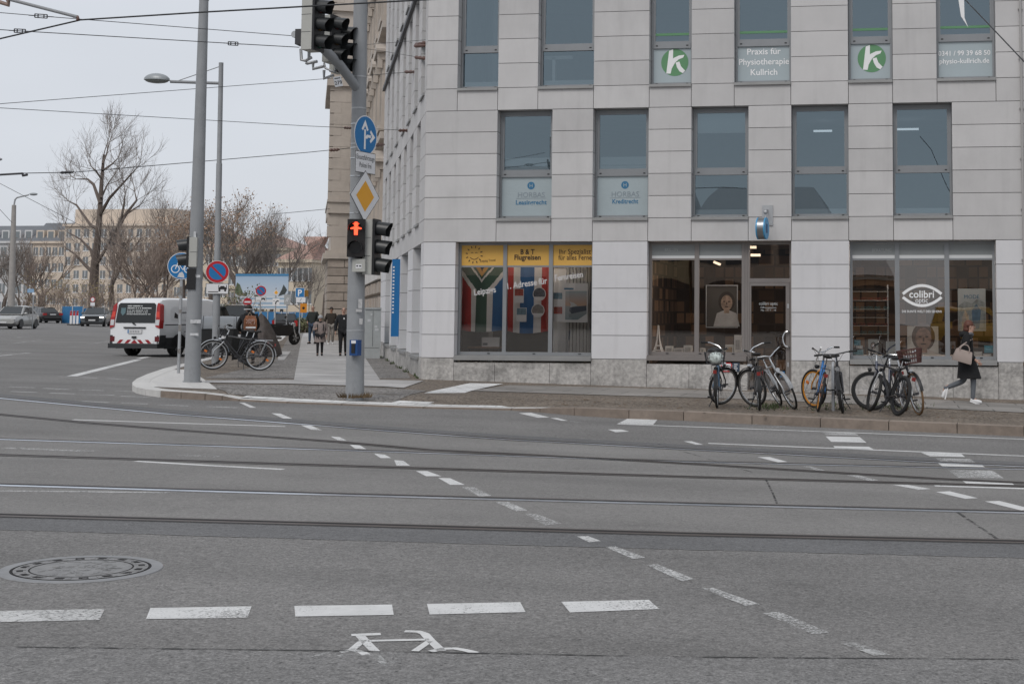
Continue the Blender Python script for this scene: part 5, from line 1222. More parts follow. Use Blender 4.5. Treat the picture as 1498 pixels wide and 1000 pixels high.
def arrows(mb, y):
 y -= .002
 mb.prism([(-.055, -.25), (-.005, -.25), (-.005, .10), (-.055, .10)], y - .001, y)
 mb.prism([(-.03, .27), (.075, .10), (.035, .075), (-.03, .16), (-.095, .075), (-.135, .10)], y - .001, y)
 mb.prism([(-.004, -.06), (-.004, -.015), (.03, .015), (.15, .015), (.15, -.035), (.06, -.035), (.045, -.06)], y - .001, y)
 mb.prism([(.285, -.01), (.15, .105), (.12, .07), (.185, -.01), (.12, -.09), (.15, -.125)], y - .001, y)
inlay(o, 'arrow_mark', LETW, arrows)
p = at_y(534.5, 238, YM - .12); o = sign_plate('supplementary_sign', 'white rectangular sign with two lines of black text under the blue arrow sign', 'sign', p, YAWS, rectp(.62, .375), LETK)
inlay(o, 'white_field', SIGNW, lambda mb, y: mb.poly([(q[0] * .965, y, q[1] * .945) for q in rectp(.62, .375)]))
inlay(o, 'lettering', LETK, lambda mb, y: (mb.text('Einsatzfahrzeuge', .125, 0, .045, y - .002, maxw=.55), mb.text('Polizei frei', .125, 0, -.09, y - .002, maxw=.36)))
p = at_y(534, 287, YM - .12); hd = .455
dm = lambda k: [(0, -hd * k), (hd * k, 0), (0, hd * k), (-hd * k, 0)]
o = sign_plate('priority_sign', 'white diamond priority sign with an orange centre on the signal pole', 'sign', p, YAWS, dm(1), LETK)
inlay(o, 'white_field', SIGNW, lambda mb, y: mb.poly([(q[0], y, q[1]) for q in dm(.965)])); inlay(o, 'orange_field', SIGNY, lambda mb, y: mb.poly([(q[0], y, q[1]) for q in dm(.60)]), -.005)
# overhead signals on the arm ---------------------------------------------
p = at_y(465, 36, 21.5); signal('largest overhead traffic signal at the end of the mast arm', p, face_yaw(62), .985, backdepth=.22, visor=.25)
p = at_y(489.5, 58, 22.4); signal('overhead traffic signal hanging between the largest and the rightmost one', p, face_yaw(64), .91, visor=.25)
p = at_y(500.5, 72, 22.8); s_r = signal('rightmost overhead traffic signal next to the number plate', p, face_yaw(66), .95, visor=.26)
# pipes of the hanger
p0 = at_y(446, 20, 21.7); o = empty('signal_hanger', p0, 0, 'bent grey pipes of the hanger behind the overhead traffic signals', 'hanger')
def q_(px, py, y=21.8): return at_y(px, py, y) - p0
for k, pl in enumerate(([(447, -60), (446, 30), (442, 68)], [(454, -60), (452.5, 40), (452, 86)], [(440, 72), (441, 88), (447, 89), (456, 84)], [(448, 92), (449, 93), (464, 90)], [(458, 92), (458, 101), (474, 97)], [(474, 103), (474, 115), (488, 110)], [(474, 92), (476, 100), (490, 106), (492, 92)])):
 MB().tube([q_(*c, 21.8 + .14 * k) for c in pl], .028 if k < 6 else .02, 8).build('pipe', GALV, o)
MB().box(-.12, .06, -.1, .1, q_(445, 68).z, q_(445, 46).z).build('clamp_block', DARKG, o, smooth=0)
mb = MB(); c = q_(435.5, 52); mb.cyl(c + Vector((-.02, -.1, 0)), c + Vector((.02, .08, 0)), .06, n=16); mb.tube([c, q_(441, 58)], .03, 8); mb.build('detector', GALV, o)
p = at_y(494.5, 119.5, 22.3); o = sign_plate('number_plate', 'small tilted white plate with the number 279 under the overhead signals', 'plate', p, face_yaw(20), rectp(.14, .175), SIGNW); o.rotation_euler.y = math.radians(-14)
inlay(o, 'lettering', LETK, lambda mb, y: mb.text('279', .09, 0, -.05, y, bold=.012))
inlay(o, 'upper_line', LETK, lambda mb, y: mb.box(-.05, .05, y - .001, y, .05, .065))
# left mast ---------------------------------------------------------------
fl = onpave(281, 559); YL_ = fl.y
lm = empty('tram_mast', fl, 0, 'tall tapering grey steel mast with stickers at the kerb tip', 'pole'); tp = at_y(299.5, -40, YL_) - fl
MB().tube([(0, 0, -.05), tp], [.158, .085], 20).build('shaft', POLEG, lm)
def lax(py): z = at_y(288, py, YL_).z - fl.z; return Vector((tp.x * z / tp.z, 0, z))
MB().cyl((0, 0, -.02), (0, 0, .03), .18, n=20).build('foot_ring', POLEG, lm)
mb = MB()
for px, py, w_, h_ in ((286, 470, .22, .07), (284, 489, .18, .05), (290, 404, .08, .05), (284, 403, .06, .07), (285, 343, .05, .12)):
 q = at_y(px, py, YL_ - .15) - fl; mb.box(q.x - w_ / 2, q.x + w_ / 2, q.y, q.y + .005, q.z - h_ / 2, q.z + h_ / 2)
mb.build('sticker', pm('torn_white_sticker', (.50, .51, .52), .8, var=.4, vscale=25), lm, smooth=0)
q = lax(1); MB().cyl(q, q + Vector((0, 0, .03)), .10, n=16).build('clamp_band', GALV, lm)
p = at_y(279, 369, YL_ - .05); s_ = signal('two light signal seen from its side on the left mast above the bicycle sign', p, face_yaw(-101), .98, 'rg', visor=.26)
MB(Matrix.Translation((0, 0, -.52))).box(-.13, .13, -.02, .15, -.22, .19).build('lower_case', BLACK, s_, smooth=0)
# bicycle sign
fb = onpave(261, 546); YB = fb.y
o = empty('bicycle_sign', fb, math.radians(26), 'round blue sign with a white bicycle on a thin stickered pole', 'sign')
t_ = at_y(261.5, 372, YB) - fb; t_.x = .0; MB().tube([(0, 0, -.05), (t_.x, 0, t_.z)], .035, 10).build('post', GALV, o)
mb = MB()
for z, w_, h_ in ((.45, .05, .1), (.95, .055, .14), (1.35, .05, .08), (1.75, .05, .2)): mb.box(-.03 + t_.x * z / t_.z, .03 + t_.x * z / t_.z, -.039, -.036, z, z + h_)
mb.build('sticker', pm('faded_sticker', (.22, .21, .20), .8, var=.5, vscale=30), o, smooth=0)
c = at_y(262, 389, YB) - fb; c.x = .0; c.y = -.045; r = .305
d_ = MB(Matrix.Translation(c)); d_.prism(circ(r), 0, .006); dp = d_.build('plate', GALV, o, smooth=0)
MB(Matrix.Translation(c)).poly([(q[0], -.001, q[1]) for q in circ(r)]).build('rim', SIGNW, dp, smooth=0)
MB(Matrix.Translation(c)).poly([(q[0] * .955, -.003, q[1] * .955) for q in circ(r)]).build('blue_field', SIGNB, dp, smooth=0)
mb = MB(Matrix.Translation(c + Vector((0, 0, -.01)))); y = -.005
for cx in (-.135, .135): mb.ring((cx, -.06), .072, .092, y, 28)
for pl in ([(-.135, -.06), (-.075, .10), (-.05, .125), (-.10, .13)], [(-.085, .07), (.02, -.07), (.085, .07), (-.085, .07)], [(.02, -.07), (.135, -.06), (.07, .06)], [(.10, .105), (.03, .105)], [(.085, .07), (.07, .105)]): mb.stroke(pl, .02, y - .001)
mb.build('bicycle_mark', LETW, dp, smooth=0)
mb = MB(Matrix.Translation(c)); mb.poly([(-.09, -.006, -.25), (.06, -.006, -.27), (.05, -.006, -.19), (.01, -.006, -.13), (-.05, -.006, -.16)]); mb.poly([(.165, -.006, -.24), (.27, -.006, -.14), (.27, -.006, .02), (.165, -.006, .06)]); mb.build('torn_sticker', pm('white_torn_sticker', (.6, .6, .61), .7, var=.15, vscale=12), dp, smooth=0)
# lamp post behind, with no stopping sign
ff = onpave(315.5, 536); YF = ff.y + 1.5; ff = at_y(315.5, 520, YF); ff.z = gz(ff.x, ff.y) + PAVE
o = empty('street_lamp', ff, 0, 'slim grey street lamp with a bowl head on a braced arm', 'street lamp'); tp = at_y(323.5, 92, YF) - ff
MB().tube([(0, 0, -.05), tp * .28, tp * .285, tp * .66, tp * .665, tp], [.10, .095, .085, .078, .066, .062], 14).build('shaft', POLEG, o)
h1 = at_y(321.5, 122, YF) - ff; h0 = at_y(249, 119.5, YF - .4) - ff
MB().tube([h1, h0], .042, 10).build('arm', POLEG, o); MB().tube([at_y(321.5, 97.5, YF) - ff, at_y(260, 118.5, YF - .35) - ff], .012, 6).build('brace', POLEG, o)
c = at_y(229.5, 116, YF - .5) - ff
mb = MB(Matrix.Translation(c) @ Matrix.Rotation(math.radians(2), 4, 'Y')); mb.ball((0, 0, -.02), .36, 20, 12, (1, .62, .50), -.05, 1); mb.build('lamp_head', pm('grey_lamp_head', (.30, .32, .33), .4, metal=.2), o)
mb = MB(Matrix.Translation(c) @ Matrix.Rotation(math.radians(2), 4, 'Y')); mb.ball((0, 0, -.035), .33, 20, 8, (1, .60, .24), -1, .05); mb.build('lamp_bowl', pm('lamp_glass_bowl', (.20, .21, .20), .25), o)
def nostop(label, c_px, dia_px, y, plate=True, yaw=0.0, half=False, sup=None):
 c = at_y(*c_px, y); r = abs(at_y(c_px[0] + dia_px / 2, c_px[1], y).x - c.x)
 o = sign_plate('no_stopping_sign', label, 'sign', c, yaw, circ(r), SIGNW)
 inlay(o, 'red_ring', SIGNR, lambda mb, yy: mb.poly([(q[0] * .96, yy, q[1] * .96) for q in circ(r)])); inlay(o, 'blue_field', SIGNB, lambda mb, yy: mb.poly([(q[0] * .72, yy, q[1] * .72) for q in circ(r)]), -.005)
 inlay(o, 'red_bar', SIGNR, lambda mb, yy: mb.stroke([(-.56 * r, .56 * r), (.56 * r, -.56 * r)], r * .17, yy), -.008)
 return o, r
nostop('larger round no stopping sign with a red ring on the lamp post', (318, 397.5), 31, YF - .11, yaw=math.radians(20))
def towsign(label, px0, py0, px1, py1, y):
 a, b = at_y(px0, py0, y), at_y(px1, py1, y); c = (a + b) / 2; w, h = b.x - a.x, a.z - b.z
 o = sign_plate('tow_away_sign', label, 'sign', c, 0, rectp(w, h), LETK); o.rotation_euler.z = math.radians(16); inlay(o, 'white_field', SIGNW, lambda mb, yy: mb.poly([(q[0] * .95, yy, q[1] * .92) for q in rectp(w, h)]))
 def pic(mb, yy):
  k = w / .6
  mb.stroke([(-.24 * k, -.085 * k), (.03 * k, -.085 * k)], .022 * k, yy); mb.prism([(.03 * k, -.02 * k), (.25 * k, -.02 * k), (.25 * k, .035 * k), (.20 * k, .045 * k), (.18 * k, .075 * k), (.09 * k, .075 * k), (.07 * k, .04 * k), (.03 * k, .035 * k)], yy - .001, yy)
  for x in (.06, .21): mb.poly(E_(x * k, -.045 * k, .03 * k, .03 * k, yy - .001))
  for x in (.04, .24): mb.stroke([(x * k, .03 * k), (x * k, .10 * k)], .018 * k, yy)
 inlay(o, 'pictogram', LETK, pic, -.005); return o
towsign('white tow away sign with a black car pictogram under the larger no stopping sign', 302.8, 414.4, 332.8, 430, YF - .11)
# ------------------------------------------------------------------ small signs farther down the side street
YS = 70.0
def post(name, label, px, pyt, pyb, y, r=.035, m=GALV, cat='pole'):
 a = at_y(px, pyt, y); f = Vector((a.x, y, gz(a.x, y) + PAVE)); o = empty(name, f, 0, label, cat); MB().tube([(0, 0, -.05), (0, 0, a.z - f.z)], r, 8).build('shaft', m, o); return o
post('sign_post', 'thin post of the smaller no stopping sign in front of the billboard', 381.5, 417, 470, YS)
nostop('smaller round no stopping sign in front of the billboard', (381.7, 425.3), 14.4, YS - .05, yaw=math.radians(22))
towsign('small white tow away sign under the smaller no stopping sign', 374.5, 433.5, 388.5, 441, YS - .05)
y = 74.0; post('sign_post', 'thin post of the small orange diamond sign', 403.8, 421, 470, y)
c = at_y(404, 427.8, y - .05); hd2 = abs(at_y(408.8, 427, y).x - c.x); o = sign_plate('priority_sign', 'small orange diamond sign in front of the billboard', 'sign', c, 0, [(0, -hd2), (hd2, 0), (0, hd2), (-hd2, 0)], SIGNW)
inlay(o, 'orange_field', SIGNY, lambda mb, yy: mb.poly([(q[0] * .72, yy, q[1] * .72) for q in [(0, -hd2), (hd2, 0), (0, hd2), (-hd2, 0)]]))
c = at_y(403.8, 441.5, y - .05); o = sign_plate('supplementary_sign', 'small white plate with a bent black arrow under the small diamond sign', 'sign', c, 0, rectp(.42, .40), SIGNW)
inlay(o, 'arrow_mark', LETK, lambda mb, yy: (mb.stroke([(-.02, -.15), (-.01, -.02), (.06, .05), (.16, .05)], .07, yy), mb.stroke([(-.17, .06), (-.06, .06)], .02, yy)))
y = 78.0; post('sign_post', 'thin post of the grey back of a sign', 420.2, 429, 472, y); c = at_y(420.2, 438.2, y - .05); o = sign_plate('grey_sign', 'grey square sign back with slanting lines beside the billboard', 'sign', c, 0, rectp(.40, .60), pm('grey_sign_face', (.34, .35, .35), .5))
inlay(o, 'slanting_mark', SIGNW, lambda mb, yy: [mb.stroke([(-.1 + k * .09, -.12), (.02 + k * .09, .12)], .03, yy) for k in range(2)])
y = 82.0; post('sign_post', 'tall thin post carrying the blue parking sign', 439.5, 421, 490, y, .04); c = at_y(438.8, 428, y - .06); o = sign_plate('parking_sign', 'blue parking sign with a white letter P', 'sign', c, 0, rectp(.60, .60), SIGNW)
inlay(o, 'blue_field', SIGNB, lambda mb, yy: mb.poly([(q[0] * .93, yy, q[1] * .93) for q in rectp(.60, .60)])); inlay(o, 'lettering', LETW, lambda mb, yy: mb.text('P', .56, 0, -.2, yy, bold=.02), -.005)
c = at_y(440, 438.5, y - .06); o = sign_plate('supplementary_sign', 'white plate with a small tilted mark under the blue parking sign', 'sign', c, 0, rectp(.62, .30), SIGNW); inlay(o, 'mark', GREYL, lambda mb, yy: mb.stroke([(-.05, -.07), (.05, .08)], .04, yy))
c = at_y(444, 450.5, y - .1); o = sign_plate('yellow_box_sign', 'yellow orange sign with a dark mark on the parking sign post', 'sign', c, math.radians(25), rectp(.40, .58), pm('orange_sign_face', (.72, .27, .02), .45)); inlay(o, 'mark', LETK, lambda mb, yy: mb.poly(E_(0, 0, .08, .09, yy)))
c = at_y(447.5, 429, y + .1); sign_plate('side_sign', 'narrow yellow sign seen edge-on right of the blue parking sign', 'sign', c, math.radians(60), rectp(.36, .40), pm('ochre_sign_face', (.45, .22, .03), .5))
y = 95.0; post('sign_post', 'thin post of the distant no entry sign', 362, 433, 470, y); c = at_y(362, 441.5, y - .05); o = sign_plate('no_entry_sign', 'small distant red no entry sign left of the smaller no stopping sign', 'sign', c, math.radians(40), circ(.30), SIGNR); inlay(o, 'white_bar', SIGNW, lambda mb, yy: mb.box(-.22, .22, yy - .001, yy, -.06, .06))
# billboard ------------------------------------------------------------------
y = 105.0
def bb(px, py, dy=0): return at_y(px, py, y + dy)
a, b = bb(345, 403.5), bb(420.5, 452); bo = empty('billboard', (a.x, y, gz(a.x, y)), 0, 'large construction site billboard with a pale sky, trees and white building stripes', 'billboard')
MBb = lambda: MB(Matrix.Translation(-Vector(bo.location)))
MBb().box(a.x, b.x, y, y + .1, b.z, a.z).build('panel', gradm('printed_pale_sky', (.56, .60, .64), (.34, .46, .60), a.z * .55, a.z), bo, smooth=0)
MBb().box(a.x, b.x, y - .03, y + .12, a.z, a.z + .16).build('top_edge', pm('blue_edge', (.05, .22, .42), .5), bo, smooth=0)
mb = MBb()
z = bb(380, 434).z; mb.box(a.x + .02, b.x - .02, y - .01, y - .004, b.z, z); mb.build('white_building_print', pm('printed_white', (.62, .64, .66), .6), bo, smooth=0)
mb = MBb()
for py in (436.5, 443.5, 449): z = bb(380, py).z; mb.box(a.x + .02, b.x - .02, y - .016, y - .011, z - .05, z + .05)
mb.build('stripe_print', pm('printed_blue_stripe', (.20, .34, .48), .6), bo, smooth=0)
for pl, c in (([(344, 423), (347, 413), (351, 416), (357, 432), (350, 433), (344, 429)], (.10, .13, .07)), ([(356, 431), (359, 427.5), (362, 427), (361, 433), (356, 433)], (.05, .07, .05)), ([(407, 433), (412, 424), (415, 416), (420, 424), (417, 430)], (.05, .06, .06)), ([(372, 431), (376, 431), (380, 434), (372, 434)], (.08, .09, .07))):
 MBb().poly([(bb(*q).x, y - .018, bb(*q).z) for q in pl]).build('tree_print', pm('printed_tree_%d' % pl[0][0], c, .7, var=.4, vscale=2), bo, smooth=0)
for x in (a.x + .6, b.x - .6): MBb().box(x - .1, x + .1, y + .14, y + .34, gz(x, y), a.z).build('leg', DARKG, bo, smooth=0)
# blue hoarding down the street
BLUEH = pm('blue_hoarding', (.035, .17, .36), .5, var=.2, vscale=.7)
def hoarding(label, px0, px1, pyt, pyb, y, n):
 a, b = at_y(px0, pyt, y), at_y(px1, pyb, y); zb = min(b.z, gz(b.x, y)); o = empty('site_hoarding', (a.x, y, zb), 0, label, 'fence'); L = (b.x - a.x) / n
 for k in range(n): MB().box(k * L + .02, (k + 1) * L - .02, 0, .06, .05, a.z - zb).build('panel', BLUEH, o, smooth=0)
 for k in range(n + 1): MB().box(k * L - .04, k * L + .04, -.04, -.002, 0, a.z - zb + .06).build('post', pm('white_hoarding_post', (.5, .52, .53), .5) if k % 2 else GALV, o, smooth=0)
 return o
hoarding('long blue construction hoarding behind the parking sign', 372, 462, 456, 470, 98, 9)
hoarding('blue construction hoarding beside the black sedan', 91, 121, 448, 473, ground(105, 473).y, 2)
hoarding('low blue hoarding partly hidden by the oncoming dark suv', 121, 152, 451, 472, ground(105, 473).y + .5, 3)
# wires ------------------------------------------------------------------------
WIRE = pm('dark_wire', (.035, .036, .038), .5, metal=.3); INS = pm('brown_insulator', (.12, .06, .045), .4)
def wire(label, pts, r=.010, m=WIRE, sag=0.0):
 """pts: (px, py, y)"""
 P = [at_y(*q) for q in pts]; out_ = []
 for a, b in zip(P, P[1:]):
  for k in range(8): t = k / 8; q = a.lerp(b, t); q.z -= sag * 4 * t * (1 - t); out_.append(q)
 out_.append(P[-1]); l = P[0].copy(); mb = MB(); mb.tube(out_, r, 5)
 return tag(mb.build('overhead_wire', m, None, True, loc=l), label, 'wire', 'overhead tram wires')
wire('thick dark contact wire rising from the left edge to the bracket and crossing the signals', [(-60, 72, 17.5), (0, 57, 17.5), (116, 30, 17.5)], .012)
wire('thick dark contact wire running right from the bracket past the overhead signals', [(116, 29.6, 17.5), (300, 18, 17.3), (640, -1, 17), (760, -10, 16.8)], .012)
wire('thin span wire with one turnbuckle leaving the bracket end', [(-40, 15.5, 19), (60, 23.8, 19.5), (146, 30.6, 20), (428, 52.7, 22)], .006)
wire('thin span wire with two turnbuckles ending at the signal hanger', [(-40, 41, 19), (27, 45.5, 19.5), (341, 64, 21.2), (438, 69.5, 21.8)], .007)
pa = at_y(612, 105, 37);
wire('faint span wire rising from the left edge to the side wall of the offices', [(-40, 156, 26), (0, 152, 26.5), (450, 117.5, 33), (612, 104.5, 34)], .007)
wire('faint span wire sinking from the left edge behind the blue arrow sign', [(-40, 155, 26), (0, 158, 26.5), (450, 184.5, 33), (598, 191, 36)], .007)
wire('span wire rising from the short bracket at the left edge to the old stone house', [(33, 253.5, 30), (110, 252, 31), (450, 223, 40), (560, 212, 44)], .010)
wire('thin slanting wire above the far left street lamp', [(-20, 258, 60), (78, 309, 60), (190, 368, 60)], .012)
wire('thin slanting wire left of the far left street lamp post', [(-20, 285, 60), (18, 326, 60)], .012)
wire('wire slanting across the top right office window', [(1380, -36, 21), (1412, 0, 21), (1455, 45, 20), (1510, 103, 19)], .010)
wire('short faint wire above the round tree near the old stone house', [(398, 313.5, 70), (482, 305.5, 68)], .014)
wire('upper short wire anchored at the corner of the office building', [(530, 66, 33.5), (624, 58.5, 31.6)], .006)
wire('lower short wire anchored at the corner of the office building', [(535, 71.5, 33.5), (560, 75, 33.2), (624, 86, 31.6)], .006)
def ins(label, pts, r, m=INS, name='insulator'):
 P = [at_y(*q) for q in pts]; l = P[0].copy(); mb = MB(); k = 7
 Q = [P[0].lerp(P[-1], t / k) for t in range(k + 1)]; mb.tube(Q, [r * (.4 if i in (0, k) else (1.0 if i % 2 else .65)) for i in range(k + 1)], 8)
 tag(mb.build(name, m, None, True, loc=l), label, 'insulator', 'insulators on the span wires')
ins('dark insulator of the upper wire at the building corner', [(607, 66, 32.1), (625, 62, 31.6)], .05); ins('second insulator just under the upper one at the building corner', [(606, 67.5, 32), (625, 66.5, 31.6)], .05)
ins('lowest insulator at the building corner window', [(607, 84, 32), (625, 86, 31.6)], .05); ins('insulator on the side wall one storey below the corner ones', [(592, 105.5, 34.4), (613, 105, 33.9)], .05)
ins('insulator beside the blue arrow sign on the side wall', [(583, 191, 36), (600, 191, 36)], .05); ins('dark insulator right of the white text sign', [(545, 213, 43), (562, 211.5, 44)], .07)
ins('insulator in the wire left of the signal pole beside the arrow sign', [(503, 187, 35), (515, 187.4, 35.1)], .04); ins('insulator in the wire left of the white text sign', [(482, 219.8, 41), (497, 218.7, 41.2)], .06)
ins('dark insulator in the wire above the big bare tree', [(88, 252.6, 31), (108, 251.6, 31)], .04, DARKG)
def turnbuckle(label, px, py, y, L=9, slope=.06):
 a = at_y(px - L, py - L * slope, y); b = at_y(px + L, py + L * slope, y); l = a.copy(); mb = MB(); u = Vector((0, 0, .028))
 i0, i1 = a.lerp(b, .25), a.lerp(b, .75)
 for s_ in (1, -1): mb.tube([i0 + u * s_, i1 + u * s_], .008, 6)
 for q in (i0, a.lerp(b, .38), a.lerp(b, .62), i1): mb.tube([q - u, q + u], .009, 6)
 mb.tube([a, i0], .008, 6); mb.tube([i1, b], .008, 6); tag(mb.build('turnbuckle', DARKG, None, True, loc=l), label, 'turnbuckle', 'turnbuckles in the span wires')
turnbuckle('turnbuckle in the upper span wire under the bracket tube', 60, 23.8, 19.5, 18, .07); turnbuckle('turnbuckle in the lower span wire at the left edge', 29, 45.5, 19.5, 16, .05); turnbuckle('turnbuckle in the lower span wire right of the tall mast', 341, 64, 21.2, 14, .06)
# bracket tubes at the left
l = at_y(20, 1, 17.5); o = empty('wire_bracket', l, 0, 'grey bracket tube with a clamp holding the contact wire', 'bracket'); R_ = lambda px, py: at_y(px, py, 17.5) - l
MB().tube([R_(-40, -16), R_(18, .5), R_(113, 25)], .024, 10).build('tube', POLEG, o); MB().tube([R_(107, 24), R_(113.5, 25), R_(114.5, 28), R_(113, 30)], .022, 8).build('clamp', INS, o)
MB().tube([R_(-30, -6), R_(0, 3.5), R_(12.5, 7.5), R_(12, 1)], .03, 10).build('insulator_arm', pm('rusty_insulator', (.26, .18, .15), .6), o)
l = at_y(0, 256, 30); o = empty('wire_bracket', l, 0, 'short dark bracket tube at the left edge above the big bare tree', 'bracket'); R_ = lambda px, py: at_y(px, py, 30) - l
MB().tube([R_(-60, 258.5), R_(0, 255.6), R_(33, 253.7)], .025, 8).build('tube', DARKG, o); MB().tube([R_(33, 253), R_(33.5, 257), R_(40, 255.6)], .03, 8).build('clamp', DARKG, o)
# far street lamps at the left
y = 112.0; f = at_y(17, 440, y); f.z = gz(f.x, y); o = empty('street_lamp', f, 0, 'far left concrete street lamp with a curved arm', 'street lamp'); R_ = lambda px, py: at_y(px, py, y) - f
MB().tube([(0, 0, 0), R_(20.5, 300)], [.33, .18], 12).build('shaft', pm('concrete_mast', (.33, .31, .29), .8, var=.15), o)
MB().tube([R_(20.5, 300), R_(22, 292), R_(25, 289), R_(42, 285)], .07, 8).build('arm', GALV, o); MB(Matrix.Translation(R_(49, 284))).ball((0, 0, 0), .40, 12, 8, (1, .5, .32)).build('lamp_head', pm('grey_far_lamp', (.30, .32, .33), .5), o)
y = 60.0; f = at_y(-60, 440, y); f.z = gz(f.x, y); o = empty('street_lamp', f, 0, 'street lamp at the left edge of which only the head tip shows', 'street lamp'); R_ = lambda px, py: at_y(px, py, y) - f
MB().tube([(0, 0, 0), R_(-60, 240)], [.14, .08], 10).build('shaft', GALV, o); MB().tube([R_(-60, 240), R_(-20, 234)], .04, 8).build('arm', GALV, o); MB(Matrix.Translation(R_(-6, 233))).ball((0, 0, 0), .33, 12, 8, (1, .5, .28)).build('lamp_head', pm('grey_far_lamp', (.3, .32, .33), .5), o)
# ================================================================== vehicles
TYRE = pm('tyre_rubber', (.018, .018, .018), .85); RIM = pm('grey_alloy', (.30, .31, .32), .35, metal=.8)
LAMPR = pm('red_tail_lamp', (.35, .015, .015), .2); LAMPO = pm('clear_lamp', (.55, .56, .57), .12); HEADON = pm('lit_headlamp', (.9, .9, .9), .3, emit=1.6, emitcol=(1, .97, .9)); PLATE = pm('number_plate_white', (.62, .62, .62), .5)
def car_paint(n, c): return pm('car_paint_' + n, c, .28, metal=0.0 if n == 'white' else .25, coat=.6)
def wheel(parent, loc, r, w, s=1):
 """tyre as the wheel's part, rim as its sub-part"""
 mb = MB(Matrix.Translation(loc)); n = 24
 prof = [(r * .62, -w / 2), (r * .93, -w / 2), (r, -w * .32), (r, w * .32), (r * .93, w / 2), (r * .62, w / 2)]
 mb.loft([[(q * math.cos(2 * PI * k / n), y, q * math.sin(2 * PI * k / n)) for k in range(n)] for q, y in prof]); wo = mb.build('wheel', TYRE, parent)
 mb = MB(Matrix.Translation(loc)); mb.cyl((0, -w * .46, 0), (0, w * .46, 0), r * .63, n=20)
 for k in range(5):
  a = k * 2 * PI / 5
  for sg in (-1, 1): mb.bar((r * .12 * math.cos(a), sg * w * .49, r * .12 * math.sin(a)), (r * .58 * math.cos(a), sg * w * .49, r * .58 * math.sin(a)), .08, .03, up=(0, 1, 0))
 mb.build('rim', RIM, wo)
 return wo
def make_car(label, loc, yaw, L, W, H, st, gh, paint, lower=None, wheels=(.8, .0), wr=.31, name='parked_car', cat='car', lamps='', plate=True, group=None, arch=True, mirrors=True, windows=(1, 1, 1), roofm=None):
 """local +x is the driving direction, rear bumper at x = 0. st: stations (x, z_bottom, z_top, half width scale); gh: greenhouse xs (rear belt, rear roof, front roof, front belt), belt z"""
 o = empty(name, loc, yaw, label, cat, group); hw = W / 2
 secs = []
 for x, zb, zt, k in st:
  w = hw * k; h = zt - zb
  secs.append([(x, -w * .90, zb), (x, -w * .99, zb + h * .22), (x, -w, zb + h * .55), (x, -w * .975, zb + h * .80), (x, -w * .90, zb + h * .97), (x, -w * .80, zt), (x, w * .80, zt), (x, w * .90, zb + h * .97), (x, w * .975, zb + h * .80), (x, w, zb + h * .55), (x, w * .99, zb + h * .22), (x, w * .90, zb)])
 MB().loft(secs).build('body', paint, o, angle=28)
 xa, xb, xc, xd, zb, kb, kr = gh
 wb, wr_ = hw * kb, hw * kr; zr = H
 A = {'rb': [(xa, -wb, zb), (xa, wb, zb)], 'rr': [(xb, -wr_, zr - .03), (xb, wr_, zr - .03)], 'fr': [(xc, -wr_, zr - .03), (xc, wr_, zr - .03)], 'fb': [(xd, -wb, zb), (xd, wb, zb)]}
 mb = MB()
 rb, rr, fr, fb = A['rb'], A['rr'], A['fr'], A['fb']
 mb.poly([rb[0], rb[1], rr[1], rr[0]]); mb.poly([fb[1], fb[0], fr[0], fr[1]]); mb.poly([rb[1], fb[1], fr[1], rr[1]]); mb.poly([fb[0], rb[0], rr[0], fr[0]])
 mb.build('cabin', paint, o, smooth=0)
 # roof with a slight crown
 mb = MB(); xs_ = [xb - .03, xb + (xc - xb) * .3, xb + (xc - xb) * .7, xc + .03]
 mb.loft([[(x, -wr_ * 1.0, zr - .03 - .002), (x, -wr_ * .6, zr + (.0 if i in (0, 3) else .03)), (x, wr_ * .6, zr + (.0 if i in (0, 3) else .03)), (x, wr_ * 1.0, zr - .03 - .002)] for i, x in enumerate(xs_)], closed=False, cap=False); mb.build('roof', roofm or paint, o)
 def quad_in(q, mu, mv0, mv1, push):
  a, b, c, d = [Vector(p) for p in q]; n = (b - a).cross(d - a).normalized(); P = []
  for u, v in ((mu, mv0), (1 - mu, mv0), (1 - mu, 1 - mv1), (mu, 1 - mv1)): P.append(a.lerp(b, u).lerp(d.lerp(c, u), v) + n * push)
  return P
 if windows[0]:
  mb = MB(); mb.poly(quad_in([rb[1], rb[0], rr[0], rr[1]], .06, .10, .08, .012)); mb.build('rear_window', GL_CAR, o, smooth=0)
 mb = MB(); mb.poly(quad_in([fb[0], fb[1], fr[1], fr[0]], .05, .06, .06, .012)); mb.build('windscreen', GL_CAR, o, smooth=0)
 if windows[1]:
  for sg in (0, 1):
   q = [rb[sg], fb[sg], fr[sg], rr[sg]]
   if sg == 1: pass
   for u0, u1 in ((.12, .48), (.52, .92)):
    a, b, c, d = [Vector(p) for p in q]; P = []; n = Vector((0, -1 if sg == 0 else 1, .25)).normalized()
    for u, v in ((u0, .08), (u1, .08), (u1 if u1 < .6 else .80, .88), (max(u0, .16), .88)): P.append(a.lerp(b, u).lerp(d.lerp(c, u), v) + n * .012)
    MB().poly(P).build('side_window', GL_CAR, o, smooth=0)
 x0, x1 = st[0][0], st[-1][0]
 mb = MB()
 mb.box(x0 - .05, x0 + .25, -hw * .90, hw * .90, .20, .34); mb.box(x1 - .25, x1 + .04, -hw * .88, hw * .88, .18, .32); mb.box(x0 + .5, x1 - .5, -hw * .93, hw * .93, .18, .26)
 mb.build('bumper', lower or BLACK, o, smooth=0)
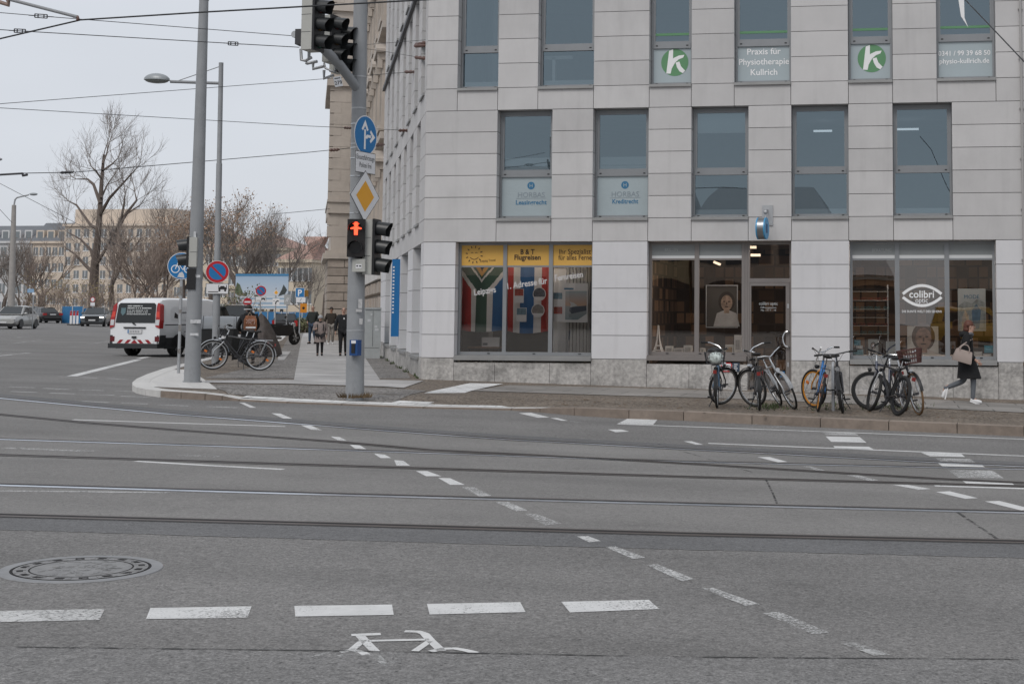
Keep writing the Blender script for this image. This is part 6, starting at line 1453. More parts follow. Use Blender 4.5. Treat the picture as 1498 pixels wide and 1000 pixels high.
 for xw in (wheels[0], L - wheels[1]):
  for sg in (-1, 1):
   wheel(o, (xw, sg * (hw - .12), wr), wr, .20)
   n = 18; m2 = MB(); m2.poly([(xw + wr * 1.17 * math.cos(PI * k / n), sg * (hw + .004), wr + wr * 1.17 * math.sin(PI * k / n)) for k in range(n + 1)] + [(xw - wr * 1.17, sg * (hw + .004), .18), (xw + wr * 1.17, sg * (hw + .004), .18)])
   m2.build('wheel_arch', BLACK, o, smooth=0)
 if mirrors:
  for sg in (-1, 1): MB(Matrix.Translation((xd - .35, sg * (wb + .10), zb + .06))).ball((0, 0, 0), .11, 8, 6, (.6, 1, .75)).build('mirror', paint, o)
 return o
def rear_lamps(o, x, hw, z0, z1, w, m=LAMPR):
 for sg in (-1, 1): MB().box(x - .02, x + .10, *(sorted((sg * hw, sg * (hw - w)))), z0, z1).build('tail_lamp', m, o, smooth=0)
def head_lamps(o, x, hw, z0, z1, w, m=LAMPO):
 for sg in (-1, 1): MB().box(x - .12, x + .02, *(sorted((sg * hw, sg * (hw - w)))), z0, z1).build('headlight', m, o, smooth=0)
def num_plate(o, x, z, d): MB().box(*(sorted((x, x + .012 * d))), -.26, .26, z - .055, z + .055).build('number_plate', PLATE, o, smooth=0)
# ---- white delivery van -----------------------------------------------------
WV = car_paint('white', (.74, .75, .76)); SILV = car_paint('silver_grey', (.40, .41, .42))
rr_ = ground(186, 519.5); rl_ = ground(258, 521.5)
hd = math.radians(81)
mid = (rr_ + rl_) / 2; dirv = Vector((math.cos(hd), math.sin(hd), 0)); sidev = Vector((math.sin(hd), -math.cos(hd), 0))
W_ = 1.90; L_ = 4.75; H_ = 1.90
vo = mid - dirv * .85; vo.z = gz(vo.x, vo.y) - .02
van = empty('delivery_van', vo, hd, 'white delivery van with dark rear window and red white warning stripes', 'van')
hw = W_ / 2
def vsec(x, zb, zt, kt, kb=1.0, bulge=1.0):
 w = hw * bulge; return [(x, -w * .93, zb), (x, -w, zb + .18), (x, -w, .98), (x, -w * .985, 1.10), (x, -w * (kt + .05), zt - .16), (x, -w * kt, zt - .05), (x, -w * (kt - .12), zt), (x, w * (kt - .12), zt), (x, w * kt, zt - .05), (x, w * (kt + .05), zt - .16), (x, w * .985, 1.10), (x, w, .98), (x, w, zb + .18), (x, w * .93, zb)]
def hoodsec(x, zb, zt, k): w = hw * k; return [(x, -w * .93, zb), (x, -w, zb + .18), (x, -w, zb + .35), (x, -w * .99, zb + .42), (x, -w * .97, zt - .16), (x, -w * .92, zt - .05), (x, -w * .80, zt), (x, w * .80, zt), (x, w * .92, zt - .05), (x, w * .97, zt - .16), (x, w * .99, zb + .42), (x, w, zb + .35), (x, w, zb + .18), (x, w * .93, zb)]
S = [vsec(.0, .36, 1.72, .86), vsec(.04, .34, 1.80, .85), vsec(.18, .34, 1.88, .84), vsec(.6, .34, 1.905, .84), vsec(2.6, .34, 1.90, .84), vsec(3.15, .34, 1.84, .82)]
# lean the tail forward towards the roof
for sec, x in zip(S[:3], (.0, .04, .18)):
 for i, p in enumerate(sec):
  if p[2] > 1.05: sec[i] = (p[0] + (p[2] - 1.05) * .14, p[1], p[2])
S.append([(3.9 if p[2] < 1.2 else 3.3 + max(0, 1.75 - p[2]) * .55, p[1], p[2]) for p in vsec(3.3, .34, 1.78, .80)])
S += [hoodsec(4.0, .34, 1.14, .985), hoodsec(4.5, .32, 1.02, .95), hoodsec(4.72, .32, .82, .86)]
MB().loft(S).build('body', WV, van, angle=25)
vx = lambda z: -.006 + max(0, z - 1.05) * .14              # surface of the tail
def tailq(m, name, y0, y1, z0, z1, out=.008, parent=van, pts=None):
 mb = MB(); pts = pts or [(y0, z0), (y1, z0), (y1, z1), (y0, z1)]; mb.poly([(vx(z) - out, y, z) for y, z in pts]); return mb.build(name, m, parent, smooth=0)
# the viewer behind the van sees local -y on the right
gz_ = pm('van_tinted_glass', (.012, .014, .014), .08)
rw = tailq(gz_, 'rear_window', 0, 0, 0, 0, .010, van, [(-.76, 1.10), (.76, 1.10), (.72, 1.68), (.66, 1.74), (-.66, 1.74), (-.72, 1.68)])
mb = MB(Matrix(((0, .14, 0, 0), (-1, 0, 0, 0), (0, 1, 0, 0), (0, 0, 0, 1))))
mb = MB()
random.seed(3)
for r, (z, y0, y1) in enumerate(((1.625, .36, -.18), (1.555, .36, -.58), (1.485, .36, -.44), (1.425, .36, -.40), (1.365, .36, -.54))):
 y = y0; h = .036 if r < 2 else .024
 while y > y1:
  w = random.uniform(.025, .055); mb.poly([(vx(z) - .014, y, z), (vx(z) - .014, y - w, z), (vx(z + h) - .014, y - w, z + h), (vx(z + h) - .014, y, z + h)]); y -= w + (.012 if random.random() < .8 else .04)
mb.build('text_line', pm('van_white_lettering', (.6, .62, .62), .5), rw, smooth=0)
tailq(pm('van_crest', (.10, .17, .19), .5), 'crest_mark', 0, 0, 0, 0, .014, rw, [(.60, 1.58), (.42, 1.58), (.42, 1.42), (.51, 1.33), (.60, 1.42)])
for sg in (-1, 1):
 mb = MB(); pl = [(vx(z) , sg * y, z) for y, z in ((.80, .98), (.955, .92), (.965, 1.18), (.90, 1.66), (.80, 1.74), (.775, 1.60), (.80, 1.2))]
 fr_ = [(p[0] - .025, p[1], p[2]) for p in pl]; bk = [(p[0] + .16, p[1] * (1.004 if abs(p[1]) > .85 else 1), p[2]) for p in pl]; mb.loft([fr_, bk]); tl = mb.build('tail_lamp', LAMPR, van, smooth=0)
 mb = MB(); mb.poly([(vx(z) - .028, sg * y, z) for y, z in ((.81, 1.02), (.94, 1.02), (.945, 1.20), (.80, 1.20))]); mb.build('clear_lens', LAMPO, tl, smooth=0)
 mb = MB(); mb.poly([(vx(z) - .028, sg * y, z) for y, z in ((.80, 1.28), (.93, 1.28), (.90, 1.46), (.79, 1.46))]); mb.build('bright_lens', pm('bright_red_lens', (.62, .05, .03), .2), tl, smooth=0)
mb = MB(); mb.box(-.035, -.008, -.42, .42, .92, .965); mb.build('rear_handle', BLACK, van, smooth=0)
mb = MB(); mb.box(-.03, -.008, -.28, .26, .76, .88); npl = mb.build('number_plate', PLATE, van, smooth=0)
mb = MB(); mb.box(-.034, -.0305, .215, .258, .765, .875); mb.build('blue_band', SIGNB, npl, smooth=0)
mb = MB();
for k in range(6): mb.box(-.034, -.0305, .14 - k * .065, .17 - k * .065, .79, .85)
mb.build('character_mark', pm('plate_grey_marks', (.25, .26, .28), .5), npl, smooth=0)
mb = MB(); mb.box(-.05, -.008, -.07, .08, .60, .67); mb.build('tow_cap', BLACK, van, smooth=0)
mb = MB(); mb.bar((-.03, .09, 1.10), (-.005, -.03, 1.03), .03); mb.build('wiper', BLACK, van, smooth=0)
mb = MB(); mb.poly([(-.012, -.74, .435), (-.012, .74, .435), (-.012, .74, .56), (-.012, -.74, .56)]); st_ = mb.build('warning_stripe', WHITE, van, smooth=0)
mb = MB()
for y in (.56, .26): mb.poly([(-.015, y + .12, .44), (-.015, y - .02, .44), (-.015, y - .14, .555), (-.015, y, .555)])
for y in (-.24, -.54): mb.poly([(-.015, y + .02, .44), (-.015, y - .12, .44), (-.015, y, .555), (-.015, y + .14, .555)])
mb.poly([(-.015, .13, .44), (-.015, -.13, .44), (-.015, 0, .56)])
mb.build('red_chevron', pm('red_reflective', (.32, .012, .02), .4), st_, smooth=0)
VB = pm('van_grey_bumper', (.028, .029, .031), .6)
mb = MB(); mb.box(-.10, .30, -hw * 1.0, hw * 1.0, .28, .43); mb.box(.28, 4.6, -hw * 1.012, -hw * .96, .26, .62); mb.box(.28, 4.6, hw * .96, hw * 1.012, .26, .62); mb.box(.0, .30, -hw * 1.012, -hw * .90, .43, .70); mb.box(.0, .30, hw * .90, hw * 1.012, .43, .70); mb.box(4.4, 4.82, -hw * .9, hw * .9, .26, .60)
mb.build('bumper', VB, van, smooth=0)
for sg in (-1, 1):
 MB().box(-.012, -.003, *(sorted((sg * .78, sg * .945))), .50, .66).build('reflector', pm('dark_red_reflector', (.12, .008, .012), .3), van, smooth=0)
for xw in (.95, 4.05):
 for sg in (-1, 1): wheel(van, (xw, sg * (hw - .11), .33), .33, .22)
 for sg in (-1, 1): MB().poly([(xw + .41 * math.cos(PI * k / 16), sg * (hw * 1.015), .33 + .41 * math.sin(PI * k / 16)) for k in range(17)]).build('wheel_arch', BLACK, van, smooth=0)
sy = -hw
def sideq(name, m, pts, out=.006, par=van): mb = MB(); mb.poly([(x, sy - out + max(0, z - 1.05) * .155, z) for x, z in pts]); return mb.build(name, m, par, smooth=0)
sp = sideq('side_panel', pm('van_side_panel', (.66, .67, .68), .35), [(.55, 1.18), (1.9, 1.18), (1.9, 1.62), (.75, 1.62), (.58, 1.52)])
sideq('text_line', LETK, [(1.0, 1.42), (1.8, 1.42), (1.8, 1.45), (1.0, 1.45)], .012, sp); sideq('side_mark', LETK, [(.72, 1.26), (.90, 1.24), (.92, 1.36), (.78, 1.44)], .012, sp)
sideq('rail', DARKG, [(.25, 1.02), (2.3, 1.02), (2.3, 1.05), (.25, 1.05)], .008); sideq('side_window', GL_CAR, [(2.75, 1.18), (3.75, 1.16), (3.45, 1.66), (2.78, 1.68)], .010)
mb = MB(); mb.bar((3.55, -hw - .10, 1.2), (3.55, -hw - .22, 1.25), .12, .22); mb.build('mirror', BLACK, van, smooth=0)
head_lamps(van, 4.70, .80, .72, .92, .24)
# ---- small distant cars --------------------------------------------------------
SED = lambda L: [(0, .42, .82, .88), (.12, .30, .96, .95), (.9, .22, .98, 1), (L * .5, .20, .95, 1), (L * .72, .22, .92, .99), (L - .35, .26, .82, .93), (L, .36, .66, .80)]
def heading(px0, py0, px1, py1):
 a, b = ground(px0, py0), ground(px1, py1); return math.atan2(b.y - a.y, b.x - a.x)
def front_at(px, py, deg, L):
 h = math.radians(deg); p = ground(px, py); q = p - Vector((math.cos(h), math.sin(h), 0)) * L; q.z = gz(q.x, q.y); return q, h
q, h = front_at(3, 481, -75, 4.25); c_ = make_car('silver hatchback cut by the left edge of the picture', q, h, 4.25, 1.78, 1.50, SED(4.25), (.25, .85, 2.35, 3.15, .95, .90, .70), car_paint('silver', (.40, .40, .385)), wheels=(.75, .85), name='driving_car')
head_lamps(c_, 4.22, .80, .62, .78, .30); num_plate(c_, 4.27, .45, 1)
q, h = front_at(33, 469.5, -72, 4.0); c_ = make_car('dark grey hatchback standing behind the silver one', q, h, 4.0, 1.72, 1.48, SED(4.0), (.2, .7, 2.2, 2.95, .93, .90, .70), car_paint('dark_grey', (.06, .07, .07)), wheels=(.7, .8), name='parked_car')
head_lamps(c_, 3.97, .78, .62, .80, .28)
p = ground(77, 472.5); c_ = make_car('black sedan seen from behind beside the blue hoarding', p, math.radians(143), 4.7, 1.82, 1.44, SED(4.7), (.75, 1.35, 2.75, 3.6, .94, .88, .66), car_paint('black', (.012, .012, .013)), wheels=(.95, .85), name='parked_car')
rear_lamps(c_, -.0, .88, .72, .92, .34); num_plate(c_, -.01, .80, -1)
q, h = front_at(134, 477.5, -66, 4.5); c_ = make_car('oncoming dark suv with lit headlights', q, h, 4.5, 1.86, 1.56, [(0, .45, .95, .9), (.12, .32, 1.05, .96), (.9, .25, 1.06, 1), (2.3, .24, 1.03, 1), (3.3, .25, 1.02, .99), (4.2, .28, .92, .95), (4.5, .34, .80, .86)], (.15, .7, 2.55, 3.35, 1.03, .90, .70), car_paint('anthracite', (.10, .11, .115)), wheels=(.85, .85), wr=.34, name='driving_car')
head_lamps(c_, 4.50, .86, .70, .80, .30, HEADON); num_plate(c_, 4.52, .52, 1); MB().box(4.47, 4.515, -.52, .52, .40, .84).build('grille', BLACK, c_, smooth=0)
# two vehicles parked at the side street
p = ground(352, 492); c_ = make_car('parked van with a pale roof behind the crouching person', Vector((p.x - 1.2, p.y + 2, gz(p.x, p.y))), math.radians(114), 4.6, 1.9, 1.95, [(0, .4, 1.1, .95), (.1, .3, 1.2, .98), (1, .25, 1.22, 1), (3.2, .25, 1.2, 1), (4.2, .28, 1.05, .95), (4.6, .34, .8, .85)], (.05, .25, 2.9, 3.6, 1.2, .94, .82), car_paint('black_van', (.014, .014, .015)), wheels=(.9, .9), name='parked_van', cat='van', roofm=WV)
rear_lamps(c_, 0, .92, .85, 1.2, .14)
p = ground(428, 489); c_ = make_car('parked black car with a pale rear window and red tail lamp behind the motorcycle', Vector((p.x - .9, p.y + .6, gz(p.x, p.y) )), math.radians(112), 4.3, 1.80, 1.52, SED(4.3), (.1, .6, 2.4, 3.2, .95, .92, .74), car_paint('black_two', (.014, .013, .013)), wheels=(.8, .8), name='parked_car', roofm=SILV)
rear_lamps(c_, 0, .89, .60, 1.0, .22); num_plate(c_, -.02, .62, -1)
yv = 2 * D + 7; a, b = at_y(1366, 480, yv), at_y(1425, 480, yv)
c_ = make_car('yellow delivery car behind the viewer, mirrored in the optician panes', Vector((a.x, -7, gz(a.x, -7))), 0.0, 4.3, 1.8, 1.85, [(0, .4, 1.1, .95), (.1, .3, 1.2, .98), (1, .25, 1.22, 1), (3.0, .25, 1.15, 1), (4.0, .28, .98, .95), (4.3, .34, .8, .85)], (.05, .2, 2.6, 3.3, 1.2, .94, .84), car_paint('yellow', (.62, .36, .03)), wheels=(.8, .8), name='parked_car')
# ---- waste containers with rounded lids ---------------------------------------
LID = pm('grey_container_lid', (.20, .215, .23), .4, var=.08); CONT = pm('black_container', (.018, .019, .02), .55)
def container(label, px, py, dz=0):
 p = ground(px, py, .02); o = empty('waste_container', p, math.radians(26), label, 'waste container', 'waste containers by the kerb'); w, d, h = .69, .55, .92
 MB().loft([[(-w * .92, -d * .9, .16), (w * .92, -d * .9, .16), (w * .92, d * .9, .16), (-w * .92, d * .9, .16)], [(-w, -d, h), (w, -d, h), (w, d, h), (-w, d, h)]]).build('bin_body', CONT, o, smooth=0)
 n = 12; MB().prism([(0, 0)], 0, 0) if False else None
 mb = MB(); secs = []
 for x in (-w - .02, w + .02): secs.append([(x, -(d + .02) * math.cos(PI * k / n), h + .02 + .40 * math.sin(PI * k / n)) for k in range(n + 1)])
 mb.loft(secs); mb.build('lid', LID, o)
 mb = MB()
 for x in (-w * .33, w * .33): mb.tube([(x, -(d + .03) * math.cos(PI * k / n), h + .02 + .41 * math.sin(PI * k / n)) for k in range(n + 1)], .012, 5)
 mb.build('lid_rib', DARKG, o); MB().box(.30, .50, -d - .012, -d * .97, .62, .74).build('sticker', SIGNW, o, smooth=0)
 for sx in (-1, 1):
  for sy in (-1, 1): MB().cyl((sx * .55, sy * .4 - .03, .08), (sx * .55, sy * .4 + .03, .08), .08, n=12).build('castor', BLACKR, o)
 MB().tube([(-w - .03, -d * .6, h - .08), (-w - .09, -d * .6, h - .08), (-w - .09, d * .6, h - .08), (-w - .03, d * .6, h - .08)], .018, 6).build('handle', DARKG, o)
 return o
container('black waste container with a grey rounded lid directly right of the tall mast', 307, 523); container('black waste container with a grey rounded lid beside the backpack wearer', 334, 521)
# ---- covered scooter and motorcycle ---------------------------------------------
p = ground(390, 521, .10)
o = empty('covered_scooter', p, math.radians(110), 'scooter under a brown grey tarpaulin behind the black bicycle', 'scooter')
COVER = pm('brown_tarpaulin', (.062, .050, .044), .75, var=.45, vscale=5, bump=.5, bscale=7)
secs = []
for x, hh, w in ((-.75, .35, .10), (-.72, .55, .24), (-.45, .95, .32), (.0, 1.05, .33), (.35, 1.25, .36), (.62, 1.70, .30), (.75, 1.72, .20), (.90, 1.2, .26), (1.02, .5, .20), (1.04, .2, .12)):
 n = 14; secs.append([(x + .03 * math.sin(k * 2.1), w * math.cos(PI * k / n) * (1.3 - .45 * math.sin(PI * k / n)) + .16 * hh * math.sin(PI * k / n), .06 + .78 * hh * math.sin(PI * k / n) ** .75 + .02 * math.sin(k * 3 + x * 7)) for k in range(n + 1)])
MB().loft(secs).build('tarpaulin', COVER, o, angle=70)
for x in (-.62, .85): wheel(o, (x, 0, .24), .24, .11)
p = ground(413, 504.5, .10)
o = empty('motorcycle', p, math.radians(68), 'black motorcycle with a chrome headlight parked beyond the covered scooter', 'motorcycle')
for x in (-.70, .70): wheel(o, (x, 0, .31), .31, .12)
MB().loft([[(-.75, -.10, .62), (-.75, .10, .62), (-.75, .08, .85), (-.75, -.08, .85)], [(-.3, -.17, .42), (-.3, .17, .42), (-.3, .14, .82), (-.3, -.14, .82)], [(.2, -.18, .40), (.2, .18, .40), (.2, .15, .92), (.2, -.15, .92)], [(.55, -.08, .6), (.55, .08, .6), (.55, .06, .88), (.55, -.06, .88)]]).build('body', BLACK, o, angle=60)
MB().tube([(.70, -.09, .31), (.48, -.09, .98)], .03, 8).tube([(.70, .09, .31), (.48, .09, .98)], .03, 8).build('fork', CHROME, o)
MB().tube([(.30, -.38, 1.12), (.44, -.2, 1.02), (.46, .2, 1.02), (.30, .38, 1.12)], .018, 6).build('handlebar', BLACK, o); MB(Matrix.Translation((.62, 0, .90))).ball((0, 0, 0), .11, 12, 8).build('headlight', CHROME, o)
MB().loft([[(-.8, -.12, .86), (-.8, .12, .86), (-.8, .1, .95), (-.8, -.1, .95)], [(.1, -.13, .82), (.1, .13, .82), (.1, .1, .90), (.1, -.1, .90)]]).build('saddle', BLACKR, o); MB().tube([(.1, .2, .3), (-.3, .22, .3), (-.85, .22, .38)], .05, 10).build('exhaust', CHROME, o)
MB().box(-1.0, -.97, -.1, .1, .55, .70).build('number_plate', PLATE, o, smooth=0); MB().tube([(.45, .18, 1.0), (.5, .36, 1.22)], .01, 5).ball((.5, .38, 1.25), .06, 8, 6).build('mirror', BLACK, o)
# red white barrier with lamps, and a small round sign by the far hoarding
y = ground(108, 475.5).y; f = at_y(108, 474, y); f.z = gz(f.x, y); o = empty('road_barrier', f, 0, 'red and white road barrier with warning lamps before the blue hoarding', 'barrier')
for k in range(3):
 x = (k - 1) * .30; MB().box(x - .09, x + .09, 0, .05, .1, 1.05).build('board', SIGNW, o, smooth=0)
 MB().box(x - .088, x + .088, -.006, -.001, .82, 1.04).build('red_stripe', SIGNR, o, smooth=0); MB().ball((x, .02, 1.13), .09, 8, 6).build('warning_lamp', pm('red_warning_lamp', (.40, .04, .03), .3), o)
MB().box(-.5, .5, -.2, .25, 0, .1).build('foot', BLACKR, o, smooth=0)
y = ground(105, 473).y + 1; f = at_y(135, 470, y); f.z = gz(f.x, y); o = empty('round_sign', f, 0, 'small round white sign with a red rim above the oncoming dark suv', 'sign'); R_ = lambda px, py: at_y(px, py, y) - f
MB().tube([(0, 0, 0), (0, 0, R_(135, 437).z)], .04, 8).build('post', GALV, o)
c = R_(134.5, 438); pl = MB(Matrix.Translation((0, -.06, c.z))).prism(circ(.24), 0, .01).build('plate', SIGNR, o, smooth=0); MB(Matrix.Translation((0, -.065, c.z))).poly([(q[0] * .75, 0, q[1] * .75) for q in circ(.24)]).build('face', SIGNW, pl, smooth=0); MB().box(-.22, .22, -.06, -.04, c.z - .60, c.z - .28).build('lower_plate', SIGNW, o, smooth=0)
y = 84.0; f = at_y(47.5, 470, y); f.z = gz(f.x, y); o = empty('street_sign', f, 0, 'pale blue street sign on a thin post left of the black sedan', 'sign'); R_ = lambda px, py: at_y(px, py, y) - f
MB().tube([(0, 0, 0), (0, 0, R_(47, 424).z)], .04, 8).build('post', GALV, o); MB().box(-.42, .05, -.06, -.045, R_(45, 428).z, R_(45, 422.5).z).build('plate', pm('pale_blue_sign', (.22, .36, .52), .5), o, smooth=0); MB().box(-.05, .12, -.07, -.05, R_(45, 431).z, R_(45, 427.5).z).build('small_plate', SIGNW, o, smooth=0)
# light mesh fence right of the suv
y = ground(162, 474).y; a, b = at_y(152, 449, y), at_y(172, 475, y); f = Vector((a.x, y, gz(a.x, y))); o = empty('mesh_fence', f, 0, 'light wire mesh site fence between the dark suv and the van', 'fence')
mb = MB(); w = b.x - a.x; h = a.z - f.z; mb.tube([(0, 0, 0), (0, 0, h), (w, 0, h), (w, 0, 0), (0, 0, .1)], .025, 6); mb.build('frame', GALV, o)
mb = MB()
for k in range(1, 14): mb.tube([(w * k / 14, 0, .1), (w * k / 14, 0, h)], .006, 4)
for k in range(1, 6): mb.tube([(0, 0, h * k / 6), (w, 0, h * k / 6)], .006, 4)
mb.build('mesh_panel', GALV, o)
# grey utility cabinet by the side wall
p = onpave(544, 524); o = empty('utility_cabinet', p, math.atan2(SD.y, SD.x) - PI / 2, 'grey utility cabinet with stickers at the foot of the old stone house', 'cabinet')
CAB = pm('grey_cabinet', (.40, .42, .42), .6, var=.12, vscale=4); k_ = p.y / 31.0
w, h = .26, 1.62
MB().box(-w, w, -.2, .2, .36, h).build('case', CAB, o, smooth=0); MB().box(-w * .96, w * .96, -.19, .19, -.02, .35).build('base', CAB, o, smooth=0); MB().box(-w * 1.03, w * 1.03, -.23, .23, h + .002, h + .06).build('lid', CAB, o, smooth=0)
MB().box(-.005, .005, -.206, -.2005, .4, h - .04).build('door_gap', DARKG, o, smooth=0)
mb = MB()
for x, z, a_, b_ in ((-.12, 1.25, .10, .09), (.10, 1.05, .09, .08), (.13, .95, .12, .08), (-.05, 1.45, .06, .06)): mb.box(x - a_ / 2, x + a_ / 2, -.209, -.2005, z - b_ / 2, z + b_ / 2)
mb.build('sticker', pm('pale_sticker', (.58, .59, .60), .7), o, smooth=0)
# blue upright banner on the side wall
s0, s1 = s_of(580, 420), s_of(574.5, 420); c = at_y(578.5, 435, D + SD.y * s_of(584.5, 435))
zt, zb_ = at_y(581, 379, c.y).z, at_y(577, 492, c.y).z
o = empty('banner_sign', (c.x, c.y, zb_), math.radians(22), 'tall blue upright sign with pale letter marks on the side wall pier', 'sign')
MB().box(-.11, .11, -.03, .03, 0, zt - zb_).build('panel', pm('strong_blue_sign', (.012, .15, .38), .4), o, smooth=0);
mb = MB()
for k in range(14):
 z = (zt - zb_) * (.30 + .045 * k); mb.box(-.09, -.04, -.036, -.0305, z, z + .045)
mb.build('letter_mark', SIGNW, o, smooth=0); MB().box(.11, .30, -.015, .015, .4, .44).box(.11, .30, -.015, .015, zt - zb_ - .44, zt - zb_ - .4).build('bracket', GALV, o, smooth=0)
# ================================================================== bicycles
def rot_about(p, axis, ang):
 return Matrix.Translation(p) @ Matrix.Rotation(ang, 4, axis) @ Matrix.Translation(-Vector(p))
TYT = pm('tan_tyre', (.20, .12, .06), .8); RIMA = pm('bright_rim', (.45, .46, .47), .35, metal=.9); SPK = pm('spoke_steel', (.35, .35, .36), .4, metal=.9)
REFO = pm('orange_reflector', (.60, .16, .02), .3); GRIP = BLACKR; SADM = pm('black_saddle', (.015, .014, .014), .6)
def bike(label, rear_px, front_px, lean=0, steer=0, frame=BLACK, fork=None, rim=RIMA, tyre=TYRE, tyre_w=.038, R=.345, fender=None, rack=True, basket=None, bars='flat', step=False, light=True, fatt=None, group='bicycles parked along the kerb', wb=None, chainguard=None, refl=False, name='bicycle', child=None, front=None, yawd=None):
 """the rear wheel touches the pavement at rear_px, the bicycle points towards front_px"""
 WB = wb or 1.06
 if yawd is not None: yaw = math.radians(yawd)
 if front is not None:
  B = onpave(*front); A = B - Vector((math.cos(yaw), math.sin(yaw), 0)) * WB; A.z = gz(A.x, A.y) + ph(A.x, A.y)
 else:
  A = onpave(*rear_px)
  if yawd is None: B = onpave(*front_px); yaw = math.atan2(B.y - A.y, B.x - A.x)
  B = A + Vector((math.cos(yaw), math.sin(yaw), 0)) * WB; B.z = gz(B.x, B.y) + ph(B.x, B.y)
 pitch = math.atan2(A.z - B.z, WB)
 o = empty(name, A, yaw, label, 'bicycle', group); o.rotation_euler = (math.radians(lean), pitch, yaw)
 fork = fork or frame; r = R
 bb = Vector((.44, 0, .28)); seat = Vector((.20, 0, .80)); ht = Vector((.80, 0, .86)); hb = Vector((.845, 0, .72)); ra = Vector((0, 0, r)); fa = Vector((WB, 0, r))
 mb = MB(); mb.tube([bb, seat], .017, 8); mb.tube([hb, ht], .021, 8)
 if step: mb.tube([hb - Vector((0, 0, .02)), bb + Vector((.18, 0, .10)), bb], .024, 8); mb.tube([ht - Vector((.0, 0, .04)), bb + Vector((.10, 0, .24)), bb + Vector((-.06, 0, .16))], .018, 8)
 else: mb.tube([hb, bb], .021, 8); mb.tube([ht - Vector((.01, 0, .05)), seat - Vector((-.02, 0, .06))], .018, 8)
 for s_ in (-1, 1):
  mb.tube([bb + Vector((-.04, s_ * .04, 0)), ra + Vector((0, s_ * .065, 0))], .010, 6); mb.tube([seat - Vector((-.03, 0, .08)), ra + Vector((0, s_ * .065, 0))], .009, 6)
 mb.build('frame', frame, o)
 MB().tube([seat, seat + Vector((-.035, 0, .13))], .013, 8).build('seat_post', CHROME, o)
 sz = .94; mb = MB(); secs = []
 for x, w, h in ((-.16, .02, .015), (-.14, .075, .05), (-.06, .085, .055), (.03, .04, .045), (.11, .022, .035), (.135, .008, .015)):
  secs.append([(.165 + x, w * math.cos(2 * PI * k / 12), sz + h * .5 * math.sin(2 * PI * k / 12) + (.012 if x < -.1 else 0)) for k in range(12)])
 mb.loft(secs).build('saddle', SADM, o)
 ax = (ht - hb).normalized(); S = rot_about(hb, ax, math.radians(steer))
 def wheel_(c, M, front):
  n = 36; mb = MB(M); ty = tyre_w / 2
  rings = []
  for k in range(n):
   a = 2 * PI * k / n; rings.append([(c.x + (r - ty + ty * math.cos(b)) * math.cos(a), ty * math.sin(b), c.z + (r - ty + ty * math.cos(b)) * math.sin(a)) for b in [2 * PI * j / 8 for j in range(8)]])
  rings.append(rings[0]); mb.loft(rings, cap=False); w = mb.build('wheel', tyre, o)
  mb = MB(M); ri = r - tyre_w - .004; rings = []
  for k in range(n):
   a = 2 * PI * k / n; rings.append([(c.x + q * math.cos(a), y, c.z + q * math.sin(a)) for q, y in ((ri + .006, -.011), (ri + .006, .011), (ri - .016, .008), (ri - .016, -.008))])
  rings.append(rings[0]); mb.loft(rings, cap=False); mb.build('rim', rim, w)
  mb = MB(M)
  for k in range(20):
   a = 2 * PI * k / 20; a2 = a + (.35 if k % 2 else -.35); y = .03 * (1 if k % 4 < 2 else -1); mb.tube([(c.x + .02 * math.cos(a2), y, c.z + .02 * math.sin(a2)), (c.x + ri * math.cos(a), 0, c.z + ri * math.sin(a))], .0022, 3, False)
  mb.build('spokes', SPK, w); mb = MB(M); mb.cyl((c.x, -.05, c.z), (c.x, .05, c.z), .022 if front else .032, n=10); mb.build('hub', DARKG, w)
  if refl:
   for k in (0, 1):
    a = .5 + k * PI; mb = MB(M); mb.cbox((c.x + .2 * math.cos(a), 0, c.z + .2 * math.sin(a)), (.07, .02, .045), Matrix.Rotation(-a, 3, 'Y')); mb.build('spoke_reflector', REFO, w, smooth=0)
  if fender:
   mb = MB(M); rings = []; a0, a1 = (math.radians(10), math.radians(165)) if front else (math.radians(15), math.radians(200))
   for k in range(17):
    a = a0 + (a1 - a0) * k / 16; rings.append([(c.x + q * math.cos(a), y, c.z + q * math.sin(a)) for q, y in ((r + .012, -.03), (r + .028, 0), (r + .012, .03))])
   mb.loft(rings, closed=False, cap=False)
   for s_ in (-1, 1): mb.tube([(c.x, s_ * .05, c.z), (c.x + (r + .015) * math.cos(a0), s_ * .03, c.z + (r + .015) * math.sin(a0))], .003, 4, False)
   mb.build('mudguard', fender, o)
 wheel_(ra, Matrix.Identity(4), False); wheel_(fa, S, True)
 mb = MB(S); cr = hb + Vector((.02, 0, -.03))
 for s_ in (-1, 1): mb.tube([cr + Vector((0, s_ * .012, 0)), cr + Vector((.01, s_ * .055, -.02)), fa + Vector((-.02, s_ * .058, .10)), fa + Vector((0, s_ * .058, 0))], [.015, .015, .012, .010], 8)
 mb.build('fork', fork, o)
 mb = MB(S); st = ht + ax * .11
 mb.tube([ht, st, st + Vector((.06, 0, .02))], .015, 8); hc = st + Vector((.06, 0, .02))
 if bars == 'flat': L = [(.0, -.37, .02), (.02, -.18, .02), (.03, 0, 0), (.02, .18, .02), (.0, .37, .02)]
 elif bars == 'swept': L = [(-.22, -.30, .06), (-.06, -.24, .08), (.04, -.10, .05), (.05, 0, .0), (.04, .10, .05), (-.06, .24, .08), (-.22, .30, .06)]
 else: L = [(-.10, -.31, .10), (.0, -.22, .10), (.04, -.06, .02), (.04, .06, .02), (.0, .22, .10), (-.10, .31, .10)]
 L = [hc + Vector(q) for q in L]; mb.tube(L, .012, 8); h_ = mb.build('handlebar', CHROME if bars != 'flat' else DARKG, o)
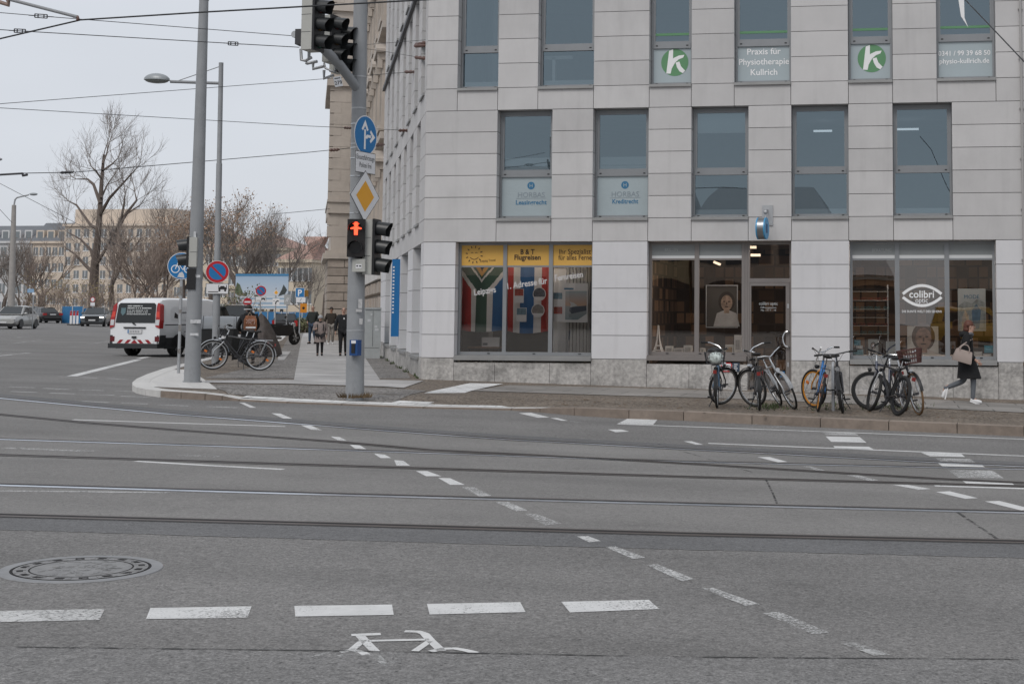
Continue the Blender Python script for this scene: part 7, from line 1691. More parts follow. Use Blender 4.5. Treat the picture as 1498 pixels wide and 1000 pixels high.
 mb = MB(S); mb.tube([L[0], L[0].lerp(L[1], .75)], .017, 8); mb.build('grip', GRIP, h_); mb = MB(S); mb.tube([L[-1], L[-1].lerp(L[-2], .75)], .017, 8); mb.build('grip', GRIP, h_)
 mb = MB(S)
 for q in (L[1], L[-2]): mb.tube([q, q + Vector((.06, -.06 if q.y > 0 else .06, -.03)), q + Vector((.05, -.16 if q.y > 0 else .16, -.16)), hb + Vector((.02, 0, -.02))], .0035, 4)
 mb.build('brake_cable', BLACK, h_)
 if light: mb = MB(S); c = hb + Vector((.09, 0, .02)); mb.cyl(c, c + Vector((.06, 0, 0)), .03, .038, n=12); mb.build('headlight', CHROME if fender else BLACK, o)
 mb = MB(); mb.cyl(bb + Vector((0, -.02, 0)), bb + Vector((0, .06, 0)), .03, n=10); mb.cyl(bb + Vector((0, -.055, 0)), bb + Vector((0, -.05, 0)), .09, n=20)
 a = math.radians(35); d = Vector((math.cos(a), 0, math.sin(a))) * .17; mb.bar(bb + Vector((0, -.07, 0)), bb + d + Vector((0, -.08, 0)), .02); mb.bar(bb + Vector((0, .07, 0)), bb - d + Vector((0, .08, 0)), .02); ck = mb.build('crank_set', DARKG, o)
 for q in (bb + d + Vector((0, -.13, 0)), bb - d + Vector((0, .13, 0))): MB(Matrix.Translation(q)).box(-.045, .045, -.045, .045, -.012, .012).build('pedal', BLACK, ck, smooth=0)
 if chainguard: MB().loft([[(-.02, -.068, r + .05), (-.02, -.068, r - .05), (-.02, -.05, r - .05), (-.02, -.05, r + .05)], [(.54, -.068, .38), (.54, -.068, .17), (.54, -.05, .17), (.54, -.05, .38)]]).build('chain_guard', chainguard, o, smooth=0)
 if rack:
  z = .74; mb = MB()
  for s_ in (-1, 1): mb.tube([(.14, s_ * .05, z), (-.28, s_ * .06, z)], .006, 5); mb.tube([(-.14, s_ * .06, z), (0, s_ * .07, r)], .005, 5)
  for x in (.05, -.1, -.28): mb.tube([(x, -.06, z), (x, .06, z)], .005, 5)
  mb.build('rear_rack', DARKG if fender is not CHROME else CHROME, o)
 MB().box(-.36, -.33, -.03, .03, .60, .66).build('tail_light', pm('bicycle_red_reflector', (.20, .018, .014), .3), o, smooth=0)
 if basket == 'front':
  mb = MB(S); c = hb + Vector((.24, 0, .16)); n = 9
  for z, k in ((0, .80), (.08, .88), (.16, .95), (.23, 1.0)):
   w, d = .18 * k, .14 * k; mb.tube([c + Vector(q) for q in ((-d, -w, z), (d, -w, z), (d, w, z), (-d, w, z))], .007, 5, closed=True)
  for k in range(n):
   t = -1 + 2 * k / (n - 1)
   for s_ in (-1, 1): mb.bar(c + Vector((s_ * .112, t * .144, 0)), c + Vector((s_ * .14, t * .18, .23)), .012, .004); mb.bar(c + Vector((t * .112, s_ * .144, 0)), c + Vector((t * .14, s_ * .18, .23)), .012, .004)
  mb.box(c.x - .11, c.x + .11, c.y - .14, c.y + .14, c.z - .004, c.z + .004); mb.build('basket', pm('dark_wicker', (.085, .035, .03), .8, var=.3, vscale=20), o, smooth=0)
 if basket == 'rear':
  mb = MB(); c = Vector((-.12, 0, .76))
  for z, k in ((0, .82), (.1, .9), (.2, 1.0)): w, d = .17 * k, .20 * k; mb.tube([c + Vector(q) for q in ((-d, -w, z), (d, -w, z), (d, w, z), (-d, w, z))], .006, 5, closed=True)
  for k in range(9):
   t = -1 + 2 * k / 8
   for s_ in (-1, 1): mb.bar(c + Vector((s_ * .164, t * .14, 0)), c + Vector((s_ * .2, t * .17, .2)), .005); mb.bar(c + Vector((t * .164, s_ * .14, 0)), c + Vector((t * .2, s_ * .17, .2)), .005)
  mb.build('basket', DARKG, o, smooth=0)
 mb = MB(); mb.tube([bb + Vector((-.06, .03, -.02)), Vector((.34, .16, .012))], .009, 6); mb.build('kickstand', DARKG, o)
 if child: child(o)
 return o
BLUEB = pm('blue_grey_frame_paint', (.10, .17, .25), .35, metal=.3); SILB = pm('silver_frame_paint', (.42, .43, .44), .35, metal=.5); WHB = pm('white_frame_paint', (.55, .56, .57), .4); ORB = pm('orange_yellow_paint', (.55, .22, .02), .4); BLB = pm('bright_blue_paint', (.03, .16, .42), .4); REDB = pm('dark_red_paint', (.22, .02, .03), .4); BLKF = pm('black_frame_paint', (.014, .014, .016), .3)
# from left to right along the shop kerb
MG = pm('black_mudguard', (.015, .015, .015), .35)
def bag(o):
 mb = MB(Matrix.Translation((-.24, -.02, .86))); mb.ball((0, 0, 0), .13, 12, 8, (.8, 1.0, .85)); mb.build('saddle_bag', pm('white_green_patterned_bag', (.45, .50, .48), .7, var=.8, vscale=22), o, angle=80)
 mb = MB(Matrix.Translation((-.10, 0, .985))); mb.ball((0, 0, 0), .15, 12, 6, (1, .9, .35)); mb.build('saddle_cover', BLACK, o, angle=80)
bike('blue grey bicycle with a rear basket and bag left of the shop door', (1049, 597), (1060, 585), lean=-2, steer=-46, frame=BLUEB, fork=DARKG, fender=MG, basket='rear', bars='swept', step=True, tyre_w=.04, child=bag)
bike('black roadster with swept handlebar in front of the glass shop door', (1111, 600.5), (1101, 588), lean=-3, steer=44, frame=BLKF, fork=CHROME, fender=MG, bars='swept', rim=RIMA, tyre_w=.042)
bike('silver bicycle with bright mudguards leaning right of the black roadster', None, None, front=(1163, 598.5), yawd=-72, lean=24, steer=4, frame=SILB, fork=SILB, fender=SILB, bars='swept', rim=RIMA)
bike('orange and blue hire bicycle with a yellow rimmed wheel beside the steel post', (1196, 602), (1180, 588), lean=11, steer=38, frame=BLB, fork=ORB, rim=ORB, tyre_w=.045, bars='riser', step=True, refl=True, rack=True)
bike('black city bicycle with a wide flat handlebar beside the orange and blue one', None, None, front=(1233, 604), yawd=-86, lean=6, steer=-4, frame=BLKF, fork=DARKG, fender=MG, bars='flat', tyre_w=.05)
bike('black bicycle with its big front wheel turned sideways', None, None, front=(1283, 599.5), yawd=-112, lean=8, steer=-58, frame=pm('navy_frame_paint', (.02, .03, .07), .3), fork=pm('grey_fork_paint', (.10, .10, .11), .3), bars='riser', rim=BLKF, tyre_w=.055, R=.36, rack=False)
bike('black mountain bicycle with knobby tyres standing before the wicker basket bicycle', (1312, 608), None, yawd=116, lean=13, steer=-10, frame=BLKF, fork=WHB, bars='flat', rim=BLKF, tyre_w=.06, R=.34, rack=False)
bike('tan tyred bicycle with a dark wicker front basket behind the mountain bicycle', None, None, front=(1345, 607), yawd=-78, lean=11, steer=6, frame=BLKF, fork=WHB, tyre=TYT, bars='swept', basket='front', fender=MG, R=.36)
# steel hoops the bicycles lean on
def hoop(label, px, py, lean=0):
 p = onpave(px, py); h = .82; mb = MB(); pts = [(0, -.1, -.1), (0, -.1, h - .1), (0, -.06, h - .03), (0, 0, h), (0, .06, h - .03), (0, .1, h - .1), (0, .1, -.1)]
 mb.tube(pts, .024, 8); mb.v = [(v[0] + p.x, v[1] + p.y, v[2] + p.z) for v in mb.v]; tag(mb.build('bicycle_hoop', GALV, None, True, loc=p), label, 'bicycle stand', 'bicycle stands along the kerb')
hoop('steel post between the orange and blue bicycle and the black city bicycle', 1219, 600)
# long white tube leaning over the orange rim
a, b = onpave(1175, 581), at_y(1201, 508, onpave(1190, 590).y); a.z += .04
o = MB().tube([a, b], .018, 8); tag(o.build('white_tube', WHITE, None, True, loc=a), 'long white tube leaning between the orange rimmed wheel and the wall', 'tube')
# bicycles and the lamp post corner on the left
bike('black bicycle with silver mudguards leaning at the street lamp', (379, 542), (313, 540.6), lean=5, steer=6, frame=BLKF, fork=CHROME, fender=CHROME, rim=RIMA, bars='riser', wb=1.10, R=.355, group='bicycles by the street lamp', refl=True)
bike('black bicycle with a white rear rack half hidden behind the silver mudguard one', (370, 537.5), (304, 536.2), lean=-2, steer=18, frame=BLKF, fork=BLKF, rim=BLKF, bars='flat', wb=1.08, R=.35, group='bicycles by the street lamp', chainguard=BLACK)
# weeds under the parked bicycles
WEED = pm('green_weeds', (.06, .085, .03), .8, var=.4, vscale=20); random.seed(8); mb = MB()
for k in range(420):
 px = random.choice((1122, 1135, 1215, 1290, 1325)) + random.gauss(0, 14); py = 591 + random.random() * 9; p = onpave(px, py)
 a = random.random() * 2 * PI; h = .02 + random.random() * .07
 mb.poly([p, p + Vector((.02 * math.cos(a), .02 * math.sin(a), 0)), p + Vector((.05 * math.cos(a + .6), .05 * math.sin(a + .6), h))])
o = mb.build('weeds', WEED, None, False); o['kind'] = 'stuff'
mb = MB()
for k in range(500):
 px = 430 + random.random() * 110; s_ = random.random() * SEND * .9 + .3; q = Vector((XC, D, 0)) + SD * s_ - SIN * random.random() * .12; q.z = gz(q.x, q.y) + PAVE
 a = random.random() * 2 * PI; h = .02 + random.random() * .10
 if math.sin(s_ * 2.1) + math.sin(s_ * 5.3) > .7: mb.poly([q, q + Vector((.03 * math.cos(a), .03 * math.sin(a), 0)), q + Vector((.06 * math.cos(a + .6), .06 * math.sin(a + .6), h))])
o = mb.build('weeds', WEED, None, False); o['kind'] = 'stuff'
# dry leaves and scraps on the pavement
LEAFD = pm('dry_leaves', (.12, .07, .03), .8, var=.5, vscale=30); mb = MB()
for k in range(240):
 px = 760 + random.random() * 740; py = 585 + (px - 760) * .030 + random.gauss(0, 5); p = onpave(px, py, .006); a = random.random() * 6.3; s_ = .015 + random.random() * .03
 mb.poly([p + Vector((s_ * math.cos(a + q), s_ * math.sin(a + q), .004 * (q > 2))) for q in (0, 1.4, 3.1, 4.6)])
o = mb.build('fallen_leaves', LEAFD, None, False); o['kind'] = 'stuff'
# ================================================================== people
def skin_mesh(verts, edges, radii, sub=1, root=0):
 """grow one continuous surface round a skeleton"""
 me = bpy.data.meshes.new('skeleton'); me.from_pydata(verts, edges, []); me.update()
 o = bpy.data.objects.new('skeleton', me); COL.objects.link(o)
 md = o.modifiers.new('skin', 'SKIN'); md.use_smooth_shade = True
 if not me.skin_vertices: raise RuntimeError('no skin layer')
 for i, d in enumerate(me.skin_vertices[0].data):
  r = radii[i]; d.radius = r if isinstance(r, tuple) else (r, r); d.use_root = (i == root)
 sb = o.modifiers.new('sub', 'SUBSURF'); sb.levels = sub; sb.render_levels = sub
 dg = C.evaluated_depsgraph_get(); dg.update(); out = bpy.data.meshes.new_from_object(o.evaluated_get(dg))
 bpy.data.objects.remove(o); bpy.data.meshes.remove(me); return out
class Sk:
 def __init__(s): s.v = []; s.e = []; s.r = []
 def add(s, p, r, par=None):
  s.v.append(tuple(p)); s.r.append(r); i = len(s.v) - 1
  if par is not None: s.e.append((par, i))
  return i
 def chain(s, pts, par=None):
  for p, r in pts: par = s.add(p, r, par)
  return par
 def mesh(s, sub=1): return skin_mesh(s.v, s.e, s.r, sub)
def put(me, name, m, parent):
 me.name = name; me.materials.clear(); me.materials.append(m); me.polygons.foreach_set('use_smooth', [True] * len(me.polygons))
 o = bpy.data.objects.new(name, me); COL.objects.link(o); o.parent = parent; return o
def V(*a): return Vector(a)
def hand(sk, wr, d, side, r=.0085, curl=.5):
 """palm with four unequal fingers and a thumb from wrist wr along direction d; side: thumb direction"""
 d = d.normalized(); t = side.normalized(); n = d.cross(t)
 return d, t, n
def person(label, foot, yaw, H, P, skin=SKIN, hair=None, jacket=None, coat=None, trousers=None, shoes=None, hood=None, hat=None, scarf=None, fat=1.0, bald=False, name='person', skin_sub=1):
 """local frame: x to the figure's right, y forward, z up; P: pose points for a 1.75 m figure"""
 o = empty(name, foot, yaw, label, 'person'); k = H / 1.75; o.scale = (k, k, k)
 def g(n, d): return V(*P.get(n, d))
 pel = g('pelvis', (0, 0, .94)); che = g('chest', (0, .01, 1.30)); nec = g('neck', (0, .015, 1.47)); hd = g('head', (0, .035, 1.60)); f = fat
 look = g('look', (0, 1, 0)).normalized(); rx = look.cross(V(0, 0, 1)).normalized()
 J = {}
 for s_, n in ((1, 'r'), (-1, 'l')):
  J['hip' + n] = pel + V(s_ * .09, 0, -.04); J['kn' + n] = g('kn' + n, (s_ * .10, .02, .50)); J['an' + n] = g('an' + n, (s_ * .10, -.02, .09)); J['to' + n] = g('to' + n, (s_ * .12, .14, .035))
  J['sh' + n] = che + V(s_ * .185, -.01, .10); J['el' + n] = g('el' + n, (s_ * .27, -.03, 1.12)); J['wr' + n] = g('wr' + n, (s_ * .27, .06, .87))
 sk = Sk(); p0 = sk.add(pel, (.12 * f, .10)); sp = sk.add(pel.lerp(che, .5), (.115 * f, .09), p0); c0 = sk.add(che, (.13 * f, .10), sp); n0 = sk.add(nec, .055, c0)
 h1 = sk.add(hd + V(0, 0, -.05) + look * .015, (.062, .072), n0); h2 = sk.add(hd + V(0, 0, .045), (.074, .088), h1); h3 = sk.add(hd + V(0, 0, .115) - look * .01, (.05, .06), h2)
 for s_, n in ((1, 'r'), (-1, 'l')):
  a = sk.add(J['sh' + n], .055, c0); a = sk.add(J['el' + n], .040, a); a = sk.add(J['wr' + n], .026, a)
  d = (J['wr' + n] - J['el' + n]).normalized(); tdir = look * 1.0; tdir = (tdir - d * tdir.dot(d)).normalized(); nn = d.cross(tdir)
  pm_ = sk.add(J['wr' + n] + d * .05, (.028, .016), a); kn = sk.add(J['wr' + n] + d * .085, (.030, .014), pm_)
  inw = nn * (1 if nn.x * s_ < 0 else -1)
  for q, L in ((.026, .068), (.009, .078), (-.009, .072), (-.026, .056)):
   b = J['wr' + n] + d * .095 + tdir * q; sk.chain([(b, .009), (b + d * L * .55 + inw * .012, .0085), (b + d * L * .9 + inw * .035, .0075)], kn)
  b = J['wr' + n] + d * .03 + tdir * .03; sk.chain([(b, .011), (b + d * .03 + tdir * .018 + inw * .01, .010), (b + d * .06 + tdir * .018 + inw * .02, .009)], pm_)
  a = sk.add(J['hip' + n], .085 * f, p0); a = sk.add(J['kn' + n], .056, a); a = sk.add(J['an' + n] + V(0, 0, .02), .030, a); sk.add(J['an' + n].lerp(J['to' + n], .6), .018, a)
 put(sk.mesh(1), 'body', skin, o)
 # face
 hc = hd + V(0, 0, .02); fy = .088
 mb = MB(); mb.ball(hc + look * (fy + .004) + V(0, 0, -.012), .017, 8, 6, (.8, .8, 1.5)); mb.build('nose', skin, o)
 for s_ in (1, -1):
  MB().ball(hc + look * (fy - .006) + rx * s_ * .031 + V(0, 0, .020), .011, 8, 6).build('eye', pm('dark_eye', (.03, .022, .02), .3), o)
  MB().ball(hc + rx * s_ * .078 + V(0, 0, .0), .024, 8, 6, (.45, .7, 1.2)).build('ear', skin, o)
  MB().bar(hc + look * (fy - .001) + rx * s_ * .018 + V(0, 0, .042), hc + look * (fy - .008) + rx * s_ * .048 + V(0, 0, .042), .010, .007).build('eyebrow', hair or pm('grey_brow', (.10, .09, .08), .9), o)
 MB().bar(hc + look * (fy - .006) + rx * -.022 + V(0, 0, -.052), hc + look * (fy - .006) + rx * .022 + V(0, 0, -.052), .012, .010).build('mouth', pm('lip', (.25, .09, .08), .5), o)
 if hair:
  mb = MB(); c = hc + V(0, 0, .035) - look * .032
  if not bald: mb.ball(c, .108, 16, 10, (.86, .96, 1.0), -.12, 1); mb.ball(c - look * .045 + V(0, 0, -.03), .085, 12, 8, (.92, .75, 1.05))
  else: mb.ball(c - look * .012, .100, 16, 8, (.88, .95, .6), -.5, .35)
  mb.build('hair', hair, o)
 if jacket:
  sk = Sk(); lo = P.get('hem', .80); p0 = sk.add(V(pel.x, pel.y, lo), (.165 * f, .135 * f)); a = sk.add(pel + V(0, 0, .10), (.155 * f, .128 * f), p0); c0 = sk.add(che + V(0, 0, -.02), (.165 * f, .13 * f), a); sk.add(nec + V(0, 0, -.03), .085, c0)
  for n in 'rl':
   b = sk.add(J['sh' + n], .085, c0); b = sk.add(J['el' + n], .068, b); b = sk.add(J['wr' + n] - (J['wr' + n] - J['el' + n]).normalized() * .01, .052, b)
  put(sk.mesh(2), 'jacket', jacket, o)
 if coat:
  top, hem, w0, w1, sh = coat; secs = []; n = 20
  for i in range(7):
   t = i / 6; z = top + (hem - top) * t; w = w0 + (w1 - w0) * t; cy = pel.y + sh * t
   secs.append([(pel.x + w * math.cos(2 * PI * q / n) * (1 + .05 * math.sin(q * 2.6) * t), cy + w * P.get('coatd', .78) * math.sin(2 * PI * q / n) + .02 * t * math.sin(q * 1.7), z + .015 * math.sin(q * 1.3) * t) for q in range(n)])
  MB().loft(secs).build('coat_skirt', jacket, o, angle=80)
 if trousers:
  sk = Sk(); p0 = sk.add(pel + V(0, 0, .03), (.135 * f, .11 * f))
  for n in 'rl': a = sk.add(J['hip' + n], .098 * f, p0); a = sk.add(J['kn' + n], P.get('legr', (.074,))[0], a); sk.add(J['an' + n] + (J['an' + n] - J['kn' + n]).normalized() * .03, P.get('legr', (.074, .062))[-1] * .85, a)
  put(sk.mesh(1), 'trousers', trousers, o)
 if shoes:
  for n in 'rl':
   a, t = J['an' + n], J['to' + n]; d = (t - a); dd = V(d.x, d.y, d.z).normalized(); up = rx.cross(dd); up = up if up.z > 0 else -up
   heel = a - dd * .05 - up * .02
   sk = Sk(); q = sk.add(a + up * .01, .045); r_ = sk.add(a + V(0, 0, 0) - up * .035 - dd * .03, .042, q); q = sk.add(a.lerp(t, .6) - up * .012, .043, r_); sk.add(t + dd * .03, .034, q); put(sk.mesh(1), 'shoe', shoes, o)
   MB(Matrix.Translation(a.lerp(t, .5) - up * .058)).cbox((0, 0, 0), (.08, .25, .03), dd.to_track_quat('Y', 'Z').to_matrix()).build('sole', shoes, o, smooth=0)
 if hat: MB().ball(hc + V(0, 0, .035) - look * .008, .118, 16, 10, (.92, 1, .95), -.25, 1).build('hat', hat, o)
 if hood:
  mb = MB(); mb.ball(hc + V(0, 0, .02) - look * .02, .135, 16, 10, (.92, .98, 1.08)); mb.build('hood', hood, o)
 if scarf: MB().tube([nec + V(.06 * math.cos(t), .01 + .06 * math.sin(t), -.005 + .012 * math.sin(3 * t)) for t in [2 * PI * q / 12 for q in range(12)]], .035, 8, closed=True).build('scarf', scarf, o)
 o['joints'] = 0; del o['joints']
 return o, J
CL = lambda n, c, r=.85: pm('cloth_' + n, c, r, var=.12, vscale=7, bump=.25, bscale=18)
# woman walking to the right past the optician (faces +x: yaw -90)
fw = onpave(1420, 592.5); pw = onpave(1413, 590)
REDH = pm('auburn_hair', (.10, .032, .018), .6, var=.3, vscale=25); BCOAT = CL('black_coat', (.006, .006, .007)); LEG = CL('grey_leggings', (.12, .13, .145)); WSH = pm('white_sneaker', (.72, .72, .72), .6)
P = dict(pelvis=(0, .02, .93), chest=(0, .05, 1.27), neck=(0, .075, 1.43), head=(0, .105, 1.555), knr=(.07, .16, .52), anr=(.06, .14, .10), tor=(.06, .30, .04), knl=(-.08, -.03, .46), anl=(-.09, -.43, .30), tol=(-.09, -.47, .13),
  elr=(.25, .0, 1.08), wrr=(.26, .20, .90), ell=(-.24, -.02, 1.08), wrl=(-.22, .12, .92), hem=.86, legr=(.068, .052), coatd=1.0)
o, J = person('woman in a black coat with auburn hair walking past the optician window', pw, math.radians(-92), 1.69, P, hair=REDH, jacket=BCOAT, coat=(.98, .52, .165, .235, .05), trousers=LEG, shoes=WSH, scarf=pm('grey_scarf', (.13, .13, .14), .9), fat=1.15)
MB(Matrix.Translation((0, -.01, 1.42))).ball((0, 0, 0), .15, 14, 8, (1, .80, .5)).build('folded_hood', BCOAT, o, angle=80)
MB(Matrix.Translation((0, .03, 1.52))).ball((0, 0, 0), .08, 12, 8, (1, .9, .9)).build('hair_bun', REDH, o)
# her handbag, carried on the shoulder strap
BAGM = pm('beige_pink_leather', (.31, .25, .22), .55, var=.06); k = 1.69 / 1.75
hb_ = empty('handbag', Vector(pw) + Vector((-.10, -.33, .83)), math.radians(6), 'beige handbag with a round handle hanging from the shoulder of the walking woman', 'handbag'); hb_.rotation_euler.y = math.radians(16); hb_.scale = (.86, .86, .86)
MB().loft([[(-.215, -.085, 0), (.215, -.085, 0), (.215, .085, 0), (-.215, .085, 0)], [(-.22, -.09, .05), (.22, -.09, .05), (.22, .09, .05), (-.22, .09, .05)], [(-.185, -.05, .26), (.185, -.05, .26), (.185, .05, .26), (-.185, .05, .26)], [(-.18, -.02, .285), (.18, -.02, .285), (.18, .02, .285), (-.18, .02, .285)]]).build('bag_body', BAGM, hb_, angle=50)
MB().tube([(-.11, -.05, .24)] + [(.0 - .11 * math.cos(t), -.05, .28 + .13 * math.sin(t)) for t in [PI * q / 8 for q in range(9)]] + [(.11, -.05, .24)], .014, 8).build('handle', BAGM, hb_)
MB().tube([(-.16, 0, .26), (-.06, .03, .40), (.08, .11, .54), (.14, .18, .585), (.15, .26, .56), (.14, .33, .48)], .014, 6).build('strap', BAGM, hb_)
# pedestrians on the side street, walking towards the camera
def face_cam(px): d = ray(px, 460); return math.atan2(-d.y, -d.x) - PI / 2
GH = pm('grey_hair', (.30, .29, .28), .8); DKH = pm('dark_hair', (.03, .022, .018), .7); BLKC = CL('black_jacket', (.012, .013, .015)); BLT = CL('black_trousers', (.010, .010, .012))
WALK = dict(knr=(.09, .10, .52), anr=(.09, .10, .09), tor=(.10, .25, .04), knl=(-.09, .04, .50), anl=(-.09, -.12, .12), tol=(-.10, .02, .05))
f = onpave(467.5, 520.5); ht = (520.5 - 462) / 1000.
scl = lambda f_, px0, py0, py1: (at_y(px0, py0, f_.y).z - f_.z)
H = scl(f, 467, 461.0, 0)
o, J = person('older woman in a taupe quilted coat and grey knitted hat on the side pavement', f, face_cam(467), H, dict(WALK, elr=(.27, .02, 1.10), wrr=(.20, .24, 1.16), ell=(-.28, -.02, 1.10), wrl=(-.27, .10, .90), hem=.84, legr=(.068, .058)), jacket=CL('taupe_quilt', (.26, .215, .20)), coat=(1.0, .60, .20, .245, .0), trousers=BLT, shoes=BLACKR, hat=pm('grey_knit_hat', (.36, .37, .38), .95, bump=.6, bscale=60), hair=GH, scarf=BLKC, fat=1.5)
for s_ in (1, -1): MB().tube([(s_ * .12, .165, 1.10), (s_ * .13, .15, 1.32), (s_ * .13, .02, 1.44), (s_ * .12, -.15, 1.30)], .022, 6).build('backpack_strap', BLACK, o)
f = onpave(501.5, 520.5); H = scl(f, 500, 448.5, 0)
o, J = person('man in a black jacket and trousers walking close to the thick grey signal pole', f, face_cam(501), H, dict(WALK, hem=.78, elr=(.27, -.02, 1.12), wrr=(.27, .04, .86), look=(.12, 1, -.1)), jacket=BLKC, trousers=BLT, shoes=BLACKR, hair=pm('short_grey_hair', (.14, .12, .11), .8), bald=True, fat=1.3)
MB().box(-.035, .01, .150, .158, 1.30, 1.36).build('collar_mark', SIGNW, o, smooth=0)
f = onpave(457, 503); H = scl(f, 459, 446.5, 0)
person('bald man in a dark jacket and blue jeans behind the woman in the taupe coat', f, face_cam(457) - .5, H, dict(WALK, hem=.80, elr=(.29, .0, 1.14), wrr=(.20, .14, 1.00), ell=(-.29, .0, 1.14), wrl=(-.22, .14, .98)), skin=SKIN, jacket=CL('dark_green_jacket', (.018, .022, .020)), trousers=CL('blue_jeans', (.03, .05, .085)), shoes=BLACKR, hair=GH, bald=True, fat=1.3)
f = onpave(483.5, 503.5); H = scl(f, 483, 449, 0)
person('young man in a brown jacket and pale trousers behind the two walkers', f, face_cam(483), H, dict(WALK, hem=.82), skin=SKIN_D, jacket=CL('dark_brown_jacket', (.035, .028, .022)), trousers=CL('pale_grey_trousers', (.24, .22, .20)), shoes=WSH, hair=DKH, fat=1.2)
# person bending over behind the left bicycles, seen from behind, with a backpack
f = onpave(363, 531); hdg = math.radians(112)
o, J = person('person in a black hooded jacket with a cap bending behind the black bicycle', f, hdg - PI / 2 + .2, 1.74, dict(pelvis=(0, -.06, .86), chest=(0, .10, 1.20), neck=(0, .17, 1.35), head=(0, .235, 1.47), look=(0, 1, -.5), knr=(.12, .12, .48), knl=(-.12, .10, .48), anr=(.12, -.04, .09), anl=(-.12, -.06, .09), tor=(.13, .11, .04), tol=(-.13, .09, .04), elr=(.27, .26, 1.02), wrr=(.18, .44, .88), ell=(-.27, .26, 1.02), wrl=(-.18, .44, .88), hem=.80), jacket=BLKC, coat=(.95, .42, .21, .27, -.02), trousers=BLT, shoes=pm('brown_boot', (.06, .035, .02), .6), hair=DKH, fat=1.4)
MB().ball((0, .225, 1.515), .118, 16, 10, (.92, 1.0, .95), -.15, 1).build('cap', pm('black_cap', (.014, .014, .014), .8), o); MB().tube([(.114 * math.cos(t), .225 + .122 * math.sin(t), 1.50) for t in [2 * PI * q / 16 for q in range(16)]], .02, 6, closed=True).build('cap_band', pm('white_cap_band', (.5, .5, .5), .8), o)
MB(Matrix.Translation((0, .08, 1.36))).ball((0, 0, 0), .15, 14, 8, (1.0, .8, .55)).build('folded_hood', BLKC, o, angle=80)
bp = empty('backpack', f + Vector((math.cos(hdg + .2) * -.14, math.sin(hdg + .2) * -.14, 1.12)), hdg - PI / 2 + .2, 'orange brown patterned backpack worn by the bending person', 'backpack'); bp.rotation_euler.x = math.radians(-16)
MB().loft([[(-.15, -.09, -.25), (.15, -.09, -.25), (.15, .04, -.25), (-.15, .04, -.25)], [(-.17, -.14, -.12), (.17, -.14, -.12), (.17, .05, -.12), (-.17, .05, -.12)], [(-.16, -.12, .08), (.16, -.12, .08), (.16, .05, .08), (-.16, .05, .08)], [(-.11, -.03, .20), (.11, -.03, .20), (.11, .04, .20), (-.11, .04, .20)]]).build('bag_body', pm('orange_brown_pattern', (.26, .10, .045), .8, var=.7, vscale=9), bp, angle=60)
MB().box(-.13, .13, -.150, -.10, -.20, -.15).build('pale_band', WHITE, bp, smooth=0); MB().tube([(-.07, .02, .18), (0, .0, .30), (.07, .02, .18)], .012, 6).build('strap', pm('beige_strap', (.4, .3, .22), .8), bp)
mb = MB(); random.seed(5)
for q in range(9): mb.stroke([(random.uniform(-.12, .12), random.uniform(-.1, .08)), (random.uniform(-.12, .12), random.uniform(-.1, .08))], .02, -.142)
mb.build('pattern', pm('pink_pattern', (.52, .33, .27), .8), bp, smooth=0)
# ================================================================== old stone house beyond the offices
OST = pm('old_sandstone', (.47, .42, .37), .85, var=.14, vscale=.8, bump=.3, bscale=6, dirt=(.7, .52, .78, .28, .4)); OSR = pm('rusticated_stone', (.36, .31, .265), .9, var=.22, vscale=1.6, island=.12, bump=.8, bscale=5); OSB = pm('pale_stone_band', (.55, .53, .505), .8, var=.12, vscale=1.5)
E1 = Vector((XC, D, 0)) + SD * (SEND + .02)                 # where the stone house starts
oh = empty('old_stone_house', (E1.x, E1.y, gz(E1.x, E1.y)), 0, 'old sandstone house with a rusticated base and heavy window pediments beyond the offices', 'building')
OL = Vector(oh.location)
MO = Matrix.Translation(-OL) @ Matrix(((-SD.x, SIN.x, 0, E1.x), (-SD.y, SIN.y, 0, E1.y), (0, 0, 1, 0), (0, 0, 0, 1)))
zb0 = gz(E1.x, E1.y); LEN = 26.0
ztop = ZTOP + 4; zr1 = at_y(553, 408, E1.y).z                # top of the rough base
mb = MB(MO); mb.box(-LEN, 0, .15, 10, zb0 - 1, ztop); mb.build('wall', OST, oh, smooth=0)
mb = MB(MO); random.seed(11)
nrow = 5; hr = (zr1 - zb0) / nrow
for r in range(nrow):
 x = 0.0
 while x > -LEN:
  w = random.uniform(.9, 1.5); d = random.uniform(.02, .13); z0, z1 = zb0 - .2 * (r == 0) + r * hr + .02, zb0 + (r + 1) * hr - .02
  x1, x0 = x - .02, max(x - w, -LEN) + .02
  n = mb._a([(x0, .15, z0), (x1, .15, z0), (x1, .15, z1), (x0, .15, z1), (x0 + .08, .02 - d, z0 + .06), (x1 - .08, .04 - d, z0 + .08), (x1 - .07, .0 - d, z1 - .07), (x0 + .07, .03 - d, z1 - .06)])
  for q in ((4, 5, 6, 7), (0, 1, 5, 4), (1, 2, 6, 5), (2, 3, 7, 6), (3, 0, 4, 7)): mb.face([n + i for i in q])
  x -= w
mb.build('rusticated_base', OSR, oh, smooth=0)
mb = MB(MO); mb.box(-LEN, 0, -.12, .14, zr1 + .003, zr1 + .62); mb.build('stone_band', OSB, oh, smooth=0)
fl = [at_y(560, 318, E1.y + 3).z, at_y(562, 205, E1.y + 3).z, at_y(565, 70, E1.y + 3).z]
zst = zr1 + .62
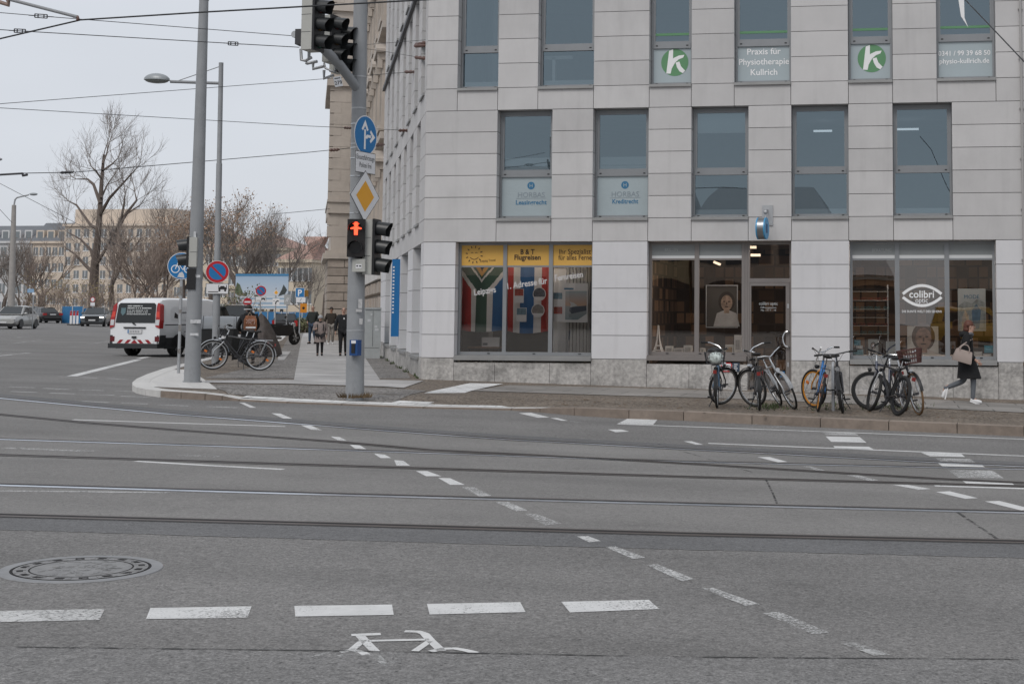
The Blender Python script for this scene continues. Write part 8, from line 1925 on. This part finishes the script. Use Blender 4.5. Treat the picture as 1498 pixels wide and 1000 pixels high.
for fz in (zst + 1.1, zst + 5.2, zst + 9.3):
 for k in range(7):
  x = -1.8 - k * 3.4
  if -x > LEN - 1: continue
  mb = MB(MO); mb.box(x - .62, x + .62, .10, .145, fz, fz + 2.3); w = mb.build('window', pm('old_dark_window', (.035, .04, .045), .25), oh, smooth=0)
  mb = MB(MO); mb.box(x - .82, x - .622, -.06, .146, fz - .05, fz + 2.35); mb.box(x + .622, x + .82, -.06, .146, fz - .05, fz + 2.35); mb.box(x - 1.0, x + 1.0, -.16, .146, fz - .30, fz - .06)
  mb.box(x - .9, x + .9, -.10, .146, fz + 2.36, fz + 2.62); n = mb._a([(x - 1.05, -.30, fz + 2.63), (x + 1.05, -.30, fz + 2.63), (x + 1.05, .14, fz + 2.63), (x - 1.05, .14, fz + 2.63), (x, -.30, fz + 3.15), (x, .14, fz + 3.15), (x - 1.05, -.30, fz + 2.75), (x + 1.05, -.30, fz + 2.75), (x + 1.05, .14, fz + 2.75), (x - 1.05, .14, fz + 2.75)])
  for q in ((0, 3, 2, 1), (0, 1, 7, 4, 6), (3, 9, 5, 8, 2), (6, 4, 5, 9), (4, 7, 8, 5), (0, 6, 9, 3), (1, 2, 8, 7)): mb.face([n + i for i in q])
  for s_ in (-1, 1): mb.box(x + s_ * .78 - .1, x + s_ * .78 + .1, -.24, -.062, fz + 2.05, fz + 2.62)
  mb.build('pediment', OST, w, smooth=0)
mb = MB(MO)
for fz in (zst + .2, zst + 4.5, zst + 8.6): mb.box(-LEN, 0, -.14, .146, fz, fz + .25)
mb.build('string_course', OST, oh, smooth=0)
# projecting wing whose end wall faces us
wy = (E1 + SD * LEN).y; a = at_y(478.5, 300, wy); b = at_y(549, 300, wy + 1)
wing = empty('stone_wing', (a.x, wy, gz(a.x, wy)), 0, 'projecting sandstone wing with a rusticated corner closing the side pavement', 'building'); WL = Vector(wing.location)
MW = Matrix.Translation(-WL) @ Matrix(((SIN.x, SD.x, 0, a.x), (SIN.y, SD.y, 0, wy), (0, 0, 1, 0), (0, 0, 0, 1)))
zc = at_y(500, 369.5, wy).z; ww = 5.2; zf0 = gz(a.x, wy)
mb = MB(MW); mb.box(.25, ww, .05, 9, zc, ztop + 6); mb.build('wall', OST, wing, smooth=0)
mb = MB(MW); random.seed(6); nr = 10; hr = (zc - .35 - zf0) / nr
for r in range(nr):
 x = .1; first = True
 while x < ww:
  w = (.9 if r % 2 else 1.5) if first else 1.3; first = False; x1 = min(x + w, ww)
  mb.box(x + .015, x1 - .015, -.06 - random.uniform(0, .03), 1.2 if x < .2 else .05, zf0 - .3 * (r == 0) + r * hr + .02, zf0 + (r + 1) * hr - .02); x = x1
for r in range(nr):
 y = 1.25
 while y < 9: mb.box(.10, .25, y + .02, min(y + 1.3, 9) - .02, zf0 - .3 * (r == 0) + r * hr + .02, zf0 + (r + 1) * hr - .02); y += 1.3
mb.build('rusticated_base', OSR, wing, smooth=0); mb = MB(MW); mb.box(.3, ww, .06, 9, zf0 - .3, zc - .34); mb.build('wall_core', JOINT, wing, smooth=0)
mb = MB(MW); mb.box(-.15, ww, -.22, 9, zc - .33, zc - .02); mb.box(-.02, ww, -.10, 9, zc - .018, zc + .12)
z2 = at_y(500, 302, wy).z; mb.box(.05, ww, -.12, 9, z2 - .35, z2 + .25); mb.box(.0, ww, -.22, 9, z2 + .252, z2 + .40)
mb.build('cornice', OST, wing, smooth=0)
mb = MB(MW)
for k in range(26):
 z = zc + .9 + k * .62
 if z < ztop + 5: mb.box(.24 - .22 * (k % 2), .25 + .9 - .5 * (k % 2), .035, .049, z, z + .58); mb.box(.03, .249, .06, .75 - .3 * (k % 2), z, z + .58)
mb.build('quoin', OST, wing, smooth=0)
mb = MB(MW); z3 = at_y(500, 120, wy).z
for z in (z3, z3 + 4.2): mb.box(-.15, ww, -.16, 9, z - .2, z + .2)
mb.build('string_course', OST, wing, smooth=0)
# ================================================================== houses far behind
def far_house(name, label, px0, px1, pyt, y, fl_h, rows, cols, wm, depth=14, roof=None, roofh=0, win=(1.1, 1.7), base=None, roofm=None, overhang=.4, winm=None, pyb=455, rot=0.0, dormers=0, attic=None):
 a, b = at_y(px0, pyt, y), at_y(px1, pyt, y); zb = gz((a.x + b.x) / 2, y) - 1; h = a.z - zb; W = b.x - a.x
 o = empty(name, (a.x, y, zb), rot, label, 'house'); MB().box(0, W, 0, depth, 0, h).build('wall', wm, o, smooth=0)
 wm_ = winm or pm('far_window_glass', (.19, .21, .22), .25)
 for r in range(rows):
  for c in range(cols):
   x = (c + .5) * W / cols; z = h - (r + .5) * fl_h - win[1] * .5
   if z < .5: continue
   w = MB().box(x - win[0] / 2, x + win[0] / 2, -.02, .1, z, z + win[1]).build('window', wm_, o, smooth=0)
   MB().box(x - .05, x + .05, -.05, -.021, z, z + win[1]).box(x - win[0] / 2 - .12, x + win[0] / 2 + .12, -.06, -.021, z - .15, z - .002).build('window_frame', WHITE, w, smooth=0)
 MB().box(-.3, W + .3, -.5, depth + .3, h, h + .45).build('cornice', wm, o, smooth=0)
 if roof:
  e = overhang; z0 = h + .45
  if roof == 'hip': rf = MB().loft([[(-e, -e, z0), (W + e, -e, z0), (W + e, depth + e, z0), (-e, depth + e, z0)], [(depth * .3, depth * .45, z0 + roofh), (W - depth * .3, depth * .45, z0 + roofh), (W - depth * .3, depth * .55, z0 + roofh), (depth * .3, depth * .55, z0 + roofh)]]).build('roof', roofm, o, smooth=0)
  else: rf = MB().loft([[(-e, -e, z0), (W + e, -e, z0), (W + e, depth + e, z0), (-e, depth + e, z0)], [(-e, depth * .35, z0 + roofh), (W + e, depth * .35, z0 + roofh), (W + e, depth * .65, z0 + roofh), (-e, depth * .65, z0 + roofh)]]).build('roof', roofm, o, smooth=0)
  for k in range(dormers):
   x = (k + .5) * W / dormers; MB().box(x - .9, x + .9, .6, 4, z0 + .4, z0 + 2.4).build('dormer', wm, rf, smooth=0); MB().box(x - .6, x + .6, .55, .599, z0 + .7, z0 + 2.1).build('dormer_window', wm_, rf, smooth=0)
 if attic:
  zz, i0 = h + .45, attic; MB().box(W * i0, W * (1 - i0 * .6), 2, depth, zz, zz + 3.2).build('attic_storey', wm, o, smooth=0)
 return o
SLATE = pm('far_slate_roof', (.15, .16, .175), .8, var=.12, vscale=.3); TILE = pm('far_red_tiles', (.40, .255, .21), .85, var=.15, vscale=.3); BEIG = pm('far_beige_render', (.62, .53, .44), .9, var=.08, vscale=.15); GREYW = pm('far_grey_render', (.58, .58, .58), .9, var=.06, vscale=.15); YELW = pm('far_yellow_render', (.64, .55, .43), .9, var=.08, vscale=.15); PALE = pm('far_pale_render', (.60, .585, .565), .9, var=.06)
far_house('grey_house', 'pale grey house with a slate roof and dormers behind the left street lamp', -70, 47, 356, 270, 3.9, 5, 10, GREYW, roof='gable', roofh=3.6, roofm=SLATE, dormers=7, win=(1.3, 2.2))
far_house('beige_house', 'narrow beige house with a steep dark slate roof left of the tall beige block', 48, 95, 356, 268, 3.4, 4, 5, BEIG, roof='gable', roofh=4.2, roofm=SLATE, dormers=3)
far_house('beige_block', 'tall flat topped beige block behind the big bare tree', 95, 250, 331, 262, 2.85, 7, 12, BEIG, win=(1.15, 1.6), attic=.04)
far_house('beige_block', 'broad beige block partly hidden behind the tall mast and bare trees', 255, 345, 366, 240, 3.1, 5, 8, YELW, roof='hip', roofh=3.5, roofm=TILE, dormers=3)
far_house('tiled_house', 'long cream house with a red tiled roof behind the billboard', 335, 412, 366, 205, 3.0, 4, 8, YELW, roof='hip', roofh=2.4, roofm=TILE, win=(1.0, 1.8))
far_house('tiled_corner_house', 'cream corner house with a red hipped roof right of the billboard', 407, 456, 384, 185, 3.3, 4, 6, YELW, roof='hip', roofh=3.6, roofm=TILE, win=(.9, 1.8))
far_house('white_house', 'small white house with a red gable left of the stone wing', 458, 500, 409, 230, 3.2, 4, 3, PALE, roof='hip', roofh=4.5, roofm=TILE)
# ================================================================== trees
BARK = pm('grey_brown_bark', (.12, .095, .08), .9, var=.3, vscale=4); TWIG = pm('bare_twigs', (.225, .195, .175), .9); TWIGR = pm('reddish_twigs', (.27, .215, .18), .9); SEED = pm('dry_brown_seed_leaves', (.32, .21, .14), .85, var=.35, vscale=3); OLIVE = pm('olive_spring_leaves', (.26, .21, .10), .85, var=.4, vscale=2); GREENL = pm('dull_green_leaves', (.12, .125, .06), .85, var=.4, vscale=2)  # twig tones lightened: distance haze is painted into their colour
class Tree:
 def __init__(s, base, seed): s.b = Vector(base); s.rnd = random.Random(seed); s.t = MB(); s.c = MB(); s.lf = MB(); s.n = 0
 def limb(s, pts, r0, r1, mb, n=5):
  k = len(pts); mb.tube(pts, [r0 + (r1 - r0) * i / (k - 1) for i in range(k)], n, False)
 def dirv(s, d, spread):
  u = Vector((s.rnd.gauss(0, 1), s.rnd.gauss(0, 1), s.rnd.gauss(0, 1))); u -= d * u.dot(d)
  if u.length < 1e-3: u = Vector((1, 0, 0))
  u.normalize(); return (d * math.cos(spread) + u * math.sin(spread)).normalized()
 def grow(s, p, d, L, r, lev, up=.15, spread=.6, leaf=None, dens=4, ratio=.66, droop=0.0):
  s.n += 1
  if s.n > 5200: return
  segs = 4 if lev > 1 else 3; pts = [p]; dd = d.copy()
  for i in range(segs):
   dd = (dd + Vector((s.rnd.gauss(0, .16), s.rnd.gauss(0, .16), s.rnd.gauss(0, .12) + up * .5 - droop))).normalized(); pts.append(pts[-1] + dd * L / segs)
  s.limb(pts, r, r * .55, s.c if lev <= 3 else s.t, 5 if lev > 3 else (4 if lev > 2 else 3))
  if lev == 0:
   if leaf:
    for k in range(leaf if s.rnd.random() < .42 else 0): q = pts[-1] + Vector((s.rnd.gauss(0, .22), s.rnd.gauss(0, .22), s.rnd.gauss(0, .22))); s.leaf(q)
   return
  for k in range(dens):
   i = s.rnd.uniform(.35, 1.0) * segs; a = int(min(i, segs - 1)); q = pts[a].lerp(pts[a + 1], i - a)
   s.grow(q, s.dirv(dd, spread * s.rnd.uniform(.6, 1.3)), L * ratio * s.rnd.uniform(.75, 1.15), r * .52, lev - 1, up, spread, leaf, dens, ratio, droop)
  s.grow(pts[-1], dd, L * ratio, r * .55, lev - 1, up, spread, leaf, dens, ratio, droop)
 def leaf(s, q, sz=.10):
  a = Vector((s.rnd.gauss(0, 1), s.rnd.gauss(0, 1), s.rnd.gauss(0, 1))).normalized() * sz; b = a.orthogonal().normalized() * sz * .6; s.lf.poly([q - a, q + b, q + a, q - b])
 def finish(s, name, label, cat='tree', group='bare trees along the far street', twig=TWIG, leafm=None):
  o = empty(name, s.b, 0, label, cat, group)
  for mb in (s.t, s.c, s.lf): mb.v = [(v[0] - s.b.x, v[1] - s.b.y, v[2] - s.b.z) for v in mb.v]
  if s.t.v: s.t.build('trunk', BARK, o)
  if s.c.v:
   cr = s.c.build('crown', twig, o, smooth=0)
   if s.lf.v: s.lf.build('leaves', leafm or SEED, cr, smooth=0)
  return o
# the big bare tree: main limbs traced with their own depth, twigs grown from them
y = 166.0; bs_ = at_y(138, 452, y); bs_.z = gz(bs_.x, y); T = Tree(bs_, 21); pxm = 2000 / y
T.limb([bs_, at_y(137, 420, y), at_y(139, 385, y), at_y(143, 350, y), at_y(146, 310, y), at_y(149, 262, y + 1), at_y(152, 226, y + 1)], .72, .15, T.t, 8)
LB = [((138, 392, 0), (150, 372, -1), (165, 345, -2), (178, 318, -3), (205, 300, -4), (0, 0, 0)), ((139, 386, 0), (133, 366, 1), (118, 350, 2), (100, 340, 3)), ((144, 335, 0), (133, 330, 2), (112, 300, 4), (100, 294, 5)), ((146, 315, 0), (160, 290, -2), (180, 268, -3), (200, 246, -4)), ((147, 298, 0), (137, 270, 2), (128, 262, 3), (111, 262, 4)), ((149, 262, 0), (140, 250, -2), (133, 243, -2)), ((148, 290, 0), (157, 270, 3), (168, 255, 4)), ((150, 240, 0), (156, 225, 1), (160, 208, 2)), ((178, 318, -3), (182, 295, -4), (183, 283, -4)), ((165, 345, -2), (185, 312, 0), (200, 293, 1), (197, 280, 2)), ((137, 400, 0), (122, 385, 3), (110, 372, 4), (95, 362, 5)), ((150, 250, 0), (164, 240, 3), (172, 232, 4))]
for L_ in LB:
 pts = [at_y(a, b, y + c) for a, b, c in L_ if (a, b) != (0, 0)]; T.limb(pts, .27 if len(pts) > 3 else .15, .06, T.t, 6)
 for i in range(len(pts)):
  d = (pts[min(i + 1, len(pts) - 1)] - pts[max(i - 1, 0)]).normalized()
  for k in range(2 if i else 0): T.grow(pts[i], T.dirv((d + Vector((0, 0, .5))).normalized(), .7), 2.7, .045, 2, .22, .6, None, 4, .72)
 T.grow(pts[-1], (d + Vector((0, 0, .4))).normalized(), 2.6, .06, 3, .22, .6, None, 3, .72)
T.n = 0; T.grow(at_y(152, 226, y + 1), Vector((0.1, 0, 1)), 3.2, .08, 3, .25, .6, None, 5, .70)
T.finish('bare_tree', 'tallest bare tree with a pruned forked crown left of the tall mast')
def auto_tree(label, px, pyt, pyb, y, seed, w=.8, lev=4, trunk=.3, leaf=None, twig=TWIG, leafm=None, up=.2, spread=.6, dens=3, name='bare_tree', droop=0.0, stems=1, tr=None, ratio=.70, rr=None, lean=0, grp='bare trees along the far street', cat='tree'):
 if px < 262: y *= 1.36; tr = (tr or .2) * 1.36
 b = at_y(px, pyb, y); b.z = gz(b.x, y); H = at_y(px, pyt, y).z - b.z; T = Tree(b, seed); r = tr or H * .022
 tot = sum(ratio ** i for i in range(lev + 1)) * .80; th = H * trunk
 for s_ in range(stems):
  d = Vector((T.rnd.gauss(0, .25) if stems > 1 else lean, T.rnd.gauss(0, .15) if stems > 1 else 0, 1)).normalized(); p1 = b + d * th; T.limb([b, b + d * th * .5 + Vector((T.rnd.gauss(0, .05), 0, 0)), p1], r, r * .75, T.t, 7)
  n0 = (4 if stems == 1 else 2)
  for k in range(n0):
   dd = T.dirv(d, w * (.35 + .5 * T.rnd.random())); T.grow(p1 - d * th * .15 * T.rnd.random(), dd, (H - th) / tot * T.rnd.uniform(.85, 1.05), r * .55, lev, up, spread, leaf, dens, ratio, droop)
 return T.finish(name, label, cat, grp, twig, leafm)
auto_tree('slender pale birch like tree between the tallest tree and the bicycle sign', 239, 268, 452, 155, 3, .45, 3, .45, up=.3, dens=4, tr=.14)
auto_tree('round crowned tree with brown seed clusters right of the street lamp', 346, 289, 466, 112, 5, .75, 4, .36, 2, TWIG, SEED, .22, .55, 3, tr=.27)
auto_tree('round crowned tree with brown seed clusters between the mast and the lamp', 307, 296, 462, 120, 8, .75, 4, .36, 2, TWIG, SEED, .22, .55, 3, tr=.24)
auto_tree('brown seeded tree directly left of the tall mast', 268, 312, 458, 125, 9, .75, 4, .34, 2, TWIGR, SEED, .2, .55, 3, tr=.22)
auto_tree('wide bare tree behind the right half of the billboard', 392, 312, 466, 125, 12, .95, 4, .25, None, TWIG, None, .2, .6, 4, stems=2, tr=.22)
auto_tree('many stemmed bare tree behind the left half of the billboard', 366, 330, 466, 128, 14, .8, 3, .3, None, TWIG, None, .25, .5, 4, stems=4, tr=.16)
auto_tree('low bare tree behind the roof of the white van', 200, 330, 458, 118, 15, .9, 3, .22, None, TWIGR, None, .2, .6, 4, stems=4, tr=.18)
auto_tree('leaning bare tree right of the oncoming dark suv', 165, 318, 462, 120, 16, .7, 3, .35, None, TWIG, None, .2, .55, 4, stems=2, tr=.24)
auto_tree('reddish bare tree behind the bicycle sign', 246, 322, 458, 119, 17, .9, 4, .22, None, TWIGR, SEED, .2, .6, 3, stems=2, tr=.18)
auto_tree('many stemmed reddish tree behind the van roof and the mast', 222, 340, 458, 117, 18, .9, 3, .25, None, TWIGR, None, .2, .6, 4, stems=5, tr=.13)
auto_tree('bare tree in front of the pale grey house', 2, 355, 470, 120, 19, .7, 3, .3, None, TWIG, None, .25, .55, 4, stems=3, tr=.16)
auto_tree('bare tree left of the pale blue street sign', 34, 355, 470, 125, 20, .7, 3, .3, None, TWIG, None, .25, .55, 4, stems=3, tr=.16)
auto_tree('bare tree with a bent trunk above the black sedan', 58, 345, 470, 122, 22, .75, 3, .3, None, TWIGR, None, .2, .6, 4, stems=2, tr=.2)
auto_tree('thin bare tree behind the parking sign', 448, 385, 466, 130, 24, .9, 3, .25, None, TWIG, None, .2, .6, 4, stems=3, tr=.1)
auto_tree('thin drooping tree at the edge of the stone wing', 474, 325, 466, 105, 25, .5, 3, .35, None, TWIG, None, .3, .45, 4, tr=.12, droop=.06)
def bush(label, px, pyt, pyb, y, seed, n, W, leafm, twig=TWIGR, leaf=2):
 if px < 262: y *= 1.34; W *= 1.34
 b = at_y(px, pyb, y); b.z = gz(b.x, y); H = at_y(px, pyt, y).z - b.z; T = Tree(b, seed)
 for s_ in range(n):
  q = b + Vector((T.rnd.uniform(-W, W), T.rnd.uniform(-1, 1), 0)); T.grow(q, Vector((T.rnd.gauss(0, .35), T.rnd.gauss(0, .2), 1)).normalized(), H * T.rnd.uniform(.30, .46), .05, 2, .1, .6, leaf, 4, .7)
 return T.finish('shrub', label, 'shrub', 'shrubs before the far houses', twig, leafm)
bush('olive yellow shrub behind the black sedan', 78, 388, 470, 116, 31, 14, 2.6, OLIVE); bush('olive yellow shrub at the foot of the tallest bare tree', 112, 384, 470, 114, 32, 14, 2.4, OLIVE); bush('reddish shrub left of the black sedan', 52, 395, 470, 117, 33, 8, 1.6, SEED, leaf=1)
bush('brownish shrub beside the tallest tree trunk above the oncoming suv', 138, 400, 470, 115, 34, 10, 1.8, OLIVE, leaf=2); bush('green shrub between the lamp post and the billboard', 343, 402, 470, 100, 35, 9, .5, GREENL, leaf=3); bush('low dark hedge behind the parking sign', 447, 462, 474, 97, 36, 14, 1.2, GREENL, leaf=5)
bush('reddish twiggy shrub behind the van and the mast', 255, 405, 466, 112, 37, 12, 2.6, SEED, leaf=1); bush('reddish twiggy shrub right of the dark suv', 180, 405, 466, 112, 38, 12, 2.4, SEED, leaf=1)
# ================================================================== sky, sun, camera
SUN_EL, SUN_AZ = math.radians(48), math.radians(-165)     # the sun stands behind the camera, a little to the left, behind cloud
w = bpy.data.worlds.new("World"); C.scene.world = w; w.use_nodes = True; nt = w.node_tree; nt.nodes.clear()
out = _n(nt, 'ShaderNodeOutputWorld'); bg = _n(nt, 'ShaderNodeBackground'); sky = _n(nt, 'ShaderNodeTexSky', sky_type='NISHITA')
sky.sun_disc = False; sky.sun_elevation = SUN_EL; sky.sun_rotation = SUN_AZ; sky.air_density = 1.0; sky.dust_density = 3.0; sky.ozone_density = 1.0
# overcast: the cloud sheet evens the sky out to a pale grey
mix = _n(nt, 'ShaderNodeMix', data_type='RGBA'); mix.inputs[0].default_value = 0.90; mix.inputs[7].default_value = (7.0, 7.3, 7.85, 1)
nt.links.new(sky.outputs[0], mix.inputs[6])
tc = _n(nt, 'ShaderNodeTexCoord'); mp = _n(nt, 'ShaderNodeMapping'); mp.inputs['Scale'].default_value = (1, 1, 3.0); nt.links.new(tc.outputs['Generated'], mp.inputs[0])
no = _n(nt, 'ShaderNodeTexNoise'); no.inputs['Scale'].default_value = 1.6; no.inputs['Detail'].default_value = 4; no.inputs['Roughness'].default_value = 0.45; nt.links.new(mp.outputs[0], no.inputs['Vector'])
mr = _n(nt, 'ShaderNodeMapRange'); mr.inputs[1].default_value = 0.3; mr.inputs[2].default_value = 0.7; mr.inputs[3].default_value = 0.90; mr.inputs[4].default_value = 1.10; nt.links.new(no.outputs['Fac'], mr.inputs[0])
mul = _n(nt, 'ShaderNodeMix', data_type='RGBA', blend_type='MULTIPLY'); mul.inputs[0].default_value = 1; nt.links.new(mix.outputs[2], mul.inputs[6]); nt.links.new(mr.outputs[0], mul.inputs[7])
nt.links.new(mul.outputs[2], bg.inputs['Color']); bg.inputs['Strength'].default_value = 0.10
nt.links.new(bg.outputs[0], out.inputs[0])
sl = bpy.data.lights.new('sun', 'SUN'); sl.energy = 1.3; sl.angle = math.radians(25); sl.color = (1.0, 0.96, 0.92)
so = bpy.data.objects.new('sun', sl); COL.objects.link(so)
sdv = Vector((math.sin(SUN_AZ) * math.cos(SUN_EL), math.cos(SUN_AZ) * math.cos(SUN_EL), math.sin(SUN_EL)))
so.rotation_euler = sdv.to_track_quat('Z', 'Y').to_euler(); so.location = (0, -30, 40)
cd = bpy.data.cameras.new('camera'); co = bpy.data.objects.new('camera', cd); COL.objects.link(co)
cd.sensor_width = 36; cd.sensor_fit = 'HORIZONTAL'; cd.lens = F / 1498 * 36; cd.shift_x = -(PX - 749) / 1498; cd.shift_y = -(500 - PY) / 1498
cd.clip_start = 0.1; cd.clip_end = 3000
m4 = RM.to_4x4(); m4.translation = CAM; co.matrix_world = m4
C.scene.camera = co
vs = C.scene.view_settings; vs.view_transform = 'Standard'; vs.look = 'None'; vs.exposure = 0; vs.gamma = 1; vs.use_curve_mapping = False
C.scene.cycles.max_bounces = 8; C.scene.cycles.transparent_max_bounces = 16; C.scene.cycles.glossy_bounces = 3; C.scene.cycles.diffuse_bounces = 3
C.scene.cycles.sample_clamp_indirect = 4.0
